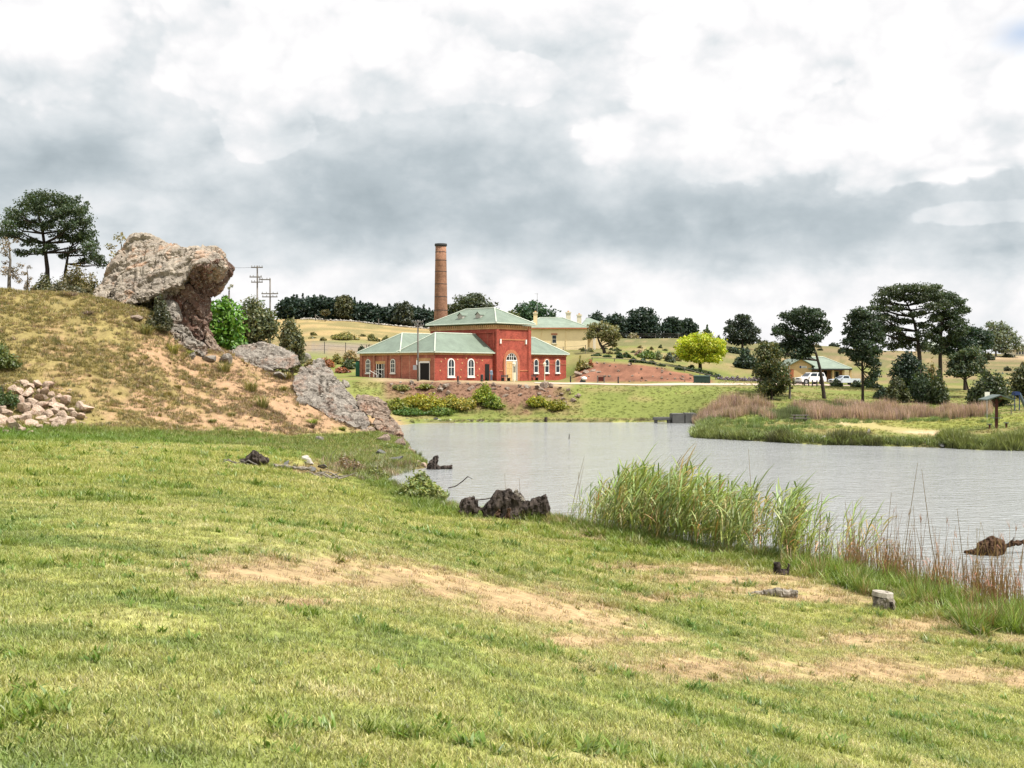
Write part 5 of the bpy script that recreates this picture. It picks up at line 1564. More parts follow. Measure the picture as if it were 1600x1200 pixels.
# ------------------------------------------------------------------ trees and bushes
LEAFY = 12.0
def leaf_arrays(rng, clumps, size, col, dens, up=0.35, elong=1.7, tint=0.28, ytint=0.25):
    """diamond leaves over clumps (cx,cy,cz,rx,ry,rz); returns V, F, colours"""
    Ps, Ns, Cs = [], [], []
    for c in clumps:
        R = np.array(c[3:6])
        n = max(20, int(LEAFY * dens * (R[0] * R[1] * R[2]) ** (2 / 3.0) / (size * size)))
        d = rng.normal(size=(n, 3)); d /= np.linalg.norm(d, axis=1)[:, None]
        lump = 0.55 + 0.85 * vnoise(d[:, 0] * 2.9 + c[0], d[:, 1] * 2.9 + c[1], d[:, 2] * 2.9 + c[2])
        rad = rng.uniform(0.15, 1, n) ** 0.45 * lump
        Ps.append(np.array(c[:3]) + d * R * rad[:, None])
        nn = d / R * R.mean() * 0.75 + rng.normal(size=(n, 3)) * 0.75 + np.array([0, 0, up])
        Ns.append(nn / np.linalg.norm(nn, axis=1)[:, None])
        base = np.array(col) * rng.uniform(0.82, 1.2)
        k = rng.uniform(1 - tint, 1 + tint, n)[:, None]
        y = rng.uniform(-1, 1, n)[:, None] * ytint
        Cs.append(base * k * np.concatenate([1 + y, 1 + 0.25 * y, 1 - 0.5 * y], 1))
    Pp, Nn, Cc = np.concatenate(Ps), np.concatenate(Ns), np.concatenate(Cs)
    n = len(Pp)
    t = np.cross(Nn, rng.normal(size=(n, 3))); t /= np.maximum(np.linalg.norm(t, axis=1), 1e-6)[:, None]
    b = np.cross(Nn, t)
    s = (size * rng.uniform(0.6, 1.35, n))[:, None]
    V = np.stack([Pp - t * s * elong / 2, Pp + b * s / 2, Pp + t * s * elong / 2, Pp - b * s / 2], 1).reshape(-1, 3)
    Fc = np.arange(4 * n).reshape(-1, 4)
    return V, Fc, np.repeat(np.clip(Cc, 0.002, 1), 4, 0)
def add_tree(name, label, base, trunk, clumps, col, size=0.3, dens=1.0, r0=0.25, bark='bark', cat='tree', group=None, seed=1, up=0.35, limbs=True, tint=0.28, ytint=0.25, elong=1.7, crown='crown'):
    """trunk: list of local points; clumps local ellipsoids"""
    rng = np.random.default_rng(seed)
    T = empty(name, base, label, cat, group)
    if trunk:
        mb = MB()
        n = len(trunk)
        tp = [Vector(p) for p in trunk]
        mb.tube([tp[0] - Vector((0, 0, 0.5))] + tp, [r0 * 1.25] + [r0 * (1 - 0.75 * i / (n - 1)) for i in range(n)], 8)
        if limbs:
            thr = 0.9 * sorted(c[3] for c in clumps)[len(clumps) // 2]
            for c in clumps:
                if c[3] < thr: continue
                cc = Vector(c[:3])
                best = None
                for i in range(n - 1):
                    for f in (0.0, 0.5, 1.0):
                        q = tp[i].lerp(tp[i + 1], f)
                        if i + f < 0.35 * (n - 1): continue
                        dz = cc.z - q.z
                        cost = (cc - q).length + 1.6 * max(0.0, 0.22 * math.hypot(cc.x - q.x, cc.y - q.y) - dz)
                        if best is None or cost < best[0]: best = (cost, q, i + f)
                if best is None: continue
                q = best[1]; L_ = (cc - q).length
                if L_ < 0.3: continue
                rr = max(0.025, min(r0 * 0.42, 0.024 * L_ + 0.025))
                mid = q.lerp(cc, 0.5) + Vector((rng.uniform(-0.1, 0.1), rng.uniform(-0.1, 0.1), -0.06)) * L_
                mb.tube([q, mid, cc], [rr, rr * 0.7, rr * 0.3], 5)
        mb.build('trunk', M[bark], T, True)
    V, Fc, C = leaf_arrays(rng, clumps, size, col, dens, up, elong, tint, ytint)
    link(crown, np_mesh(crown, V, Fc, M['leaf'], False, C), T)
    return T
def gen_clumps(rng, kind, h, w, z0=0.0):
    """ellipsoids that make up a crown h high (above z0) and w wide"""
    out = []
    if kind == 'round':
        n = 16
        for k in range(n):
            d = rng.normal(size=3); d /= np.linalg.norm(d); d[2] = d[2] * 0.9
            r = rng.uniform(0.45, 0.72)
            s = rng.uniform(0.20, 0.30)
            out.append((d[0] * r * w / 2, d[1] * r * w / 2, z0 + h / 2 + d[2] * r * h / 2, s * w, s * w, s * h * 0.85))
        out.append((0, 0, z0 + h * 0.5, w * 0.3, w * 0.3, h * 0.34))
    elif kind == 'cone':
        n = 9
        for k in range(n):
            t = k / (n - 1)
            rw = w / 2 * (1 - t) ** 0.8 + 0.06 * w
            for j in range(4 if t < 0.7 else 1):
                a = rng.uniform(0, 6.28)
                q = rw * 0.55 if t < 0.7 else 0
                out.append((q * math.cos(a), q * math.sin(a), z0 + h * (0.06 + 0.9 * t), rw * 0.62, rw * 0.62, h * 0.09))
    elif kind == 'bush':
        n = 18
        for k in range(n):
            a = rng.uniform(0, 6.28); r = math.sqrt(rng.uniform(0, 1)) * 0.38 * w
            hh = h * (0.9 - 0.6 * (r / (0.38 * w)) ** 2) * rng.uniform(0.75, 1.05)
            out.append((r * math.cos(a), r * math.sin(a), z0 + hh * 0.5, w * rng.uniform(0.15, 0.22), w * rng.uniform(0.15, 0.22), hh * 0.55))
    elif kind == 'dense':
        for k in range(20):
            t = k / 19.0
            a = k * 2.4
            wr = w / 2 * (1.0 if t < 0.55 else math.sqrt(max(0.02, 1 - ((t - 0.55) / 0.47) ** 2)))
            r = wr * rng.uniform(0.3, 0.62)
            out.append((r * math.cos(a), r * math.sin(a), z0 + h * (0.07 + 0.83 * t), wr * 0.55 + 0.1, wr * 0.55 + 0.1, h * 0.14))
    elif kind == 'open':
        n = 13
        for k in range(n):
            a = rng.uniform(0, 6.28); t = rng.uniform(0.15, 1)
            r = w / 2 * rng.uniform(0.25, 0.85) * math.sqrt(max(0.1, 1 - (t - 0.55) ** 2 * 2.5))
            s = rng.uniform(0.12, 0.20) * w
            out.append((r * math.cos(a), r * math.sin(a), z0 + h * t * 0.93, s, s, s * 0.7))
    elif kind == 'willow':
        n = 22
        for k in range(n):
            a = rng.uniform(0, 6.28); t = rng.uniform(0.1, 1)
            r = w / 2 * 0.7 * math.sqrt(max(0.05, 1 - t * t * 0.85)) * rng.uniform(0.5, 1)
            out.append((r * math.cos(a), r * math.sin(a), z0 + h * (0.08 + 0.78 * t), w * 0.21, w * 0.21, h * 0.19))
    return out
def auto(name, label, px, pb, pt, wpx, Y, kind, col, size=None, dens=1.0, trunk=0.0, cat='tree', group=None, seed=None, bark='bark', **kw):
    """a plant whose foot stands on the ground at distance Y; pt is where its top shows"""
    x = (px - 800) * Y / F
    z = Hs(x, Y)
    h = max(0.4, Zp(pt, Y) - z)
    w = wpx * Y / F
    seed = seed if seed is not None else int(px * 7 + Y)
    rng = np.random.default_rng(seed)
    z0 = h * trunk
    cl = gen_clumps(rng, kind, h - z0, w, z0)
    tr = [(0, 0, 0), (rng.uniform(-.05, .05) * w, 0, h * 0.35), (rng.uniform(-.08, .08) * w, 0, h * 0.6), (0, 0, h * 0.85)]
    sz = size * 0.85 if size else max(0.10, min(0.6, 1.5 * Y / F))
    return add_tree(name, label, (x, Y, z - 0.05), tr, cl, col, sz, dens, r0=kw.pop('r0', max(0.05, 0.035 * h)), cat=cat, group=group, seed=seed, bark=bark, limbs=kw.pop('limbs', trunk > 0.12), **kw)
def drawn(name, label, Y, trunk, clumps, col, r0, size=None, dens=1.0, depth=2.2, seed=3, fat=1.0, cat='tree', bark='bark', **kw):
    """a tree whose limbs and clumps are read off the photograph and set at distance Y, spread in depth"""
    rng = np.random.default_rng(seed)
    b = P(trunk[0][0], trunk[0][1], Y)
    zb = Hs(b.x, b.y)
    base = Vector((b.x, b.y, zb))
    tr = [P(px, py, Y) - base for px, py in trunk]
    tr[0] = Vector((0, 0, 0))
    cl = []
    for c in clumps:
        yy = Y + rng.uniform(-depth, depth)
        q = P(c[0], c[1], yy) - base
        rx, rz = c[2] * Y / F * 1.18, c[3] * Y / F * 1.3 * fat
        cl.append((q.x, q.y, q.z, rx, rx * 0.95, rz))
        q2 = P(c[0] + rng.uniform(-.5, .5) * c[2], c[1] + rng.uniform(-.3, .3) * c[3], Y + rng.uniform(-depth, depth)) - base
        cl.append((q2.x, q2.y, q2.z, rx * 0.7, rx * 0.7, rz * 0.75))
        for _k in range(2):
            q3 = P(c[0] + rng.uniform(-1.3, 1.3) * c[2], c[1] + rng.uniform(-1.2, 1.0) * c[3], Y + rng.uniform(-depth, depth)) - base
            cl.append((q3.x, q3.y, q3.z, rx * 0.28, rx * 0.28, rz * 0.4))
        q2 = P(c[0] + rng.uniform(-1, 1) * c[2], c[1] + rng.uniform(-.7, .5) * c[3], Y + rng.uniform(-depth, depth)) - base
        cl.append((q2.x, q2.y, q2.z, rx * 0.5, rx * 0.5, rz * 0.55))
    return add_tree(name, label, base, tr, cl, col, (size or 1.8 * Y / F) * 0.75, dens, r0, bark, cat, None, seed, **kw)

PINE = (0.040, 0.062, 0.026)
DARK = (0.022, 0.040, 0.022)
OLIVE = (0.135, 0.125, 0.048)
def trees():
    # left crest
    drawn('pine_tree', 'tall spreading dark pine on the left hill crest', 104, [(75, 448), (74, 420), (71, 395), (67, 365), (60, 335), (62, 312)],
          [(72, 308, 24, 10), (48, 318, 20, 10), (100, 316, 20, 10), (118, 328, 18, 10), (25, 335, 18, 9), (60, 330, 20, 9), (88, 335, 20, 9), (128, 345, 18, 10), (12, 352, 14, 8), (38, 350, 18, 8),
           (72, 352, 16, 8), (105, 352, 18, 9), (140, 366, 13, 10), (22, 366, 16, 6), (118, 370, 18, 9), (95, 368, 14, 7), (48, 378, 14, 6), (140, 384, 12, 8), (60, 392, 12, 5), (35, 395, 12, 5), (78, 385, 12, 6), (8, 366, 12, 7)],
          (0.048, 0.072, 0.032), 0.24, 0.17, 0.62, 2.4, 3)
    drawn('pine_tree', 'shorter pine leaning right beside the tall crest pine', 106, [(98, 450), (102, 425), (106, 400), (115, 378), (122, 362)],
          [(125, 372, 14, 8), (140, 395, 12, 8), (150, 404, 12, 8), (112, 392, 12, 6), (158, 412, 9, 6), (132, 408, 10, 5), (100, 400, 8, 5)], (0.046, 0.066, 0.031), 0.17, 0.17, 0.5, 1.8, 4)
    for px, pt, w, l, c in ((72, 424, 50, 'olive scrub bush under the trunk of the tall crest pine', (0.12, 0.125, 0.055)), (118, 398, 50, 'golden olive bush behind the shorter crest pine', (0.17, 0.145, 0.055)), (142, 418, 40, 'sparse olive bush left of the great boulder', (0.15, 0.135, 0.06)),
                            (100, 432, 60, 'low grey olive scrub along the crest under the two pines', (0.11, 0.105, 0.06))):
        auto('shrub', l, px, 450, pt, w * 1.2, 101 + (px % 5), 'bush', c, 0.15, 0.75, 0.0, 'shrub', bark='bark_grey', limbs=True)
    auto('casuarina_tree', 'thin grey brown casuarina at the left edge of the crest', 14, 448, 366, 46, 101, 'open', (0.21, 0.165, 0.12), 0.13, 0.4, 0.15, bark='bark_grey')
    auto('casuarina_tree', 'half bare grey shrub between the casuarina and the tall pine', 42, 448, 408, 30, 100, 'open', (0.19, 0.15, 0.11), 0.12, 0.35, 0.1, bark='bark_grey')
    auto('wattle_tree', 'thin yellow olive tree against the back of the great boulder', 190, 465, 364, 56, 108.5, 'open', (0.24, 0.205, 0.085), 0.16, 0.5, 0.2, bark='bark_grey')
    auto('wattle_tree', 'sparse young tree just right of the great boulder', 358, 500, 434, 22, 109, 'open', (0.20, 0.19, 0.09), 0.14, 0.4, 0.3, bark='bark_grey')
    auto('leafy_tree', 'bright green broad leaved tree tucked beside the great boulder', 350, 550, 462, 70, 106, 'dense', (0.105, 0.215, 0.030), 0.30, 0.8, 0.1, tint=0.35)
    auto('cypress_bush', 'dark green conifer bush behind the bright green tree', 360, 520, 456, 34, 112, 'bush', (0.045, 0.075, 0.028), 0.16, 1.0)
    auto('willow_tree', 'large grey green drooping tree behind the flat boulder', 405, 548, 468, 84, 122, 'willow', (0.115, 0.130, 0.062), 0.24, 1.0, 0.05)
    auto('willow_tree', 'smaller olive drooping tree to the right of the large grey green one', 455, 548, 491, 46, 120, 'willow', (0.105, 0.110, 0.045), 0.22, 1.0, 0.05)
    # hedge of conifers on the field crest
    rng = np.random.default_rng(8)
    tops = [(447, 466), (458, 463), (469, 463), (480, 464), (491, 464), (502, 463), (513, 466), (524, 466), (535, 463), (546, 462), (556, 470), (566, 473), (576, 476), (587, 477), (598, 478), (609, 476), (620, 478), (640, 479), (652, 479), (664, 479), (676, 482), (690, 484), (704, 484), (640, 475), (718, 476)]
    for px, pt in tops:
        auto('conifer', 'dark conifer in the long windbreak on the field crest', px, 502, pt + rng.uniform(-3, 4), 36, 334 + rng.uniform(-3, 3), 'dense', (0.022, 0.042, 0.028), 0.62, 1.1, 0.0, 'tree', 'windbreak conifers along the field crest', r0=0.2, up=0.6)
    for px in np.arange(446, 712, 9.0):
        pt = np.interp(px, [p for p, _ in sorted(tops)], [q for _, q in sorted(tops)]) + rng.uniform(-4, 3)
        auto('conifer', 'dark conifer in the long windbreak on the field crest', px, 502, pt, 20, 338 + rng.uniform(-2, 2), 'cone', (0.020, 0.038, 0.026), 0.6, 1.6, 0.0, 'tree', 'windbreak conifers along the field crest', r0=0.2, up=0.6)
    auto('gum_tree', 'olive gum rising above the middle of the windbreak', 538, 480, 460, 34, 330, 'dense', (0.075, 0.080, 0.036), 0.55, 1.0, 0.1)
    auto('gum_tree', 'round dark gum in the windbreak left of the chimney stack', 632, 490, 470, 36, 328, 'dense', (0.05, 0.062, 0.040), 0.5, 1.0, 0.1)
    auto('field_tree', 'small lone tree standing in the dry field', 508, 505, 482, 15, 316, 'round', (0.10, 0.09, 0.04), 0.4, 0.6, 0.35)
    auto('gum_tree', 'wide rounded gum behind the chimney stack', 738, 510, 457, 86, 300, 'dense', (0.062, 0.078, 0.043), 0.5, 1.1, 0.1)
    auto('spruce_tree', 'dark rounded tree behind the left chimney of the yellow house', 832, 500, 469, 74, 262, 'dense', (0.04, 0.082, 0.038), 0.48, 1.2, 0.05)
    auto('spruce_tree', 'small light green tree beside the tower roof', 802, 500, 480, 24, 255, 'round', (0.11, 0.125, 0.045), 0.42, 0.9, 0.1)
    drawn('pepper_tree', 'olive spreading tree with dark trunk in front of the yellow house', 196, [(945, 553), (943, 545), (938, 538), (934, 528), (936, 515)],
          [(928, 512, 10, 7), (942, 510, 11, 6), (956, 516, 11, 7), (922, 524, 8, 6), (938, 522, 10, 6), (962, 526, 9, 7), (950, 530, 9, 5), (958, 538, 7, 4)], (0.155, 0.150, 0.060), 0.33, 0.28, 0.75, 1.6, 9)
    for i, (px, pt, w, l) in enumerate(((932, 487, 38, 'loose dark pine just right of the yellow house roof'), (962, 489, 44, 'dark pine between the yellow house and the tall rounded pine'), (1004, 480, 66, 'tallest rounded dark pine on the crest behind the garden'),
                                        (1050, 494, 40, 'dark pine right of the tallest crest pine'), (1073, 497, 36, 'squat dark pine at the right end of the crest row'))):
        auto('crest_pine', l, px, 528, pt, w, 303 + 4 * (i % 3), 'dense', (0.026, 0.046, 0.031), 0.55, 1.3, 0.03)
    auto('crest_tree', 'small mid green tree behind the yellow green tree', 1105, 528, 508, 20, 300, 'cone', (0.075, 0.105, 0.052), 0.45, 1.0)
    auto('crest_shrub', 'pale dry shrub on the crest below the tallest pine', 990, 530, 516, 20, 292, 'bush', (0.23, 0.20, 0.12), 0.4, 0.8, cat='shrub')
    auto('crest_shrub', 'tiny round shrub on the skyline right of the yellow green tree', 1123, 528, 522, 9, 300, 'bush', (0.07, 0.08, 0.05), 0.35, 1.0, cat='shrub')
    drawn('ash_tree', 'glowing yellow green round tree on the garden slope', 180, [(1094, 574), (1094, 566), (1093, 556), (1093, 540)],
          [(1093, 530, 22, 9), (1075, 538, 16, 9), (1110, 538, 17, 9), (1068, 548, 11, 8), (1120, 549, 12, 8), (1093, 545, 22, 10), (1082, 556, 14, 8), (1106, 556, 15, 8), (1116, 560, 11, 7), (1072, 558, 9, 6), (1093, 562, 14, 5)],
          (0.36, 0.40, 0.025), 0.33, 0.28, 1.0, 2.2, 6, ytint=0.3, tint=0.35)
    drawn('gum_tree', 'dark forked gum on the skyline right of the garden', 268, [(1160, 541), (1160, 525), (1160, 505)],
          [(1160, 496, 11, 5), (1148, 507, 10, 6), (1165, 508, 12, 7), (1176, 517, 10, 6), (1140, 515, 9, 6), (1158, 522, 14, 8), (1175, 530, 11, 6), (1144, 528, 10, 6), (1160, 534, 16, 5)], (0.035, 0.050, 0.034), 0.3, 0.45, 1.0, 2.5, 7)
    auto('hillside_bush', 'dark round bush on the hillside left of the small eucalypt', 1166, 578, 538, 42, 205, 'bush', (0.032, 0.055, 0.030), 0.36, 1.2, cat='shrub')
    auto('hillside_bush', 'low dark hedge like bush on the hill under the forked gum', 1146, 556, 541, 34, 250, 'bush', (0.035, 0.055, 0.032), 0.42, 1.0, cat='shrub')
    drawn('eucalypt_tree', 'slender eucalypt with orange tipped crown in front of the road', 139, [(1206, 622), (1206, 600), (1204, 570), (1200, 545)],
          [(1200, 541, 13, 7), (1195, 553, 15, 9), (1210, 552, 13, 8), (1203, 568, 18, 9), (1192, 583, 13, 9), (1215, 580, 14, 9), (1226, 595, 9, 9), (1204, 595, 15, 9), (1192, 606, 12, 8), (1216, 609, 13, 7), (1200, 614, 12, 6)], (0.085, 0.095, 0.036), 0.14, 0.24, 0.95, 1.6, 8, ytint=0.45)
    auto('eucalypt_sapling', 'thin sapling with sparse leaves beside the slender eucalypt', 1234, 612, 562, 22, 141, 'open', (0.12, 0.11, 0.055), 0.2, 0.45, 0.1, bark='bark_grey')
    drawn('pine_tree', 'leaning dark pine in front of the white car', 143, [(1288, 622), (1285, 600), (1281, 575), (1275, 552), (1266, 530), (1258, 512)],
          [(1255, 487, 17, 7), (1270, 492, 14, 8), (1236, 496, 15, 8), (1282, 505, 12, 8), (1222, 512, 12, 7), (1250, 505, 16, 8), (1266, 512, 15, 8), (1290, 517, 8, 6), (1217, 519, 9, 5), (1240, 522, 16, 8), (1232, 538, 18, 9), (1254, 535, 15, 9), (1222, 550, 14, 8), (1245, 553, 15, 8), (1260, 545, 12, 7), (1275, 528, 11, 6)], (0.034, 0.056, 0.028), 0.26, 0.24, 1.0, 2.2, 10)
    drawn('pine_tree', 'upright dark pine with bare lower trunk beside the reed belt', 137, [(1348, 626), (1348, 600), (1347, 560), (1346, 530), (1345, 500)],
          [(1343, 488, 13, 7), (1356, 494, 13, 8), (1333, 498, 11, 8), (1348, 508, 16, 8), (1366, 510, 12, 8), (1332, 516, 12, 8), (1350, 524, 17, 9), (1372, 528, 11, 8), (1330, 534, 12, 7), (1352, 540, 17, 9), (1322, 548, 9, 5), (1368, 547, 12, 8), (1343, 556, 15, 8), (1362, 565, 12, 8), (1368, 582, 9, 9), (1358, 596, 10, 7), (1330, 552, 9, 5)], (0.036, 0.058, 0.030), 0.19, 0.24, 1.0, 2.0, 11)
    drawn('cypress_tree', 'great flat topped cypress with layered limbs, tallest on the right shore', 163, [(1438, 590), (1437, 560), (1434, 530), (1429, 505), (1422, 485), (1415, 470)],
          [(1415, 451, 26, 5), (1440, 452, 24, 6), (1392, 458, 18, 5), (1462, 460, 18, 6), (1378, 470, 14, 5), (1410, 464, 18, 5), (1440, 466, 20, 6), (1476, 472, 12, 6), (1371, 482, 14, 4), (1395, 482, 16, 4), (1455, 480, 16, 5), (1430, 490, 14, 4), (1385, 496, 18, 5), (1410, 502, 14, 4), (1390, 512, 16, 5), (1460, 497, 12, 4), (1372, 508, 12, 5), (1445, 508, 12, 4), (1375, 520, 10, 6), (1402, 526, 13, 6), (1440, 523, 12, 6), (1420, 536, 14, 6), (1395, 540, 12, 6), (1442, 540, 12, 6)],
          (0.054, 0.072, 0.036), 0.36, 0.26, 0.75, 3.2, 12, fat=1.3)
    drawn('cypress_tree', 'second dark cypress growing against the right of the flat topped one', 166, [(1470, 590), (1469, 560), (1470, 530), (1472, 500), (1476, 480)],
          [(1480, 462, 14, 6), (1494, 472, 14, 7), (1474, 476, 14, 7), (1502, 484, 11, 6), (1486, 490, 16, 8), (1468, 496, 11, 7), (1500, 502, 12, 7), (1480, 508, 16, 8), (1462, 516, 11, 6), (1496, 518, 14, 7), (1508, 512, 7, 4), (1466, 530, 11, 7), (1488, 530, 13, 7), (1462, 545, 11, 7)], (0.048, 0.070, 0.036), 0.34, 0.26, 1.0, 3.0, 13)
    drawn('cypress_tree', 'broad low dark cypress spreading right of the two tall ones', 171, [(1508, 590), (1508, 560), (1510, 535)],
          [(1500, 522, 16, 8), (1520, 518, 15, 8), (1535, 526, 14, 8), (1488, 535, 14, 8), (1512, 538, 20, 10), (1538, 540, 12, 8), (1475, 545, 12, 8), (1495, 552, 14, 7), (1545, 536, 8, 6)], (0.030, 0.052, 0.032), 0.3, 0.28, 1.1, 3.0, 14)
    auto('cypress_bush', 'low dark cypress growth in front of the flat topped cypress', 1418, 598, 548, 52, 158, 'dense', (0.026, 0.045, 0.028), 0.26, 1.0)
    rng = np.random.default_rng(91)
    for k in range(26):
        px = rng.uniform(1140, 1620); Y = rng.uniform(215, 300); pb = 580 - (Hs((px - 800) * Y / F, Y) - 6) * F / Y
        auto('pasture_bush', 'small dark bush dotted over the far hillside pasture', px, pb, pb - rng.uniform(3, 9), rng.uniform(7, 17), Y, 'bush', (0.055, 0.062, 0.034) if rng.uniform() < 0.6 else (0.11, 0.10, 0.05), 0.35, 0.8, cat='shrub', group='bushes dotted over the far pasture', limbs=False)
    for k in range(12):
        px = rng.uniform(470, 640); Y = rng.uniform(222, 250)
        pb = 580 - (Hs((px - 800) * Y / F, Y) - 6) * F / Y
        auto('field_scrub', 'low olive scrub at the bottom edge of the dry field', px, pb, pb - rng.uniform(3, 7), rng.uniform(8, 18), Y, 'bush', (0.15, 0.14, 0.055), 0.33, 0.8, cat='shrub', group='scrub along the dry field edge', limbs=False)
    for k in range(22):
        px = rng.uniform(905, 1110); Y = rng.uniform(178, 235)
        pb = 580 - (Hs((px - 800) * Y / F, Y) - 6) * F / Y
        auto('slope_shrub', 'small mixed shrub on the garden slope behind the cutting', px, pb, pb - rng.uniform(3, 8), rng.uniform(6, 14), Y, 'bush', (0.085, 0.10, 0.04) if rng.uniform() < 0.6 else (0.19, 0.16, 0.075), 0.3, 0.8, cat='shrub', group='shrubs on the garden slope', limbs=False)
    for px, pb, pt, w, Y, l, c in ((1402, 627, 582, 44, 141, 'olive bush at the left end of the dark thicket', (0.075, 0.085, 0.035)), (1438, 628, 566, 62, 143, 'tall dark bush in the middle of the thicket behind the reeds', (0.040, 0.062, 0.028)),
                                   (1464, 627, 574, 40, 140, 'mid green bush at the right end of the thicket', (0.062, 0.080, 0.034)), (1454, 612, 560, 34, 152, 'yellowish bush standing up behind the thicket', (0.15, 0.125, 0.045)), (1378, 626, 600, 26, 146, 'low dark bush left of the thicket', (0.035, 0.055, 0.03))):
        auto('thicket_bush', l, px, pb, pt, w, Y, 'bush', c, 0.25, 1.1, cat='shrub')
    drawn('fig_tree', 'round crowned small tree with curved bare trunk on the right slope', 152, [(1516, 606), (1510, 597), (1503, 590), (1500, 582)],
          [(1516, 550, 14, 7), (1500, 560, 16, 8), (1526, 562, 14, 9), (1490, 570, 11, 7), (1510, 570, 18, 9), (1530, 575, 10, 8), (1486, 582, 9, 5), (1506, 582, 16, 6)], (0.055, 0.075, 0.035), 0.14, 0.25, 1.0, 2.0, 16, ytint=0.4)
    auto('round_bush', 'large round dark green bush behind the picnic shelter', 1547, 626, 570, 72, 134, 'bush', (0.052, 0.068, 0.032), 0.24, 1.2, cat='shrub')
    auto('edge_tree', 'loose olive tree at the right edge behind the shelter', 1603, 626, 568, 50, 150, 'dense', (0.08, 0.09, 0.04), 0.26, 0.9, 0.05)
    drawn('poplar_tree', 'pale grey green feathery tree on the distant right skyline', 318, [(1556, 556), (1556, 540), (1556, 520)],
          [(1550, 508, 9, 6), (1562, 512, 9, 7), (1572, 516, 10, 7), (1546, 520, 9, 7), (1582, 524, 9, 7), (1560, 526, 14, 9), (1590, 532, 9, 7), (1574, 536, 14, 9), (1550, 538, 10, 8), (1594, 543, 8, 6), (1568, 546, 16, 5)], (0.14, 0.165, 0.105), 0.3, 0.5, 0.55, 3.0, 17, bark='bark_grey')
    for px, pt, w, l in ((1446, 521, 9, 'small pointed cypress seen between the big trunks, left one'), (1460, 524, 9, 'small pointed cypress seen between the big trunks, right one')):
        auto('pointed_cypress', l, px, 540, pt, w, 352, 'cone', (0.03, 0.05, 0.033), 0.45, 1.3)
    auto('hillside_bush', 'dark bush on the hill below the pale feathery tree', 1542, 562, 546, 26, 300, 'bush', (0.055, 0.065, 0.035), 0.45, 0.9, cat='shrub')
    auto('hillside_bush', 'olive bush on the hill near the beige house', 1576, 558, 551, 22, 318, 'bush', (0.06, 0.07, 0.035), 0.45, 0.9, cat='shrub')
    auto('hillside_bush', 'small skyline bush left of the leaning pine', 1196, 543, 536, 14, 290, 'bush', (0.06, 0.06, 0.04), 0.4, 0.9, cat='shrub')
    auto('hillside_bush', 'small dark bush on the skyline right of the leaning pine', 1303, 545, 534, 20, 295, 'bush', (0.04, 0.055, 0.035), 0.42, 0.9, cat='shrub')
    # left hill: bushes and tussocks
    auto('broom_bush', 'tall green bush at the left edge above the rubble heap', -4, 590, 528, 76, 75.5, 'bush', (0.10, 0.125, 0.035), 0.14, 0.8, cat='shrub')
    auto('broom_bush', 'dark green bush at the left edge beside the rubble heap', 2, 640, 592, 60, 70.5, 'bush', (0.055, 0.085, 0.028), 0.13, 0.9, cat='shrub')
    auto('juniper_bush', 'dark upright bush growing against the face of the great boulder', 248, 535, 455, 42, 90.4, 'bush', (0.060, 0.065, 0.032), 0.13, 0.8, cat='shrub')
    auto('juniper_bush', 'low dark bush at the foot of the great boulder', 240, 530, 492, 46, 89.6, 'bush', (0.085, 0.08, 0.035), 0.13, 0.7, cat='shrub')
    # bushes on the bank below the works
    for i, (px, pb, pt, w, Y, l, c) in enumerate((
            (622, 643, 618, 40, 139.5, 'dark green and yellow bush at the left end of the bank', (0.17, 0.19, 0.03)), (650, 640, 612, 44, 141, 'yellow flowering broom above the dark green end of the bank', (0.30, 0.27, 0.03)),
            (676, 642, 614, 40, 140, 'second yellow broom along the bank from the left', (0.29, 0.27, 0.035)), (702, 641, 614, 38, 140.5, 'olive yellow broom mid way along the bank', (0.25, 0.235, 0.04)),
            (728, 642, 618, 40, 140, 'pale yellow broom right of the bank middle', (0.27, 0.24, 0.05)), (756, 630, 597, 34, 142.5, 'bright green tall bush rising to the terrace edge', (0.21, 0.25, 0.028)),
            (772, 640, 610, 26, 141, 'green bush just below the tall bright one', (0.16, 0.21, 0.03)), (840, 637, 616, 34, 141.5, 'yellow green broom on the right part of the bank', (0.26, 0.26, 0.035)),
            (868, 638, 622, 34, 141, 'low yellow green bush at the right end of the bank', (0.22, 0.22, 0.035)), (640, 652, 638, 46, 137.2, 'dark green rushes at the foot of the bank', (0.07, 0.13, 0.025)),
            (690, 650, 636, 50, 137.6, 'mid green rushes below the yellow brooms', (0.10, 0.15, 0.03)), (625, 622, 600, 26, 146, 'small olive bush near the top of the bank', (0.16, 0.16, 0.05)), (665, 612, 600, 24, 147, 'small green bush under the power pole', (0.17, 0.18, 0.04)))):
        auto('broom_bush', l, px, pb, pt - 3, w * 1.3, Y, 'bush', c, 0.2, 0.8, cat='shrub', limbs=False, ytint=0.3)
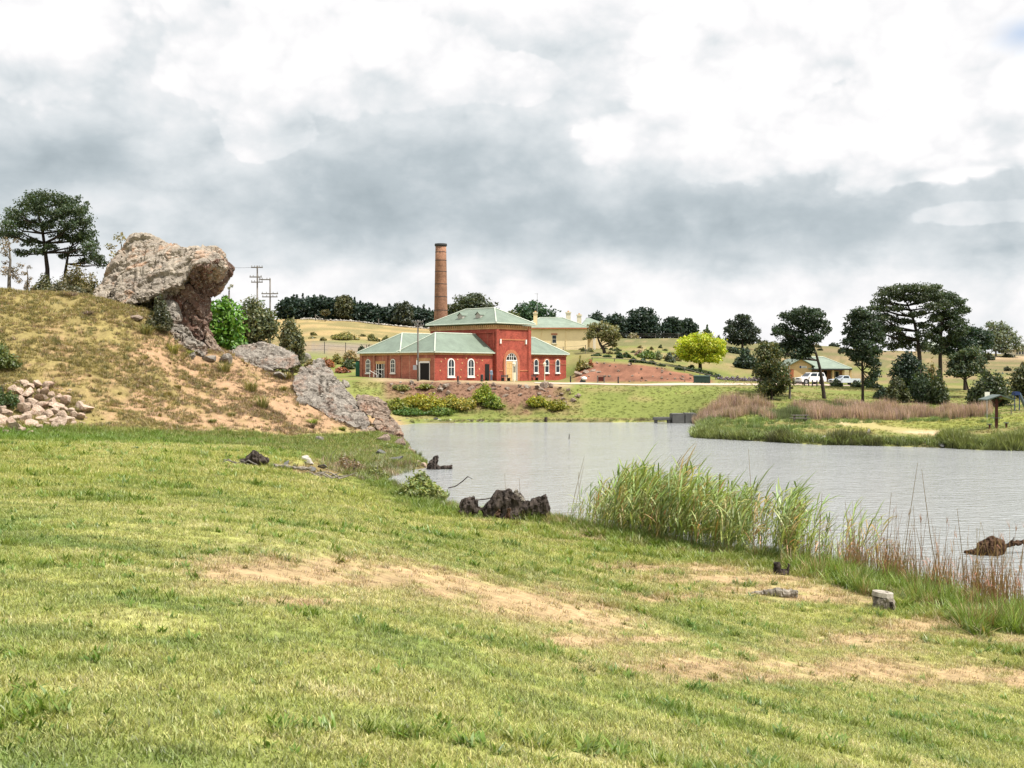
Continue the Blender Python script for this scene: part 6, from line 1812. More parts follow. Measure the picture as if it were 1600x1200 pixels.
    # scrub left of the works
    for px, pb, pt, w, Y, l, c in ((510, 575, 552, 26, 178, 'rust red flowering shrub left of the green cabinet', (0.30, 0.12, 0.06)), (527, 572, 549, 24, 184, 'yellow green shrub behind the rusty shrub', (0.22, 0.20, 0.06)), (545, 580, 556, 26, 176, 'dark grey green shrub beside the green cabinet', (0.075, 0.10, 0.05)),
                                   (548, 566, 540, 30, 190, 'pale straw shrub behind the left wing', (0.27, 0.20, 0.09)), (486, 574, 556, 26, 174, 'straw coloured shrub right of the flat boulder', (0.24, 0.19, 0.08)),
                                   (532, 583, 570, 30, 170, 'red brown shrub at the foot of the left wing', (0.26, 0.10, 0.06)), (565, 546, 536, 12, 205, 'small dark shrub on the gravel bank, left one', (0.06, 0.08, 0.04)), (577, 546, 535, 12, 204, 'small dark shrub on the gravel bank, right one', (0.06, 0.075, 0.04)), (592, 545, 534, 18, 206, 'low olive shrub on the gravel bank behind the wing roof', (0.10, 0.11, 0.05)),
                                   (540, 528, 516, 46, 226, 'long yellow green scrub clump at the edge of the dry field', (0.22, 0.205, 0.07)), (580, 528, 520, 20, 228, 'small olive scrub clump at the edge of the dry field', (0.15, 0.15, 0.055)), (603, 528, 522, 14, 228, 'tiny scrub clump right of the field edge', (0.14, 0.14, 0.055))):
        auto('garden_shrub', l, px, pb, pt, w, Y, 'bush', c, 0.28, 0.8, cat='shrub', limbs=False)
    # garden slope
    gl = [(932, 556, 551, 18, 'dark clipped shrub at the left of the garden edge'), (948, 558, 553, 16, 'second clipped shrub along the garden edge'), (968, 560, 547, 12, 'upright dark shrub by the garden step'), (980, 559, 550, 14, 'small dark shrub right of the garden step'),
          (990, 566, 556, 16, 'low green shrub on the garden edge below the rosemary clump'), (1004, 567, 557, 15, 'low green shrub on the garden edge, middle'), (1018, 569, 560, 15, 'low green shrub on the garden edge, right of middle'), (1032, 572, 565, 14, 'leafy shrub where the garden edge starts to drop'),
          (1010, 560, 541, 30, 'bright green herb clump in the garden bed'), (1028, 562, 546, 22, 'pale flowering clump in the garden bed'), (1046, 566, 547, 18, 'thin grey garden shrub with bare stems'), (1057, 562, 549, 12, 'small blue grey conifer in the garden'),
          (1062, 578, 569, 18, 'dark low hedge piece left under the yellow green tree'), (1078, 580, 571, 18, 'dark low hedge piece under the yellow green tree'), (1092, 583, 575, 16, 'dark low hedge piece below the tree trunk'), (1108, 587, 579, 16, 'dark low hedge piece right of the tree trunk'), (1120, 590, 582, 16, 'dark low hedge piece at the end of the garden edge'),
          (1000, 556, 545, 18, 'pinkish flowering shrub behind the herb clump')]
    for px, pb, pt, w, l in gl:
        g = G(px, pb, 158)
        c = (0.30, 0.20, 0.15) if 'pink' in l else (0.12, 0.17, 0.04) if 'bright' in l else (0.20, 0.22, 0.12) if 'pale' in l else (0.09, 0.105, 0.07) if 'grey' in l else (0.045, 0.075, 0.03)
        auto('garden_shrub', l, px, pb, pt, w, g.y, 'bush', c, 0.26, 0.9, cat='shrub', limbs=False)
    for k in range(9):
        px = 1126 + k * 9
        auto('lavender_bush', 'mauve grey lavender bush in the row beside the road', px, 596, 586 + (k % 3) * 0.7, 13, 168 + k * 0.7, 'bush', (0.20, 0.165, 0.20), 0.22, 0.9, cat='shrub', group='lavender row beside the road', limbs=False)
    for px, pb, pt, w, l in ((1307, 602, 588, 20, 'dark green shrub between the two cars'), (1340, 604, 594, 26, 'low dark shrub right of the silver car'), (1365, 606, 595, 28, 'low green hedge in front of the cottage end')):
        auto('garden_shrub', l, px, pb, pt, w, 168, 'bush', (0.045, 0.07, 0.03), 0.26, 1.0, cat='shrub', limbs=False)
    # behind the fallen rocks on the right of the works
    for px, pb, pt, w, l, c in ((915, 575, 560, 22, 'straw coloured bush above the dark rocks', (0.26, 0.22, 0.09)), (922, 572, 559, 12, 'rusty flax clump above the dark rocks', (0.26, 0.11, 0.05)), (906, 570, 556, 14, 'yellow green bush at the corner of the right wing', (0.22, 0.21, 0.06))):
        auto('garden_shrub', l, px, pb, pt, w, 172, 'bush', c, 0.26, 0.8, cat='shrub', limbs=False)
    # shrub by the near water
    auto('shore_bush', 'light green willowy bush on the near shore beside the charred stump', 657, 782, 733, 84, 53.0, 'bush', (0.19, 0.22, 0.07), 0.085, 1.0, cat='shrub', elong=3.0)
trees()

def cove_shrubs():
    auto('dry_shrub', 'brown half dead shrub beside the cove', 540, 752, 712, 60, 60, 'open', (0.20, 0.145, 0.095), 0.09, 0.5, 0.0, 'shrub', bark='bark_grey')
    auto('dry_shrub', 'olive leafy shrub at the cove edge right of the brown one', 590, 746, 722, 44, 64, 'bush', (0.17, 0.19, 0.06), 0.09, 0.7, 0.0, 'shrub', bark='bark_grey')
    auto('dry_shrub', 'green shrub on the knoll above the cove', 610, 706, 690, 60, 80, 'bush', (0.15, 0.19, 0.045), 0.12, 0.8, 0.0, 'shrub', bark='bark_grey')
cove_shrubs()
def grass_tree(name, label, px, py, rpx, hpx, n=140, col=(0.17, 0.17, 0.05), w=0.03, cat='tussock', y0=50, group=None, me=None):
    """one tussock: a mop of arching blades"""
    g = G(px, py, y0)
    s = g.y / F
    rng = np.random.default_rng(int(px * 3 + py))
    h = hpx * s; r = rpx * s
    V, T, C = [], [], []
    for k in range(n):
        a = rng.uniform(0, 6.283); rr = r * 0.35 * math.sqrt(rng.uniform())
        o = np.array([rr * math.cos(a), rr * math.sin(a), -0.05])
        az = a + rng.normal(0, 0.6)
        out = r * rng.uniform(0.3, 0.95); hh = h * rng.uniform(0.55, 1.05) * (1.0 - 0.35 * (out / r) ** 2)
        side = np.array([-math.sin(az), math.cos(az), 0]) * w * rng.uniform(0.6, 1.3)
        cc = np.array(col) * rng.uniform(0.55, 1.5) * (np.array([1.5, 1.2, 1.1]) if rng.uniform() < 0.22 else 1)
        b = len(V)
        for i, t in enumerate((0, 0.4, 0.75, 1.0)):
            p = o + np.array([math.cos(az), math.sin(az), 0]) * out * t ** 1.4 + np.array([0, 0, 1]) * hh * (1 - (1 - t) ** 1.8 * 1.0 - 0.18 * t ** 4)
            ww = side * (1 - t * 0.9) / 2
            V += [p - ww, p + ww]; C += [cc] * 2
        for i in range(3):
            q = b + 2 * i; T.append((q, q + 1, q + 3, q + 2))
    o = link(name, np_mesh(name, np.array(V), np.array(T), M['leaf'], False, np.array(C)), None, g)
    return tag(o, label, cat, group)
def tussocks():
    for px, py, r, h, l, c in ((270, 552, 20, 22, 'yellow green tussock below the ledges of the great boulder', (0.22, 0.22, 0.06)), (297, 556, 12, 13, 'small bright tussock right of the ledges', (0.20, 0.23, 0.05)), (228, 522, 20, 22, 'olive tussock at the foot of the great boulder', (0.17, 0.165, 0.06)),
                               (350, 580, 22, 24, 'broad olive tussock left of the flat boulder', (0.18, 0.17, 0.065)), (392, 612, 22, 26, 'tussock on the bare slope, upper of two', (0.19, 0.18, 0.07)), (410, 638, 22, 28, 'tussock on the bare slope, lower of two', (0.19, 0.185, 0.075)),
                               (424, 574, 20, 20, 'olive tussock in front of the flat boulder', (0.15, 0.135, 0.05)), (448, 594, 16, 16, 'tussock at the upper end of the tilted slab', (0.18, 0.16, 0.06)), (442, 612, 12, 13, 'small tussock beside the tilted slab', (0.19, 0.17, 0.06)),
                               (488, 662, 18, 12, 'low bright green tussock under the tilted slab', (0.15, 0.20, 0.035)), (535, 672, 10, 9, 'small green tussock near the broken orange stones', (0.15, 0.19, 0.04)), (486, 668, 13, 11, 'dead dark brown scrub clump on the lower slope', (0.10, 0.075, 0.06)),
                               (345, 672, 16, 10, 'low green tuft mid slope', (0.15, 0.17, 0.05)), (362, 650, 12, 9, 'olive tuft on the bare earth', (0.17, 0.16, 0.06)), (332, 660, 13, 9, 'dark green tuft on the lower slope', (0.13, 0.15, 0.05)), (262, 618, 14, 10, 'straw tuft on the middle slope', (0.23, 0.19, 0.08)),
                               (278, 606, 12, 9, 'olive straw tuft above the middle slope', (0.21, 0.18, 0.07)), (222, 601, 9, 9, 'brown tuft on the left slope', (0.17, 0.13, 0.07)), (110, 462, 26, 9, 'mauve grey flowering mat near the crest, left one', (0.21, 0.16, 0.19)), (138, 492, 14, 9, 'mauve grey flowering mat near the crest, right one', (0.21, 0.16, 0.19)),
                               (218, 684, 12, 8, 'mauve brown tuft at the foot of the slope', (0.24, 0.18, 0.14)), (213, 710, 8, 7, 'blue green weed clump on the lawn edge', (0.10, 0.16, 0.09))):
        grass_tree('tussock', l, px, py, r, h, 150, c, 0.045)
    rng = np.random.default_rng(77)
    for k in range(60):
        px, py = rng.uniform(110, 470), rng.uniform(560, 672)
        if py < 545 + (px - 300) * 0.25: continue
        brown = rng.uniform() < 0.45
        grass_tree('hill_tuft', 'small dry tuft dotted over the earth slope', px, py, rng.uniform(3.5, 8), rng.uniform(4, 8), 36, (0.16, 0.115, 0.065) if brown else (0.20, 0.175, 0.065), 0.05, 'tussock', 50, 'small dry tufts on the earth slope')
    for px, py, r, h, l in ((688, 716, 9, 14, 'thin dark rushes at the waterline past the spur'), (657, 712, 8, 12, 'rushes beside the small dark shore rock')):
        grass_tree('rushes', l, 655 if px > 680 else 648, py - 2, r, h, 70, (0.10, 0.12, 0.05), 0.03)
    # near shore: green tufts on the lawn edge
    for px, py, r, h, l in ((430, 862, 24, 7, 'dark green grass clump beside the bare patch, upper left'), (560, 878, 16, 7, 'grass clump on the upper edge of the bare patch'), (655, 920, 9, 7, 'small green weed in the middle of the bare patch'), (615, 918, 8, 6, 'small weed left of the middle of the bare patch'),
                            (675, 945, 20, 9, 'leafy weed at the lower edge of the bare patch'), (175, 936, 18, 6, 'dark green clump on the left lawn'), (438, 992, 14, 5, 'dark green weed in the near lawn'), (1330, 1022, 24, 9, 'green tuft beside the right bare strip'), (1275, 1072, 30, 12, 'thick green tuft between the right bare strips'),
                            (1540, 990, 30, 20, 'tall green tuft by the right shore'), (1480, 985, 26, 16, 'green tuft left of the tall shore tuft'), (1590, 975, 24, 22, 'tall green tuft at the right edge'), (1430, 950, 22, 14, 'green tuft right of the grey stump'), (1420, 1058, 12, 10, 'sparse straw tuft on the right bare strip')):
        c = (0.115, 0.15, 0.04) if 'straw' not in l else (0.25, 0.2, 0.09)
        grass_tree('weed_tuft', l, px, py, r, h, 130, c, 0.012, 'weed', 4)
tussocks()
# ------------------------------------------------------------------ reeds
def reed_proto(name, rng, h, nleaf, leaf_len, leaf_w, lean=(0.10, 0.0), plume=False, stemr=0.008):
    V, T, C = [], [], []
    def quadstrip(pts, sides, cc):
        b = len(V)
        for p, s in zip(pts, sides):
            V.extend([p - s, p + s]); C.extend([cc, cc])
        for i in range(len(pts) - 1):
            q = b + 2 * i; T.append((q, q + 1, q + 3, q + 2))
    ph = rng.uniform(0, 6.28)
    L = np.array([lean[0] + rng.normal(0, 0.05), lean[1] + rng.normal(0, 0.05), 0])
    axis = lambda t: np.array([0, 0, h * t]) + L * h * t * t
    for a in (0, 1.57):
        s = np.array([math.cos(a + ph), math.sin(a + ph), 0]) * stemr
        quadstrip([axis(t) for t in (0, 0.5, 1)], [s, s * 0.8, s * 0.4], np.array([0.95, 0.95, 0.8]))
    for k in range(nleaf):
        t0 = 0.22 + 0.76 * (k + rng.uniform(0, 0.6)) / nleaf
        az = (k % 2) * math.pi + ph + rng.normal(0, 0.7)
        d = np.array([math.cos(az), math.sin(az), 0]) + np.array([lean[0] * 7, 0, 0])
        d /= np.linalg.norm(d) + 1e-6
        ll = leaf_len * rng.uniform(0.65, 1.15)
        o = axis(t0)
        upk = rng.uniform(0.75, 1.25); droop = rng.uniform(0.2, 0.75)
        pts, sd = [], []
        side = np.cross(d, [0, 0, 1.0]); side = side * 0.75 + np.array([0, 0, 0.45]) * rng.uniform(-1, 1)
        side /= np.linalg.norm(side)
        for t in (0, 0.3, 0.65, 1.0):
            pts.append(o + d * ll * t * 0.75 + np.array([0, 0, ll * (upk * t - droop * t * t)]))
            sd.append(side * leaf_w * (0.55 if t == 0 else 1.0 if t < 0.5 else 0.75 if t < 0.9 else 0.08) / 2)
        sh = rng.uniform(0.7, 1.35)
        cc = np.array([sh * rng.uniform(0.85, 1.25), sh, sh * rng.uniform(0.7, 1.1)])
        if rng.uniform() < 0.10: cc = np.array([2.0, 1.35, 1.6]) * rng.uniform(0.8, 1.1)
        quadstrip(pts, sd, cc)
    if plume:
        for k in range(6):
            a = rng.uniform(0, 6.28); s = np.array([math.cos(a), math.sin(a), 0]) * 0.006
            p = axis(1.0); q = p + np.array([rng.normal(0.05, 0.05), rng.normal(0, 0.05), rng.uniform(0.06, 0.16)])
            quadstrip([p, q], [s, s * 0.3], np.array([1.1, 0.85, 0.75]))
    return np_mesh(name, np.array(V), np.array(T), M['blade'], False, np.array(C))
def reeds():
    rng = np.random.default_rng(31)
    protos = [reed_proto('reed_stem', rng, 2.05 * rng.uniform(0.9, 1.1), 10, 0.78, 0.046, (0.13, 0.0)) for _ in range(7)]
    pts, scl, col, idx = [], [], [], []
    # bed follows the near shore; heights read along it
    prof_px = [890, 930, 945, 990, 1060, 1130, 1180, 1215, 1250, 1285]
    prof_pt = [800, 758, 752, 736, 744, 756, 775, 772, 776, 800]
    sh = [Vector(shore(*p)) for p in ((900, 822), (980, 838), (1100, 862), (1250, 885), (1300, 892))]
    for k in range(1150):
        f = rng.uniform(0, len(sh) - 1.001); i = int(f); p = sh[i].lerp(sh[i + 1], f - i)
        off = rng.uniform(-1.5, 2.8) * (0.55 + 0.45 * math.sin(min(1, f / 1.2) * 1.57))
        nrm = Vector((0.80, 0.60))
        q = p + nrm * off + Vector((rng.normal(0, 0.15), rng.normal(0, 0.15)))
        px = 800 + F * q.x / q.y
        g = sfbm(q.x * 0.9, q.y * 0.9, 3)
        if px > 1170 and px < 1215 and rng.uniform() < 0.72: continue
        if px > 1240 and rng.uniform() < 0.85: continue
        if px < 930 and rng.uniform() < 0.55: continue
        z = max(-0.4, Hs(q.x, q.y)) - 0.05
        top = np.interp(px, prof_px, prof_pt) + rng.uniform(-16, 40) - 14 * (g - 0.5) * 4
        h = Zp(top, q.y) - z
        if h < 0.5: continue
        pts.append((q.x, q.y, z)); scl.append(h / 2.25); idx.append(rng.integers(0, 7))
        c = np.array([0.205, 0.275, 0.095]) * rng.uniform(0.65, 1.3)
        if rng.uniform() < 0.12: c = np.array([0.30, 0.235, 0.105])
        col.append(c)
    n = len(pts)
    R = np.stack([np.random.default_rng(1).normal(0, 0.05, n), np.random.default_rng(2).normal(0, 0.05, n), np.random.default_rng(3).normal(0, 0.45, n)], 1)
    scatter('reed_bed', pts, R, scl, col, idx, protos, 'tall green reed bed on the near shore, leaning right in the wind', 'reeds')
    # dead stems, bare and red brown, to the right
    dp = [reed_proto('dead_stem', rng, 1.25 * rng.uniform(0.85, 1.15), nl, 0.30, 0.014, (0.05, 0), pl, 0.010) for nl, pl in ((1, False), (0, False), (2, False), (3, False), (2, False), (1, True))]
    pts, scl, col, idx = [], [], [], []
    sh = [Vector(shore(*p)) for p in ((1245, 884), (1300, 893), (1380, 905), (1500, 938), (1620, 968), (1700, 1000))]
    for k in range(2700):
        f = rng.uniform(0, len(sh) - 1.001); i = int(f); p = sh[i].lerp(sh[i + 1], f - i)
        off = abs(rng.normal(0, 1.0)) * 1.2 - 0.5
        q = p + Vector((0.85, 0.5)) * off
        g = sfbm(q.x * 1.5, q.y * 1.5, 5)
        if rng.uniform() > sm(0.33, 0.62, g): continue
        z = max(-0.35, Hs(q.x, q.y)) - 0.05
        h = rng.uniform(0.35, 1.05) * (1.7 if rng.uniform() < 0.14 else 1.0)
        pts.append((q.x, q.y, z)); scl.append((0.8, 0.8, h / 1.0)); idx.append(rng.integers(0, 6))
        col.append(np.array([0.31, 0.195, 0.13]) * rng.uniform(0.6, 1.4) if rng.uniform() < 0.75 else np.array([0.30, 0.235, 0.13]) * rng.uniform(0.7, 1.2))
    for px, py, hh in ((1280, 900, 150), (1330, 905, 140), (1380, 900, 160), (1408, 905, 190), (1432, 910, 150), (1470, 920, 190), (1450, 910, 120), (1510, 930, 170), (1525, 930, 140), (1560, 945, 130), (1590, 950, 120), (1180, 880, 170), (1130, 870, 150), (888, 815, 130), (792, 805, 85), (815, 812, 75), (893, 806, 125), (1350, 900, 100)):
        g = G(px, py, 15)
        pts.append(tuple(g)); scl.append((1.2, 1.2, hh * g.y / F / 1.25)); idx.append(int(rng.integers(0, 2))); col.append((0.24, 0.17, 0.11))
    n = len(pts)
    scatter('dead_reeds', pts, rots(n, 0.10), scl, col, idx, dp, 'thin dead red brown reed stems standing in the water at the right', 'reeds')
    # broad green weeds at their feet
    wp = [blades_mesh('dock_leaves', rng, 26, 0.10, 0.12, 0.36, 0.030, 0.7, 0.7, 3, 0.3) for _ in range(4)] + [blades_mesh('fine_rush', rng, 40, 0.12, 0.25, 0.6, 0.010, 0.35, 0.4, 3, 0.3, yellow=0.25) for _ in range(3)]
    pts, scl, col, idx = [], [], [], []
    nsh = [Vector(shore(*p)) for p in ((700, 792), (800, 812), (880, 818), (980, 838), (1100, 862), (1250, 885), (1380, 905), (1500, 938), (1600, 962), (1680, 990))]
    for k in range(5200):
        f = rng.uniform(0, len(nsh) - 1.001); i = int(f); p = nsh[i].lerp(nsh[i + 1], f - i)
        wd = np.interp(f, [0, 2, 4, 5, 6, 9], [1.0, 1.2, 1.2, 1.6, 3.2, 4.0])
        q = p - Vector((0.8, 0.6)) * (rng.uniform(-0.25, 1.0) * wd)
        if Ds(q.x, q.y) < -0.6: continue
        g = sfbm(q.x * 1.1, q.y * 1.1, 8)
        if g < 0.44 or rng.uniform() < 0.3: continue
        pts.append((q.x, q.y, max(-0.1, Hs(q.x, q.y)))); r = rng.uniform()
        idx.append(int(rng.integers(0, 4)) if r < 0.6 else int(4 + rng.integers(0, 3)))
        scl.append(rng.uniform(0.5, 1.15) * np.interp(f, [0, 4, 5.5, 9], [1, 1, 1.35, 1.35])); col.append(np.array([0.135, 0.195, 0.035]) * rng.uniform(0.7, 1.4) if rng.uniform() < 0.8 else np.array([0.26, 0.20, 0.09]))
    scatter('shore_weeds', pts, rots(len(pts)), scl, col, idx, wp, 'broad leaved green weeds along the near waterline', 'weeds')
    # far reed belt, red brown, and the green sedge in front of it
    fp = [blades_mesh('far_reed', rng, 30, 0.55, 0.9, 1.7, 0.055, 0.16, 0.15, 2, 0.35, yellow=0.2) for _ in range(4)]
    pts, scl, col, idx = [], [], [], []
    for k in range(4200):
        px = rng.uniform(1060, 1545)
        y0 = np.interp(px, [1060, 1120, 1250, 1400, 1545], [125, 120, 118, 117, 116]); y1 = np.interp(px, [1060, 1100, 1250, 1400, 1545], [134, 134, 132, 129, 124])
        Y = rng.uniform(y0, y1); x = (px - 800) * Y / F
        if Ds(x, Y) < -0.3: continue
        g = sfbm(x * 0.22, Y * 0.22, 2)
        if sfbm(x * 0.35 + 9, Y * 0.35, 12) < 0.45: continue
        red = rng.uniform() < sm(0.36, 0.54, g + 0.10 * (Y - y0) / (y1 - y0))
        pts.append((x, Y, Hs(x, Y) - 0.05)); idx.append(int(rng.integers(0, 4)))
        scl.append(rng.uniform(0.5, 1.0) * (0.1 + 1.6 * sfbm(x * 0.5, Y * 0.3, 4)) * (1.0 if red else 0.75) * np.interp(px, [1060, 1120, 1545], [0.45, 1.0, 1.0]))
        col.append((np.array([0.37, 0.275, 0.20]) if rng.uniform() < 0.75 else np.array([0.29, 0.215, 0.175])) * rng.uniform(0.75, 1.25) if red else np.array([0.135, 0.165, 0.075]) * rng.uniform(0.7, 1.3))
    scatter('far_reeds', pts, rots(len(pts), 0.06), scl, col, idx, fp, 'dusty pink brown reed belt across the far low point', 'reeds')
    sp = [blades_mesh('sedge', rng, 40, 0.5, 0.5, 1.25, 0.05, 0.35, 0.45, 2, 0.4, yellow=0.12) for _ in range(4)]
    pts, scl, col, idx = [], [], [], []
    fs = [Vector(shore(*p)) for p in ((1085, 684), (1120, 686), (1200, 690), (1280, 695), (1350, 696), (1420, 698), (1480, 700), (1530, 703), (1600, 704), (1700, 708))]
    for k in range(2600):
        f = rng.uniform(0, len(fs) - 1.001); i = int(f); p = fs[i].lerp(fs[i + 1], f - i)
        px = 800 + F * p.x / p.y
        amt = np.interp(px, [1085, 1150, 1175, 1235, 1260, 1300, 1305, 1375, 1385, 1480, 1500, 1600, 1700], [0.35, 0.5, 1, 1, 0.2, 0.2, 1, 1, 0.10, 0.10, 0.9, 1, 1])
        if rng.uniform() > amt: continue
        q = p + Vector((0.05, 1.0)) * (abs(rng.normal(0, 1.6)) * (1.7 if px > 1490 else 1.0) - 0.2)
        pts.append((q.x, q.y, max(-0.1, Hs(q.x, q.y) - 0.03))); idx.append(int(rng.integers(0, 4)))
        scl.append(rng.uniform(0.4, 1.0) * (0.5 + 0.45 * amt) * max(0.25, -0.3 + 2.5 * sfbm(q.x * 0.6, q.y * 0.6, 7)))
        dk = 1175 < px < 1240 or 1300 < px < 1380
        col.append((np.array([0.080, 0.085, 0.032]) if dk and rng.uniform() < 0.8 else np.array([0.155, 0.18, 0.055])) * rng.uniform(0.65, 1.35))
    scatter('sedge_fringe', pts, rots(len(pts)), scl, col, idx, sp, 'green sedge fringe along the edge of the far low point', 'sedge')
    # low green growth on the left side of the point (behind the fringe)
    pts, scl, col, idx = [], [], [], []
    for k in range(2600):
        px = rng.uniform(1088, 1560); Y = rng.uniform(100, 118)
        x = (px - 800) * Y / F
        if Ds(x, Y) < 0.3: continue
        w = (np.interp(px, [1088, 1260, 1300, 1330, 1500, 1560], [1, 0.7, 0.2, 0.0, 0.0, 0.3]) + sm(112, 115, Y)) * sm(0.40, 0.55, sfbm(x * 0.5, Y * 0.5, 2))
        if rng.uniform() > w: continue
        pts.append((x, Y, Hs(x, Y) - 0.03)); idx.append(int(rng.integers(0, 4))); scl.append(rng.uniform(0.25, 0.6) * (0.4 + 1.2 * sfbm(x * 0.4, Y * 0.4, 9)))
        col.append(np.array([0.135, 0.19, 0.055]) * rng.uniform(0.7, 1.35))
    scatter('point_herbs', pts, rots(len(pts)), scl, col, idx, sp, 'lush green herbs covering the left of the far low point', 'herbs')
    # cove: white flecked weed and dry twigs
    cp = [blades_mesh('cove_weed', rng, 34, 0.35, 0.12, 0.5, 0.02, 0.6, 0.5, 2, 0.5, yellow=0.3) for _ in range(3)]
    pts, scl, col, idx = [], [], [], []
    for k in range(900):
        px, py = rng.uniform(500, 660), rng.uniform(702, 752)
        if abs((px - 580) / 80) + abs((py - 726) / 26) > 1.15: continue
        g = G(px, py, 50)
        pts.append((g.x, g.y, max(g.z, -0.02))); idx.append(int(rng.integers(0, 3))); scl.append(rng.uniform(0.5, 1.2))
        r = rng.uniform()
        col.append(np.array([0.16, 0.19, 0.05]) * rng.uniform(0.6, 1.3) if r < 0.5 else np.array([0.24, 0.17, 0.11]) * rng.uniform(0.6, 1.3) if r < 0.8 else np.array([0.33, 0.36, 0.22]))
    scatter('cove_weeds', pts, rots(len(pts)), scl, col, idx, cp, 'tangled weeds and dry stems round the little cove', 'weeds')
reeds()

# ------------------------------------------------------------------ stumps, logs and driftwood
def wood(name, label, base, tubes, mat, voxel=0.05, amp=0.08, f0=3.0, cat='stump', stretch=1.0):
    mb = MB()
    for path, rad in tubes: mb.tube(path, rad, 10)
    me = remeshed(mb.mesh('wood'), voxel, 1)
    def fn(c, n):
        a = fbm(c[:, 0] * f0, c[:, 1] * f0, c[:, 2] * f0 * stretch, 4, 0.6) - 0.5
        r = np.abs(fbm(c[:, 0] * f0 * 2 + 5, c[:, 1] * f0 * 2, c[:, 2] * f0 * 0.6 * stretch, 3) - 0.5) * 2
        return c + n * ((a * 2 - 0.7 * sm(0.25, 0.0, r)) * amp)[:, None]
    displace(me, fn)
    me.materials.clear(); me.materials.append(M[mat])
    o = link(name, me, None, base)
    return tag(o, label, cat)
def woods():
    g = G(790, 812, 30)
    wood('charred_stump', 'big charred tree stump with sawn boles lying at the near waterline', g, [
        ([(-1.35, 0.0, 0.0), (-1.25, 0.1, 0.45), (-1.0, 0.1, 0.62)], [0.34, 0.36, 0.22]), ([(-0.75, 0, -0.1), (-0.72, 0.05, 0.6)], [0.12, 0.05]),
        ([(-0.75, 0.1, 0.1), (-0.1, 0.1, 0.55), (0.25, 0.2, 0.65)], [0.28, 0.42, 0.35]), ([(0.25, 0.2, 0.6), (0.75, 0.1, 0.15)], [0.38, 0.2]),
        ([(0.1, -0.15, -0.1), (0.05, -0.1, 0.65)], [0.16, 0.2]), ([(0.45, 0.0, 0.12), (1.05, 0.0, 0.32), (1.5, -0.05, 0.38)], [0.30, 0.38, 0.42]), ([(-0.55, -0.1, 0.0), (0.6, -0.1, 0.05)], [0.25, 0.28])], 'char', 0.06, 0.13, 2.6)
    bpy.data.objects['charred_stump'].scale = (1.12, 1.12, 1.25)
    st_ = bpy.data.objects['charred_stump']
    for nm, path, rad, mt in (('broken_face', [(0.05, -0.34, 0.05), (0.12, -0.30, 0.45)], [0.16, 0.13], 'wetwood'), ('broken_face', [(-0.32, -0.30, 0.02), (-0.2, -0.26, 0.38)], [0.12, 0.10], 'wetwood'), ('bleached_top', [(0.3, 0.1, 0.88), (0.62, 0.0, 0.52)], [0.16, 0.14], 'drift')):
        mb = MB(); mb.tube(path, rad, 10); me = remeshed(mb.mesh('f'), 0.05, 1); displace(me, rocky(0.10, 3.0)); me.materials.clear(); me.materials.append(M[mt]); link(nm, me, st_)
    g = G(1380, 952, 12)
    wood('grey_stump', 'small grey sawn stump with hollow dark side near the right shore', g, [([(0, 0, -0.1), (0, 0, 0.30)], [0.26, 0.24]), ([(-0.2, -0.1, -0.1), (-0.16, -0.05, 0.2)], [0.12, 0.08]), ([(0.2, 0, -0.1), (0.17, 0, 0.22)], [0.11, 0.09]), ([(-0.12, 0, 0.29), (0.14, 0.02, 0.3)], [0.12, 0.11])], 'drift', 0.025, 0.05, 6)
    mb = MB(); mb.tube([(0.10, -0.20, -0.05), (0.10, -0.18, 0.24)], [0.13, 0.10], 10); me = remeshed(mb.mesh('f'), 0.03, 1); displace(me, rocky(0.06, 5.0)); me.materials.clear(); me.materials.append(M['char']); link('burnt_side', me, bpy.data.objects['grey_stump'])
    mb = MB(); mb.tube([(-0.01, 0.02, 0.30), (0, 0.02, 0.40)], [0.25, 0.235], 14); mb.build('sawn_top', M['drift_pale'], bpy.data.objects['grey_stump'])
    g = G(1215, 932, 12)
    wood('rotting_log', 'low bleached log lying in the grass left of the grey stump', g, [([(-0.75, 0.05, 0.02), (-0.3, 0, 0.08), (0.1, 0, 0.10)], [0.06, 0.10, 0.12]), ([(0.05, 0, 0.08), (0.5, 0.02, 0.05)], [0.15, 0.09])], 'drift', 0.03, 0.06, 5, 'log')
    g = G(1222, 898, 12)
    wood('burnt_stump', 'small burnt hollow stump at the right end of the reed bed', g, [([(-0.15, 0, -0.1), (-0.14, 0, 0.35)], [0.13, 0.10]), ([(0.10, 0, -0.1), (0.2, 0, 0.3)], [0.10, 0.06]), ([(0, 0, 0.0), (0.1, 0, 0.10)], [0.14, 0.10])], 'char', 0.03, 0.06, 5)
    g = G(1110, 872, 12)
    wood('burnt_stump', 'small burnt stump half hidden in the foot of the reed bed', g, [([(-0.18, 0, -0.1), (-0.15, 0, 0.2)], [0.09, 0.07]), ([(0.10, 0, -0.1), (0.09, 0, 0.24)], [0.12, 0.08])], 'char', 0.03, 0.06, 5)
    Y = 5.9 * F / (862 - 580)
    g = Vector(((1545 - 800) * Y / F, Y, 0.0))
    wood('drift_stump', 'brown root stump standing in the water at the right with a long limb', g, [
        ([(-0.25, 0, -0.2), (-0.2, 0, 0.25), (0.1, 0, 0.42), (0.4, 0, 0.3), (0.5, 0, 0.05)], [0.25, 0.24, 0.22, 0.2, 0.07]), ([(-0.3, 0, 0.1), (-0.8, 0.1, 0.08)], [0.16, 0.06]), ([(0.1, 0, -0.2), (0.1, 0, 0.3)], [0.36, 0.3]),
        ([(0.35, 0.2, 0.12), (0.9, 0.3, 0.3), (1.6, 0.4, 0.42)], [0.10, 0.10, 0.10]), ([(0.75, 0.3, 0.28), (0.98, 0.3, 0.55)], [0.07, 0.05])], 'wetwood', 0.045, 0.08, 4)
    Y = 6 * F / (733 - 580)
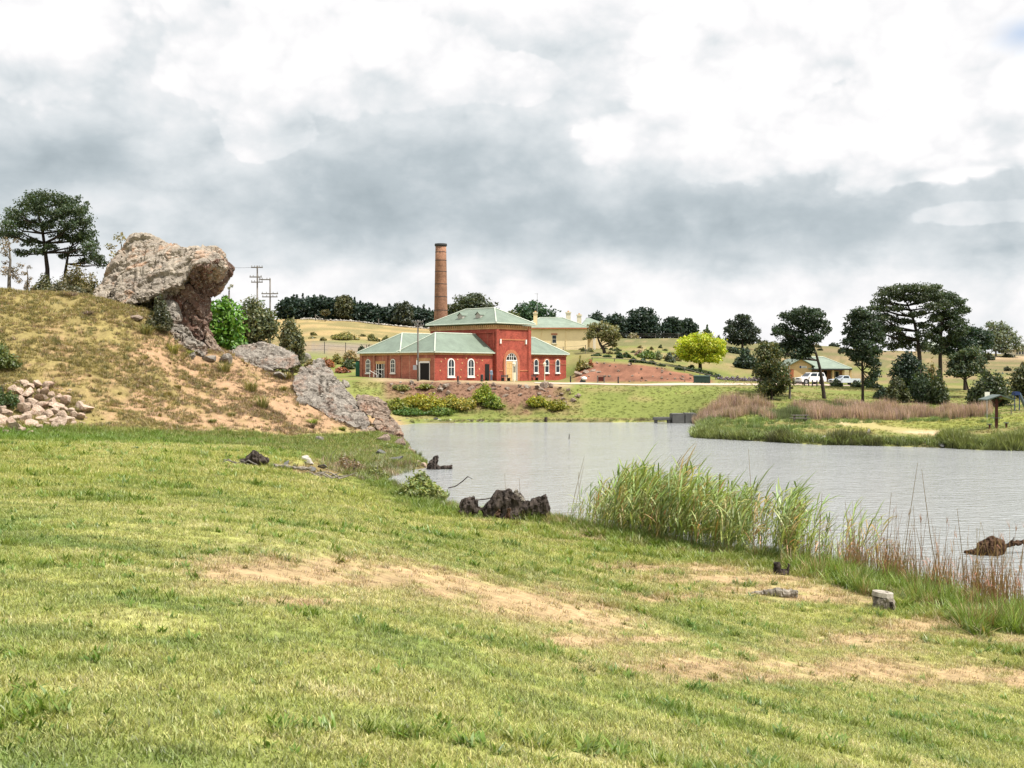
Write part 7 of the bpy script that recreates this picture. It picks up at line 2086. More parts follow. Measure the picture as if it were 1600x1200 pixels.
    g = Vector(((680 - 800) * Y / F, Y, 0))
    wood('burnt_post', 'black pointed burnt stump in the water below the rocky spur', g, [([(-0.2, 0, -0.3), (-0.1, 0, 0.3), (0.12, 0, 0.85)], [0.5, 0.36, 0.1]), ([(0.1, 0, -0.3), (0.1, 0, 0.2)], [0.4, 0.3])], 'char', 0.06, 0.12, 3)
    g = Vector(((694 - 800) * Y / F, Y, 0))
    wood('floating_log', 'dark log end lying in the water right of the black burnt stump', g, [([(-0.5, 0, 0.05), (0.2, 0, 0.12), (0.5, 0, 0.12)], [0.10, 0.15, 0.16])], 'char', 0.05, 0.06, 4, 'log')
    for px, py, r, l in ((648, 727, 5, 'pale stone by the black burnt stump, left'), (655, 724, 5, 'orange stone by the black burnt stump, middle'), (662, 729, 6, 'pale stone by the black burnt stump, right')):
        g = G(px, py, 50); s = r * g.y / F
        stone('shore_stone', (g.x, g.y, max(g.z, -0.02)), (s * 1.2, s, s * 0.8), 'rubble', l, 'stone')
    # debris at the head of the cove
    g = G(397, 735, 40)
    wood('burnt_log', 'dark weathered log butt at the left end of the cove mud', g, [([(-0.35, 0, 0.1), (0, 0, 0.35), (0.5, 0, 0.12)], [0.16, 0.26, 0.14]), ([(-0.5, 0, 0), (-0.45, 0, 0.35)], [0.08, 0.05])], 'char', 0.05, 0.09, 4, 'log')
    g = G(430, 742, 40)
    wood('bleached_log', 'long bleached pole lying across the cove mud', g, [([(-0.9, 0.1, 0.1), (0, 0, 0.10), (1.3, -0.3, 0.04)], [0.09, 0.10, 0.06])], 'drift', 0.035, 0.04, 5, 'log')
    g = G(481, 727, 40)
    s = g.y / F
    stone('cut_stone', g, (14 * s, 10 * s, 9 * s), 'stonepale', 'pale squared stone block above the cove mud', 'stone', None, 3, 0.1, 0.3)
    stone('cut_stone', (g.x - 0.15, g.y, g.z + 9 * s), (9 * s, 8 * s, 4 * s), 'stonepale', 'small pale slab balanced on the squared stone block', 'stone', None, 5, 0.1, 0.2)
    for px, py, r, l in ((488, 738, 10, 'dark wet rock below the squared stone'), (505, 732, 9, 'dark rock right of the squared stone'), (505, 746, 11, 'dark rock at the edge of the cove mud'), (445, 727, 7, 'dark low rock left of the squared stone'), (595, 712, 12, 'dark overhung rock in the grassy knoll above the cove'), (618, 722, 13, 'second dark rock in the knoll nearer the water')):
        g = G(px, py, 40); s = r * g.y / F
        stone('wet_rock', g, (s * 1.3, s, s * 0.7), 'stonedark', l, 'rock')
    for k, (px, py, l) in enumerate(((385, 738, 'grey branch tangle left of the dark log butt'), (505, 754, 'twig heap on the lawn below the cove'))):
        g = G(px, py, 40); mb = MB(); rng = np.random.default_rng(k + 3)
        for _ in range(14):
            a = rng.uniform(-0.5, 0.5) + (math.pi if rng.uniform() < 0.5 else 0); c = Vector((rng.uniform(-0.6, 0.6), rng.uniform(-0.3, 0.3), 0.05)); L_ = rng.uniform(0.3, 0.9)
            mb.tube([c, c + Vector((math.cos(a) * L_ * 0.5, math.sin(a) * L_ * 0.5, rng.uniform(0, 0.2))), c + Vector((math.cos(a) * L_, math.sin(a) * L_, rng.uniform(0, 0.25)))], [0.03, 0.025, 0.01], 5)
        o = mb.build('branch_heap', M['drift'] if k else M['pole']); o.location = g; tag(o, l, 'branches')
    g = G(534, 766, 40); s = g.y / F
    mb = MB(); mb.tube([(-0.03, 0, 0), (-0.03, 0, 7 * s)], 0.05, 8); mb.tube([(-0.05, 0, 0.05), (0.25, 0, 0.05)], 0.05, 8)
    o = mb.build('pipe_elbow', M['white']); o.location = g; tag(o, 'small white L shaped pipe piece on the lawn by the cove', 'pipe')
    for px0, py0, pts, l in ((700, 757, [(0, 0), (12, -3), (22, -10), (31, -18), (38, -14)], 'thin bent dark branch reaching over the water from the willowy bush'), (740, 776, [(0, 0), (20, -2), (45, -8)], 'faint twig lying on the water left of the charred stump'), (547, 716, [(0, 0), (-1, -20), (2, -28)], None)):
        if not l: continue
        Y = 5.9 * F / (py0 + 4 - 580); b = Vector(((px0 - 800) * Y / F, Y, 0.0)); s = Y / F
        mb = MB(); mb.tube([(x * s, 0, -y * s + 0.05) for x, y in pts], [0.03] * (len(pts) - 1) + [0.012], 5)
        o = mb.build('branch', M['char']); o.location = b; tag(o, l, 'branch')
    # arching dry stalk and dead upright by the cove
    g = G(512, 752, 40); s = g.y / F
    mb = MB(); mb.tube([(0, 0, 0), (0.05, 0, 25 * s), (6 * s, 0, 42 * s), (17 * s, 0, 54 * s)], [0.012, 0.010, 0.008, 0.004], 5); o = mb.build('dry_stalk', M['drift']); o.location = g; tag(o, 'tall pale arching stalk beside the cove', 'stalk')
    g = G(553, 740, 40); s = g.y / F
    mb = MB(); mb.tube([(0, 0, -0.1), (0.02, 0, 12 * s), (0.05, 0, 24 * s)], [0.06, 0.05, 0.03], 6); o = mb.build('dead_sapling', M['char']); o.location = g; tag(o, 'short black dead sapling among the cove weeds', 'stump')
    for px, py, h, l in ((889, 686, 8, 'lone dark stick poking out of the lake'),):
        Y = 6 * F / (py - 580); s = Y / F
        mb = MB(); mb.tube([(0, 0, -0.2), (0.03, 0, h * s)], [0.05, 0.03], 5); o = mb.build('stick', M['char']); o.location = ((px - 800) * s, Y, 0); tag(o, l, 'stick')
    # far waterline: dark stones and stumps
    for px, py, r, l in ((625, 659, 5, 'dark round boulder at the far waterline, left of a pair'), (636, 658, 6, 'dark round boulder at the far waterline, right of a pair'), (682, 659, 5, 'dark stump stone on the far waterline below the yellow brooms'), (731, 659.5, 4, 'low dark stump on the far waterline right of the brooms'), (748, 660, 4, 'small pointed dark stump on the far waterline')):
        Y = 134.0 if px > 630 else 131; s = Y / F
        stone('waterline_stone', ((px - 800) * s, Y, 0.05), (r * s * 1.1, r * s, r * s), 'iron', l, 'rock')
    Y = 133.5; s = Y / F
    o = wood('waterline_stump', 'upright dark post stump on the far waterline', Vector(((853 - 800) * s, Y, 0)), [([(0, 0, -0.2), (0, 0, 0.62)], [0.24, 0.2])], 'char', 0.06, 0.06, 3)
    rng = np.random.default_rng(4)
    for k in range(34):
        px = rng.uniform(642, 760); s = 134.0 / F
        stone('shore_pebble', ((px - 800) * s, 133.2 + rng.uniform(0, 0.6), 0.05), rng.uniform(0.10, 0.24), 'stonepale', 'small pale stone in the line along the far waterline', 'stone', 'pale stones along the far waterline')
    # stony bank below the works
    for k in range(70):
        px = rng.uniform(600, 905); Y = rng.uniform(143, 149.5); x = (px - 800) * Y / F
        if 610 < px < 790 and Y < 144: continue
        stone('bank_stone', (x, Y, Hs(x, Y)), rng.uniform(0.15, 0.42), 'rock_rust' if rng.uniform() < 0.75 else 'rock', 'reddish stone set in the earth bank below the pumping station', 'stone', 'stones of the earth bank')
    for k in range(44):
        px = rng.uniform(915, 1105); top = np.interp(px, [905, 935, 960, 1024, 1070, 1118], [175, 176, 175, 174.5, 172, 166]); Y = rng.uniform(161, top - 0.5); x = (px - 800) * Y / F
        stone('cutting_stone', (x, Y, Hs(x, Y)), rng.uniform(0.12, 0.32), 'rock_rust', 'reddish stone lying on the red cutting beside the road', 'stone', 'stones of the red cutting')
    for px, py, r, l in ((850, 606, 8, 'dark brown boulder pile on the bank, main one'), (842, 608, 6, 'dark boulder left in the bank pile'), (861, 606, 6, 'brown boulder right in the bank pile')):
        g = G(px, py, 137); s = r * g.y / F
        stone('bank_boulder', g, (s * 1.2, s, s * 0.9), 'rock_rust', l, 'rock')
    for px, py, r, l in ((906, 583, 8, 'dark boulder at the corner of the right wing'), (918, 580, 9, 'large dark boulder in the cutting right of the works'), (929, 578, 8, 'grey brown boulder topping the cutting rocks'), (938, 582, 7, 'small boulder at the right of the cutting rocks'), (912, 590, 6, 'pale topped rock at the foot of the cutting'), (924, 588, 6, 'reddish rock low in the cutting')):
        Y = 166.0; s = Y / F; x = (px - 800) * s
        o = stone('cutting_rock', (x, Y + (593 - py) * 0.25, Zp(py + r * 0.6, Y)), (r * s * 1.1, r * s, r * s * 0.85), 'stonepale' if 'pale topped' in l else 'rock_rust', l, 'rock')
    for px, py, r, l in ((1287, 692, 10, 'white weathered log stone on the far point waterline'), (1357, 672, 5, 'pale upright stone in the sedge'), (1470, 702, 12, 'dark driftwood lump at the tip of the far sedge')):
        Y = np.interp(px, [1287, 1357, 1470], [94.2, 100, 89.5]); s = Y / F; x = (px - 800) * s
        stone('point_stone', (x, Y, max(0.02, Hs(x, Y))), (r * s * 1.3, r * s * 0.6, r * s * 0.45) if 'log' in l or 'drift' in l else (r * s * 0.7, r * s * 0.7, r * s * 1.3), 'stonedark' if 'dark' in l else 'stonepale', l, 'rock')
    # jetty of dark stone blocks
    T = empty('stone_jetty', ((1055 - 800) * 131 / F, 131, 0), 'dark stone block wall at the water in front of the green bank', 'wall')
    s = 131 / F
    x0 = (1055 - 800) * s
    for a, b, z0, z1 in ((1050, 1070, -0.3, 1.1), (1070.3, 1089, -0.3, 1.15)):
        mb = MB(); mb.box((a - 800) * s - x0, (b - 800) * s - x0, 0, 2.2, z0, z1); mb.build('block', M['stonedark'], T, False, 0.08)
    mb = MB(); mb.box((1022 - 800) * s - x0, (1049.6 - 800) * s - x0, 0.2, 1.4, 0.35, 0.68); mb.build('beam', M['stonedark'], T, False, 0.05)
    for px in (1026, 1046):
        mb = MB(); mb.box((px - 2 - 800) * s - x0, (px + 2 - 800) * s - x0, 0.3, 1.2, -0.3, 0.348); mb.build('footing', M['stonedark'], T, False, 0.04)
woods()

# ------------------------------------------------------------------ poles, fences, lamps, cars and other small things
def pole(name, label, px, pt, Y, arms, r=0.13, extra=None):
    x = (px - 800) * Y / F; z = Hs(x, Y); s = Y / F
    T = empty(name, (x, Y, z), label, 'power pole')
    top = Zp(pt, Y) - z
    MB().tube([(0, 0, -0.5), (0, 0, top)], [r, r * 0.75], 8).build('shaft', M['pole'], T, True)
    for py, w, dx in arms:
        h = Zp(py, Y) - z
        mb = MB(); mb.box((dx - w / 2) * s, (dx + w / 2) * s, -r - 0.12, -r, h - 0.07, h + 0.07); a = mb.build('crossarm', M['pole'], T)
        mb = MB()
        for q in (-0.45, -0.2, 0.2, 0.45):
            mb.tube([((dx + q * w) * s, -r - 0.06, h + 0.071), ((dx + q * w) * s, -r - 0.06, h + 0.25)], [0.05, 0.06], 6)
        mb.build('insulator', M['grey'], a)
    return T, s, z
pole('power_pole', 'taller grey power pole with three crossarms on the skyline beside the great boulder', 402, 415, 150, ((418, 18, 0), (433, 19, -2), (441, 18, 0)))
pole('power_pole', 'shorter grey power pole right of the taller one on the skyline', 422, 435, 156, ((437, 18, -8), (459, 26, 0), (464, 24, 0)))
T, s, z = pole('power_pole', 'weathered power pole with two crossarms and a meter box before the left wing', 653, 500, 151, ((503, 17, 0), (508.5, 15, 2)))
mb = MB(); mb.box(-7.5 * s, -1.8 * s, -0.2, 0.15, Zp(578, 151) - z, Zp(570.5, 151) - z); mb.build('meter_box', M['grey'], T)
mb = MB(); mb.box(-2.2 * s, -0.9 * s, -0.24, -0.2, Zp(570, 151) - z, Zp(563, 151) - z); mb.build('notice', M['white'], T)
def cable(label, pts, sag=0.6):
    mb = MB()
    for k in range(len(pts) - 1):
        a, b = Vector(pts[k]), Vector(pts[k + 1])
        mb.tube([a.lerp(b, t) - Vector((0, 0, sag * 4 * t * (1 - t))) for t in np.linspace(0, 1, 9)], 0.022, 4, False)
    o = mb.build('power_cable', M['iron']); tag(o, label, 'cable')
cable('thin power cable running from the taller skyline pole past the great boulder', [P(398, 417, 150), P(330, 412, 150), P(180, 405, 152)], 0.3)
cable('thin power cable linking the two skyline poles', [P(402, 433, 150), P(422, 437, 156)], 0.15)

def wire_fence(label, pts, hgt, step, mat='pole', wires=3, rail=False, r=0.06):
    p = [Vector(q) for q in pts]
    T = empty('post_fence', (p[0].x, p[0].y, Hs(p[0].x, p[0].y)), label, 'fence')
    o0 = T.location.copy()
    posts = []
    for k in range(len(p) - 1):
        n = max(1, int((p[k + 1] - p[k]).length / step))
        posts += [p[k].lerp(p[k + 1], t / n) for t in range(n)]
    posts.append(p[-1])
    tops = []
    for q in posts:
        z = Hs(q.x, q.y)
        b = Vector((q.x, q.y, z)) - o0
        MB().tube([b - Vector((0, 0, 0.2)), b + Vector((0, 0, hgt * random.uniform(0.95, 1.05)))], r, 6).build('post', M[mat], T)
        tops.append(b)
    for w in range(wires):
        mb = MB(); h = hgt * (0.35 + 0.6 * w / max(1, wires - 1)) if wires > 1 else hgt * 0.9
        mb.tube([b + Vector((0, -r, h)) for b in tops], 0.05 if rail else 0.018, 5, False); mb.build('rail' if rail else 'wire', M[mat], T)
W2 = lambda px, Y: ((px - 800) * Y / F, Y, 0)
wire_fence('wire fence with dark posts along the gravel bank left of the works', [W2(474, 199), W2(540, 199), W2(605, 199)], 2.2, 3.2, 'iron')
wire_fence('post and wire fence below the yellow house', [W2(838, 196), W2(880, 196), W2(915, 195)], 1.5, 2.0, 'pole')
wire_fence('low rail fence along the top of the garden cutting', [W2(925, 176.6), W2(960, 176.2), W2(1024, 175.2), W2(1070, 172.8), W2(1118, 167)], 0.55, 2.6, 'pole', 1, True)
wire_fence('long farm fence on the crest behind the garden', [W2(952, 292), W2(1060, 292), W2(1150, 290), W2(1200, 290)], 1.3, 4.5, 'pole')
def drywall():
    T = empty('stone_wall', (-55, 322, Hs(-55, 322)), 'low broken grey field wall in front of the windbreak', 'wall')
    rng = np.random.default_rng(2)
    for k in range(150):
        px = 470 + k * 1.45; Y = 324 + rng.uniform(-0.5, 0.5); x = (px - 800) * Y / F
        r = rng.uniform(0.22, 0.42)
        me = STONES[int(rng.integers(0, 9))]
        key = me.name + 'stonepale'
        if key not in _stone_cache:
            m2 = me.copy(); m2.materials.clear(); m2.materials.append(M['stonepale']); _stone_cache[key] = m2
        o = link('stone', _stone_cache[key], T); o.location = Vector((x, Y, Hs(x, Y) + r * 0.6)) - T.location; o.scale = (r * 1.2, r, r); o.rotation_euler = (0, 0, rng.uniform(0, 6))
drywall()
for px, pt, pb, l in ((493, 491, 499, 'leaning grey strainer post at the left of the dry field'), (591.5, 501, 509, 'short grey post in the dry field before the windbreak')):
    Y = 318.0; x = (px - 800) * Y / F; z = Hs(x, Y)
    mb = MB(); mb.tube([(0, 0, -0.3), (0, 0, 1.6)], [0.18, 0.15], 6)
    if px < 500: mb.tube([(0.1, 0, 1.3), (2.0, 0, 0.1)], 0.1, 6)
    o = mb.build('field_post', M['pole']); o.location = (x, Y, z); tag(o, l, 'post')

def lamp(px, label, Y):
    x = (px - 800) * Y / F; z = Hs(x, Y)
    T = empty('street_lamp', (x, Y, z), label, 'street lamp', 'lamps before the pumping station')
    h = Zp(566.5, Y) - z
    MB().tube([(0, 0, -0.1), (0, 0, 0.4), (0, 0, 0.45), (0, 0, h - 0.55)], [0.09, 0.08, 0.05, 0.045], 8).build('post', M['cream'], T)
    MB().tube([(0, 0, h - 0.55), (0, 0, h - 0.15)], [0.13, 0.24], 6).build('lantern', M['lamp_glass'], T)
    MB().tube([(0, 0, h - 0.149), (0, 0, h), (0, 0, h + 0.12)], [0.27, 0.1, 0.02], 6).build('lantern_cap', M['cream'], T)
lamp(803, 'cream street lamp in front of the arched doorway', 156.8)
lamp(851, 'cream street lamp in front of the right wing', 158.5)

def bench(a, b, label):
    T = empty('garden_bench', (C0.x, C0.y, 4.6), label, 'bench')
    p = loc(a, b); T.location = (p.x, p.y, Hs(p.x, p.y)); T.rotation_euler = (0, 0, math.atan2(DR.y, DR.x))
    for k in range(3):
        MB().box(-0.75, 0.75, -0.4 + k * 0.15, -0.28 + k * 0.15, 0.42, 0.46).build('seat_slat', M['iron'], T)
    for k in range(2):
        MB().box(-0.75, 0.75, 0.05, 0.09, 0.58 + k * 0.16, 0.69 + k * 0.16).build('back_slat', M['iron'], T)
    for x in (-0.62, 0.62):
        MB().box(x - 0.04, x + 0.04, -0.4, 0.10, 0, 0.419).box(x - 0.04, x + 0.04, 0.091, 0.14, 0.0, 0.86).build('leg', M['iron'], T)
bench(-0.9, 0.9, 'dark slatted bench left of the arched doorway')
bench(0.6, 8.7, 'dark slatted bench between the doorway and the right wing windows')

def bollard(px, Y, label, h=0.95, w=0.09, mat='iron', group=None, name='bollard'):
    x = (px - 800) * Y / F
    mb = MB(); mb.tube([(0, 0, -0.1), (0, 0, h * 0.93), (0, 0, h)], [w, w * 0.95, w * 0.5], 8)
    o = mb.build(name, M[mat]); o.location = (x, Y, Hs(x, Y)); tag(o, label, 'bollard', group)
bollard(891.5, 159.2, 'dark bollard at the corner of the right wing', 0.95, 0.10)
bollard(966, 157.9, 'lone dark bollard beside the road before the red cutting', 1.0, 0.10)
bollard(753, 154.5, 'stout dark bin like bollard before the left wing', 0.95, 0.2)
bollard(715.5, 150.5, 'dark post under the first arched window of the left wing', 0.75, 0.12)
for px in (1257, 1263.5, 1269.5, 1276.5):
    bollard(px, 165.5, 'short dark post in the row before the white car', 0.95, 0.10, 'iron', 'short posts before the white car')
T = empty('log_barrier', ((1244 - 800) * 167.5 / F, 167.5, Hs((1244 - 800) * 167.5 / F, 167.5)), 'low dark log rail beside the white car', 'barrier')
MB().tube([(-1.2, 0, 0.32), (1.35, 0, 0.30)], 0.11, 8).build('rail', M['char'], T)
for x in (-0.9, 1.0):
    MB().tube([(x, 0.0, -0.1), (x, 0.0, 0.2)], 0.09, 8).build('post', M['char'], T)
# green cabinet left of the works
p = Vector(((560 - 800) * 163.5 / F, 163.5, 0)); z = Hs(p.x, p.y)
T = empty('green_cabinet', (p.x, p.y, z), 'dark green metal cabinet at the left end of the pumping station', 'cabinet')
MB().box(-0.36, 0.36, -0.3, 0.35, -0.2, 2.15).build('body', M['dgreen'], T, False, 0.02)
MB().box(-0.3, 0.3, -0.345, -0.302, 0.1, 2.05).build('door', M['dgreen'], T)
MB().box(0.2, 0.24, -0.38, -0.347, 0.95, 1.1).build('handle', M['grey'], T)
MB().box(-0.42, 0.42, -0.38, 0.4, 2.152, 2.22).build('top', M['iron'], T)
stone('cabinet_stone', (p.x + 0.75, p.y - 0.5, z), 0.35, 'stonepale', 'pale stone beside the green cabinet', 'stone')
# handrail at the glazed door
o0 = loc(0.5 + 11.6, -11.5 - 0.25); z = Hs(o0.x, o0.y)
T = empty('handrail', (o0.x, o0.y, z), 'white sloping handrail at the glazed door of the left wing', 'handrail')
for k in (0, 1):
    e = -DR * (0.2 + 0.9 * k)
    MB().tube([e + Vector((0, 0, 0.95)), e + -DL * 1.6 + Vector((0, 0, 0.35))], 0.035, 6).build('rail', M['white'], T)
    for t in (0, 0.8, 1.6):
        MB().tube([e - DL * t, e - DL * t + Vector((0, 0, 0.95 - 0.375 * t))], 0.03, 6).build('post', M['white'], T)

def bin_(px, Y, label):
    x = (px - 800) * Y / F
    T = empty('wheelie_bin', (x, Y, Hs(x, Y)), label, 'bin', 'green bins beside the road')
    MB().add([(-0.24, -0.28, 0.08), (0.24, -0.28, 0.08), (0.24, 0.28, 0.08), (-0.24, 0.28, 0.08), (-0.29, -0.36, 1.0), (0.29, -0.36, 1.0), (0.29, 0.36, 1.0), (-0.29, 0.36, 1.0)],
             [(0, 1, 2, 3), (4, 5, 6, 7), (0, 1, 5, 4), (1, 2, 6, 5), (2, 3, 7, 6), (3, 0, 4, 7)]).build('body', M['bingreen'], T)
    MB().add([(-0.31, -0.40, 1.002), (0.31, -0.40, 1.002), (0.31, 0.40, 1.002), (-0.31, 0.40, 1.002), (-0.25, -0.3, 1.08), (0.25, -0.3, 1.08), (0.25, 0.3, 1.13), (-0.25, 0.3, 1.13)],
             [(0, 1, 2, 3), (4, 5, 6, 7), (0, 1, 5, 4), (1, 2, 6, 5), (2, 3, 7, 6), (3, 0, 4, 7)]).build('lid', M['bingreen'], T)
    for sx in (-0.26, 0.26):
        MB().tube([(sx - 0.03, 0.3, 0.1), (sx + 0.03, 0.3, 0.1)], 0.1, 10).build('wheel', M['tyre'], T)
for k in range(4):
    bin_(1087 + k * 6.0, 158.8, ['leftmost of the four green bins beside the road', 'second green bin from the left beside the road', 'third green bin from the left beside the road', 'rightmost of the four green bins beside the road'][k])
bollard(1108.5, 159.2, 'tall dark gate post right of the green bins', 1.15, 0.14, 'iron', None, 'gate_post')
# grey timber box with red panel beside the road
x, Y = (939 - 800) * 158.6 / F, 158.6
T = empty('notice_stand', (x, Y, Hs(x, Y)), 'low grey timber stand with a dark red panel at the foot of the cutting', 'stand')
for a in (-0.45, 0.45): MB().box(a - 0.07, a + 0.07, -0.1, 0.3, -0.1, 0.9).build('post', M['pole'], T)
MB().box(-0.378, 0.378, 0.0, 0.08, 0.2, 0.8).build('panel', M['redpanel'], T)
MB().box(-0.55, 0.55, -0.12, 0.32, 0.902, 0.98).build('top_board', M['pole'], T)
x, Y = (911 - 800) * 159.2 / F, 159.2
T = empty('covered_pump', (x, Y, Hs(x, Y)), 'white topped dark machine cover at the end of the right wing', 'machine')
MB().add([(-0.55, -0.3, -0.1), (0.4, -0.3, -0.1), (0.4, 0.4, -0.1), (-0.55, 0.4, -0.1), (-0.15, -0.2, 0.6), (0.25, -0.2, 0.62), (0.25, 0.3, 0.62), (-0.15, 0.3, 0.6)], [(0, 3, 2, 1), (4, 5, 6, 7), (0, 1, 5, 4), (1, 2, 6, 5), (2, 3, 7, 6), (3, 0, 4, 7)]).build('body', M['iron'], T)
MB().ball((0.15, -0.05, 0.5), (0.42, 0.36, 0.3), 10, 8).build('cover', M['white'], T, True)

def person():
    p = loc(0.5 - 0.75, -11.5 + 10.25); z = Hs(p.x, p.y)
    T = empty('person', (p.x, p.y, z), 'person in blue grey clothes standing at the dark side door of the left wing', 'person')
    mb = MB()
    for sx in (-1, 1):
        mb.tube([(0.10 * sx, 0.02, 0.03), (0.10 * sx, 0, 0.48), (0.09 * sx, 0, 0.86)], [0.05, 0.058, 0.085], 8)
        mb.tube([(0.10 * sx, 0.03, 0.04), (0.10 * sx, -0.16, 0.04)], [0.05, 0.04], 8)
        mb.tube([(0.18 * sx, 0, 1.40), (0.235 * sx, 0.02, 1.12), (0.22 * sx, -0.06, 0.86), (0.22 * sx, -0.08, 0.78)], [0.055, 0.045, 0.035, 0.04], 8)
    mb.tube([(0, 0, 0.82), (0, 0, 1.05), (0, 0, 1.35), (0, 0, 1.45), (0, -0.01, 1.55)], [0.14, 0.13, 0.16, 0.11, 0.05], 10)
    mb.ball((0, -0.02, 1.63), (0.078, 0.095, 0.115), 10, 8)
    me = remeshed(mb.mesh('body'), 0.02, 2); me.materials.clear(); me.materials.append(M['skin'])
    b = link('body', me, T)
    T.rotation_euler = (0, 0, math.atan2(DR.y, DR.x))
    cl = MB()
    for sx in (-1, 1):
        cl.tube([(0.10 * sx, 0.0, 0.06), (0.10 * sx, 0, 0.48), (0.09 * sx, 0, 0.9)], [0.072, 0.078, 0.10], 8)
    me = remeshed(cl.mesh('trousers'), 0.025, 2); me.materials.clear(); me.materials.append(M['slate']); link('trousers', me, T)
    cl = MB()
    cl.tube([(0, 0, 0.80), (0, 0, 1.05), (0, 0, 1.35), (0, 0, 1.47)], [0.165, 0.155, 0.185, 0.10], 10)
    for sx in (-1, 1):
        cl.tube([(0.13 * sx, 0, 1.42), (0.18 * sx, 0, 1.40), (0.235 * sx, 0.02, 1.12), (0.22 * sx, -0.06, 0.88)], [0.06, 0.078, 0.062, 0.052], 8)
    me = remeshed(cl.mesh('jumper'), 0.025, 2); me.materials.clear(); me.materials.append(M['jumper']); link('jumper', me, T)
    MB().ball((0, 0.005, 1.665), (0.085, 0.10, 0.10), 10, 8).build('hair', M['char'], T, True)
person()

def vehicle(name, label, cat, px, Y, rz, prof, cab, width, wheels, paint, bed=False):
    """prof: closed side outline of the lower body; cab: outline of the greenhouse; x forward"""
    x = (px - 800) * Y / F
    T = empty(name, (x, Y, Hs(x, Y) + 0.02), label, cat, None, rz)
    w = width / 2
    def side_prism(pts, w0, w1=None):
        mb = MB(); n = len(pts)
        w1 = w1 or w0
        ztop = max(p[1] for p in pts); zbot = min(p[1] for p in pts)
        def ww(z): return w0 + (w1 - w0) * (z - zbot) / (ztop - zbot)
        mb.add([(a, -ww(b), b) for a, b in pts] + [(a, ww(b), b) for a, b in pts], [tuple(range(n)), tuple(range(n, 2 * n))[::-1]] + [(i, (i + 1) % n, n + (i + 1) % n, n + i) for i in range(n)])
        return mb
    side_prism(prof, w).build('body', M[paint], T, False, 0.05)
    side_prism(cab, w - 0.05, w - 0.22).build('cabin', M[paint], T, False, 0.04)
    # glass: side lights and screens, set just proud of the cabin
    zb, zt = min(p[1] for p in cab), max(p[1] for p in cab)
    def lerp_edge(p, q, t): return (p[0] + (q[0] - p[0]) * t, p[1] + (q[1] - p[1]) * t)
    b0, b1, t1, t0 = cab[0], cab[1], cab[2], cab[3]                # rear bottom, front bottom, front top, rear top
    h = zt - zb
    for sgn in (-1, 1):
        def sp(u, v):
            lo = (b0[0] + (b1[0] - b0[0]) * u); hi = (t0[0] + (t1[0] - t0[0]) * u)
            xx = lo + (hi - lo) * v; zz = zb + h * v
            ww_ = (w - 0.05) + ((w - 0.22) - (w - 0.05)) * v
            return Vector((xx, sgn * (ww_ + 0.012), zz))
        for (u0, u1) in (((0.06, 0.46), (0.52, 0.93)) if not bed else ((0.12, 0.90),)):
            mb = MB(); mb.prism([sp(u0, 0.18), sp(u1, 0.18), sp(u1, 0.86), sp(u0, 0.86)], (0, -0.01 * sgn, 0)); mb.build('side_window', M['glass'], T)
    for (lo, hi, d, nm) in ((b1, t1, 0.02, 'windscreen'), (b0, t0, -0.02, 'rear_window')):
        p0 = lerp_edge(lo, hi, 0.14); p1 = lerp_edge(lo, hi, 0.9)
        w0 = w - 0.05 - 0.17 * 0.14 - 0.08; w1 = w - 0.05 - 0.17 * 0.9 - 0.06
        MB().prism([(p0[0] + d, -w0, p0[1]), (p0[0] + d, w0, p0[1]), (p1[0] + d, w1, p1[1]), (p1[0] + d, -w1, p1[1])], (0.012 if d > 0 else -0.012, 0, 0.0)).build(nm, M['glass'], T)
    r = wheels[2]
    for wx in wheels[:2]:
        for sgn in (-1, 1):
            mb = MB(); mb.tube([(wx, sgn * (w - 0.2), r), (wx, sgn * (w + 0.012), r)], r, 18); tw = mb.build('wheel', M['tyre'], T)
            mb = MB(); mb.tube([(wx, sgn * (w + 0.013), r), (wx, sgn * (w + 0.03), r)], r * 0.62, 14); mb.build('rim', M['grey'], tw)
            mb = MB(); n = 12                                    # dark wheel arch
            MBa = [(wx + (r + 0.09) * math.cos(math.pi * k / n), sgn * (w + 0.004), r + (r + 0.09) * math.sin(math.pi * k / n)) for k in range(n + 1)]
            mb.prism(MBa, (0, sgn * 0.004, 0)); mb.build('wheel_arch', M['dark'], T)
    xf = max(p[0] for p in prof); xr = min(p[0] for p in prof)
    zl = max(p[1] for p in prof if p[0] > xf - 0.4) - 0.16
    for sgn in (-1, 1):
        mb = MB(); mb.box(xf - 0.05, xf + 0.02, sgn * (w - 0.28) - 0.16, sgn * (w - 0.28) + 0.16, zl - 0.08, zl + 0.08); mb.build('headlight', M['lamp_glass'], T)
        mb = MB(); mb.box(xr - 0.02, xr + 0.05, sgn * (w - 0.2) - 0.1, sgn * (w - 0.2) + 0.1, zl - 0.1, zl + 0.12); mb.build('tail_light', M['redpanel'], T)
        mb = MB(); mb.box(b1[0] - 0.35, b1[0] - 0.15, sgn * (w + 0.09) - 0.09, sgn * (w + 0.09) + 0.09, zb + 0.05, zb + 0.2); mb.build('mirror', M[paint], T)
    mb = MB(); mb.box(xf - 0.02, xf + 0.05, -w + 0.05, w - 0.05, 0.32, 0.52); mb.box(xr - 0.05, xr + 0.02, -w + 0.05, w - 0.05, 0.34, 0.54); mb.build('bumper', M['grey'], T)
    mb = MB(); mb.box(xf - 0.02, xf + 0.012, -w + 0.5, w - 0.5, zl - 0.1, zl + 0.08); mb.build('grille', M['iron'], T)
    if bed:
        mb = MB(); mb.box(xr + 0.1, b0[0] - 0.06, -w + 0.12, w - 0.12, zb + 0.006, zb + 0.02); mb.build('tray', M['iron'], T)
    return T
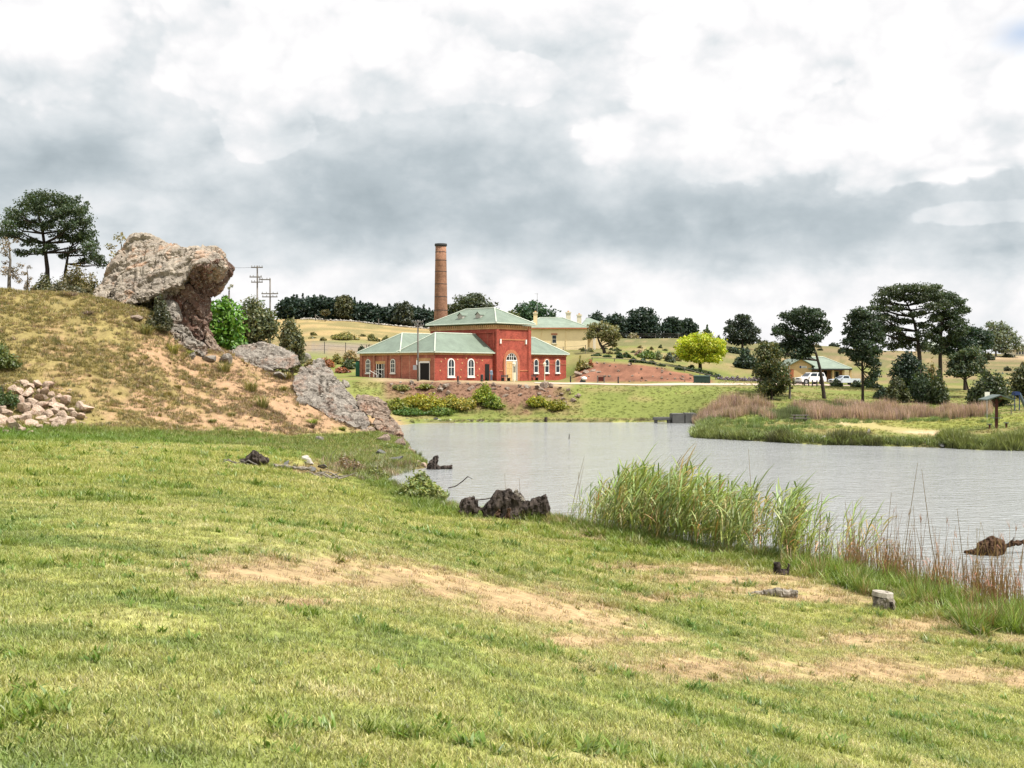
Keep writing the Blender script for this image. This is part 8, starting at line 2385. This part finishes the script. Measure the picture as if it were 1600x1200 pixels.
vehicle('parked_car', 'white four wheel drive parked facing left before the cottage', 'car', 1266, 171.5, math.radians(180 + 22),
        [(-2.25, 0.35), (2.15, 0.33), (2.28, 0.55), (2.22, 0.98), (0.95, 1.10), (-2.28, 1.10), (-2.32, 0.6)], [(-2.2, 1.08), (1.05, 1.08), (0.30, 1.74), (-2.0, 1.74)], 1.86, (-1.35, 1.42, 0.37), 'carwhite')
vehicle('parked_car', 'silver blue utility parked beside the cottage veranda', 'car', 1318, 173.5, math.radians(180 + 14),
        [(-2.35, 0.32), (2.1, 0.30), (2.2, 0.5), (2.12, 0.82), (0.9, 0.95), (-2.4, 0.95), (-2.45, 0.5)], [(-0.75, 0.93), (0.95, 0.93), (0.30, 1.42), (-0.55, 1.42)], 1.78, (-1.45, 1.35, 0.32), 'carsilver', True)

def shelter():
    Y = 97.0; s = Y / F; x = (1557 - 800) * s; z = Hs(x, Y)
    T = empty('picnic_shelter', (x, Y, z), 'small gabled green roof on a single brown post at the right shore', 'shelter')
    zr, ze = Zp(618, Y) - z, Zp(625.5, Y) - z
    MB().box(-0.10, 0.10, -0.10, 0.10, -0.2, ze + 0.1).build('post', M['shelter'], T)
    for sgn in (-1, 1):
        MB().prism([(0, -0.9, zr), (sgn * 22 * s, -0.9, ze), (sgn * 22 * s, -0.9, ze + 0.09), (0, -0.9, zr + 0.09)], (0, 1.8, 0)).build('roof_panel', M['sheltroof'], T)
        MB().tube([(sgn * 0.1, 0, ze - 0.25), (sgn * 0.55, 0, ze + 0.12)], 0.04, 6).build('brace', M['shelter'], T)
    MB().box(-0.10, 0.10, -0.85, 0.85, zr - 0.16, zr - 0.02).build('ridge_beam', M['shelter'], T)
    zt = Zp(652.5, Y) - z
    MB().box(-7.2 * s, 7.2 * s, -0.4, 0.4, zt - 0.05, zt).build('table_top', M['sheltroof'], T)
    for px, l in ((1544, 'left stool of the picnic shelter'), (1570, 'right stool of the picnic shelter')):
        xx = (px - 800) * s; zz = Hs(xx, Y)
        S = empty('stool', (xx, Y - 0.3, zz), l, 'stool')
        MB().box(-3.2 * s, 3.2 * s, -0.17, 0.17, 0.40, 0.47).build('seat', M['sheltroof'], S)
        MB().tube([(0, 0, -0.1), (0, 0, 0.399)], [0.07, 0.10], 8).build('leg', M['shelter'], S)
    Y = 112.0; s = Y / F; x = (1542.5 - 800) * s; z = Hs(x, Y)
    T = empty('notice_sign', (x, Y, z), 'plain white square sign standing behind the picnic shelter', 'sign')
    zt, zb = Zp(612.5, Y) - z, Zp(622, Y) - z
    MB().tube([(0, 0.05, -0.1), (0, 0.05, zt - 0.05)], 0.04, 6).build('post', M['grey'], T)
    MB().box(-3.8 * s, 3.8 * s, -0.03, 0.0, zb, zt).build('panel', M['white'], T)
    g = G(1250, 660, 98); s = g.y / F
    T = empty('picnic_table', g, 'grey timber picnic table on the far point among green herbs', 'table')
    for k in range(3): MB().box(-13 * s, 13 * s, -0.35 + k * 0.24, -0.13 + k * 0.24, 0.70, 0.75).build('plank', M['pole'], T)
    for sy in (-0.75, 0.75): MB().box(-13 * s, 13 * s, sy - 0.12, sy + 0.12, 0.42, 0.47).build('bench_plank', M['pole'], T)
    for sx in (-9 * s, 9 * s): MB().box(sx - 0.05, sx + 0.05, -0.8, 0.8, 0.34, 0.419).box(sx - 0.051, sx + 0.049, -0.3, 0.3, 0, 0.339).box(sx - 0.049, sx + 0.051, -0.25, 0.25, 0.42, 0.699).build('leg', M['pole'], T)
    # thin post with flat plate, and the blue slide at the edge
    Y = 116.0; s = Y / F; x = (1580 - 800) * s; z = Hs(x, Y)
    T = empty('post_tray', (x, Y, z), 'thin post with a flat dark tray right of the picnic shelter', 'bird table')
    h = Zp(632.5, Y) - z
    MB().tube([(0, 0, -0.1), (0, 0, h)], [0.06, 0.03], 6).build('post', M['pole'], T)
    MB().box(-8 * s, 4 * s, -0.2, 0.2, h + 0.001, h + 0.05).build('tray', M['iron'], T)
    Y = 124.0; s = Y / F; x = (1588 - 800) * s; z = Hs(x, Y)
    T = empty('play_slide', (x, Y, z), 'blue playground slide at the right edge', 'slide')
    top = Zp(617, Y) - z
    MB().box(-0.35, 0.25, -0.4, 0.4, top - 0.05, top + 0.35).build('platform', M['blue'], T, False, 0.04)
    MB().prism([(0.25, -0.3, top + 0.1), (1.0, -0.3, 0.25), (1.0, -0.3, 0.45), (0.35, -0.3, top + 0.25)], (0, 0.6, 0)).build('chute', M['slate'], T)
    for sx in (-0.3, 0.2):
        MB().tube([(sx, -0.3, -0.1), (sx, -0.3, top - 0.051)], 0.05, 6).build('leg', M['blue'], T)
shelter()
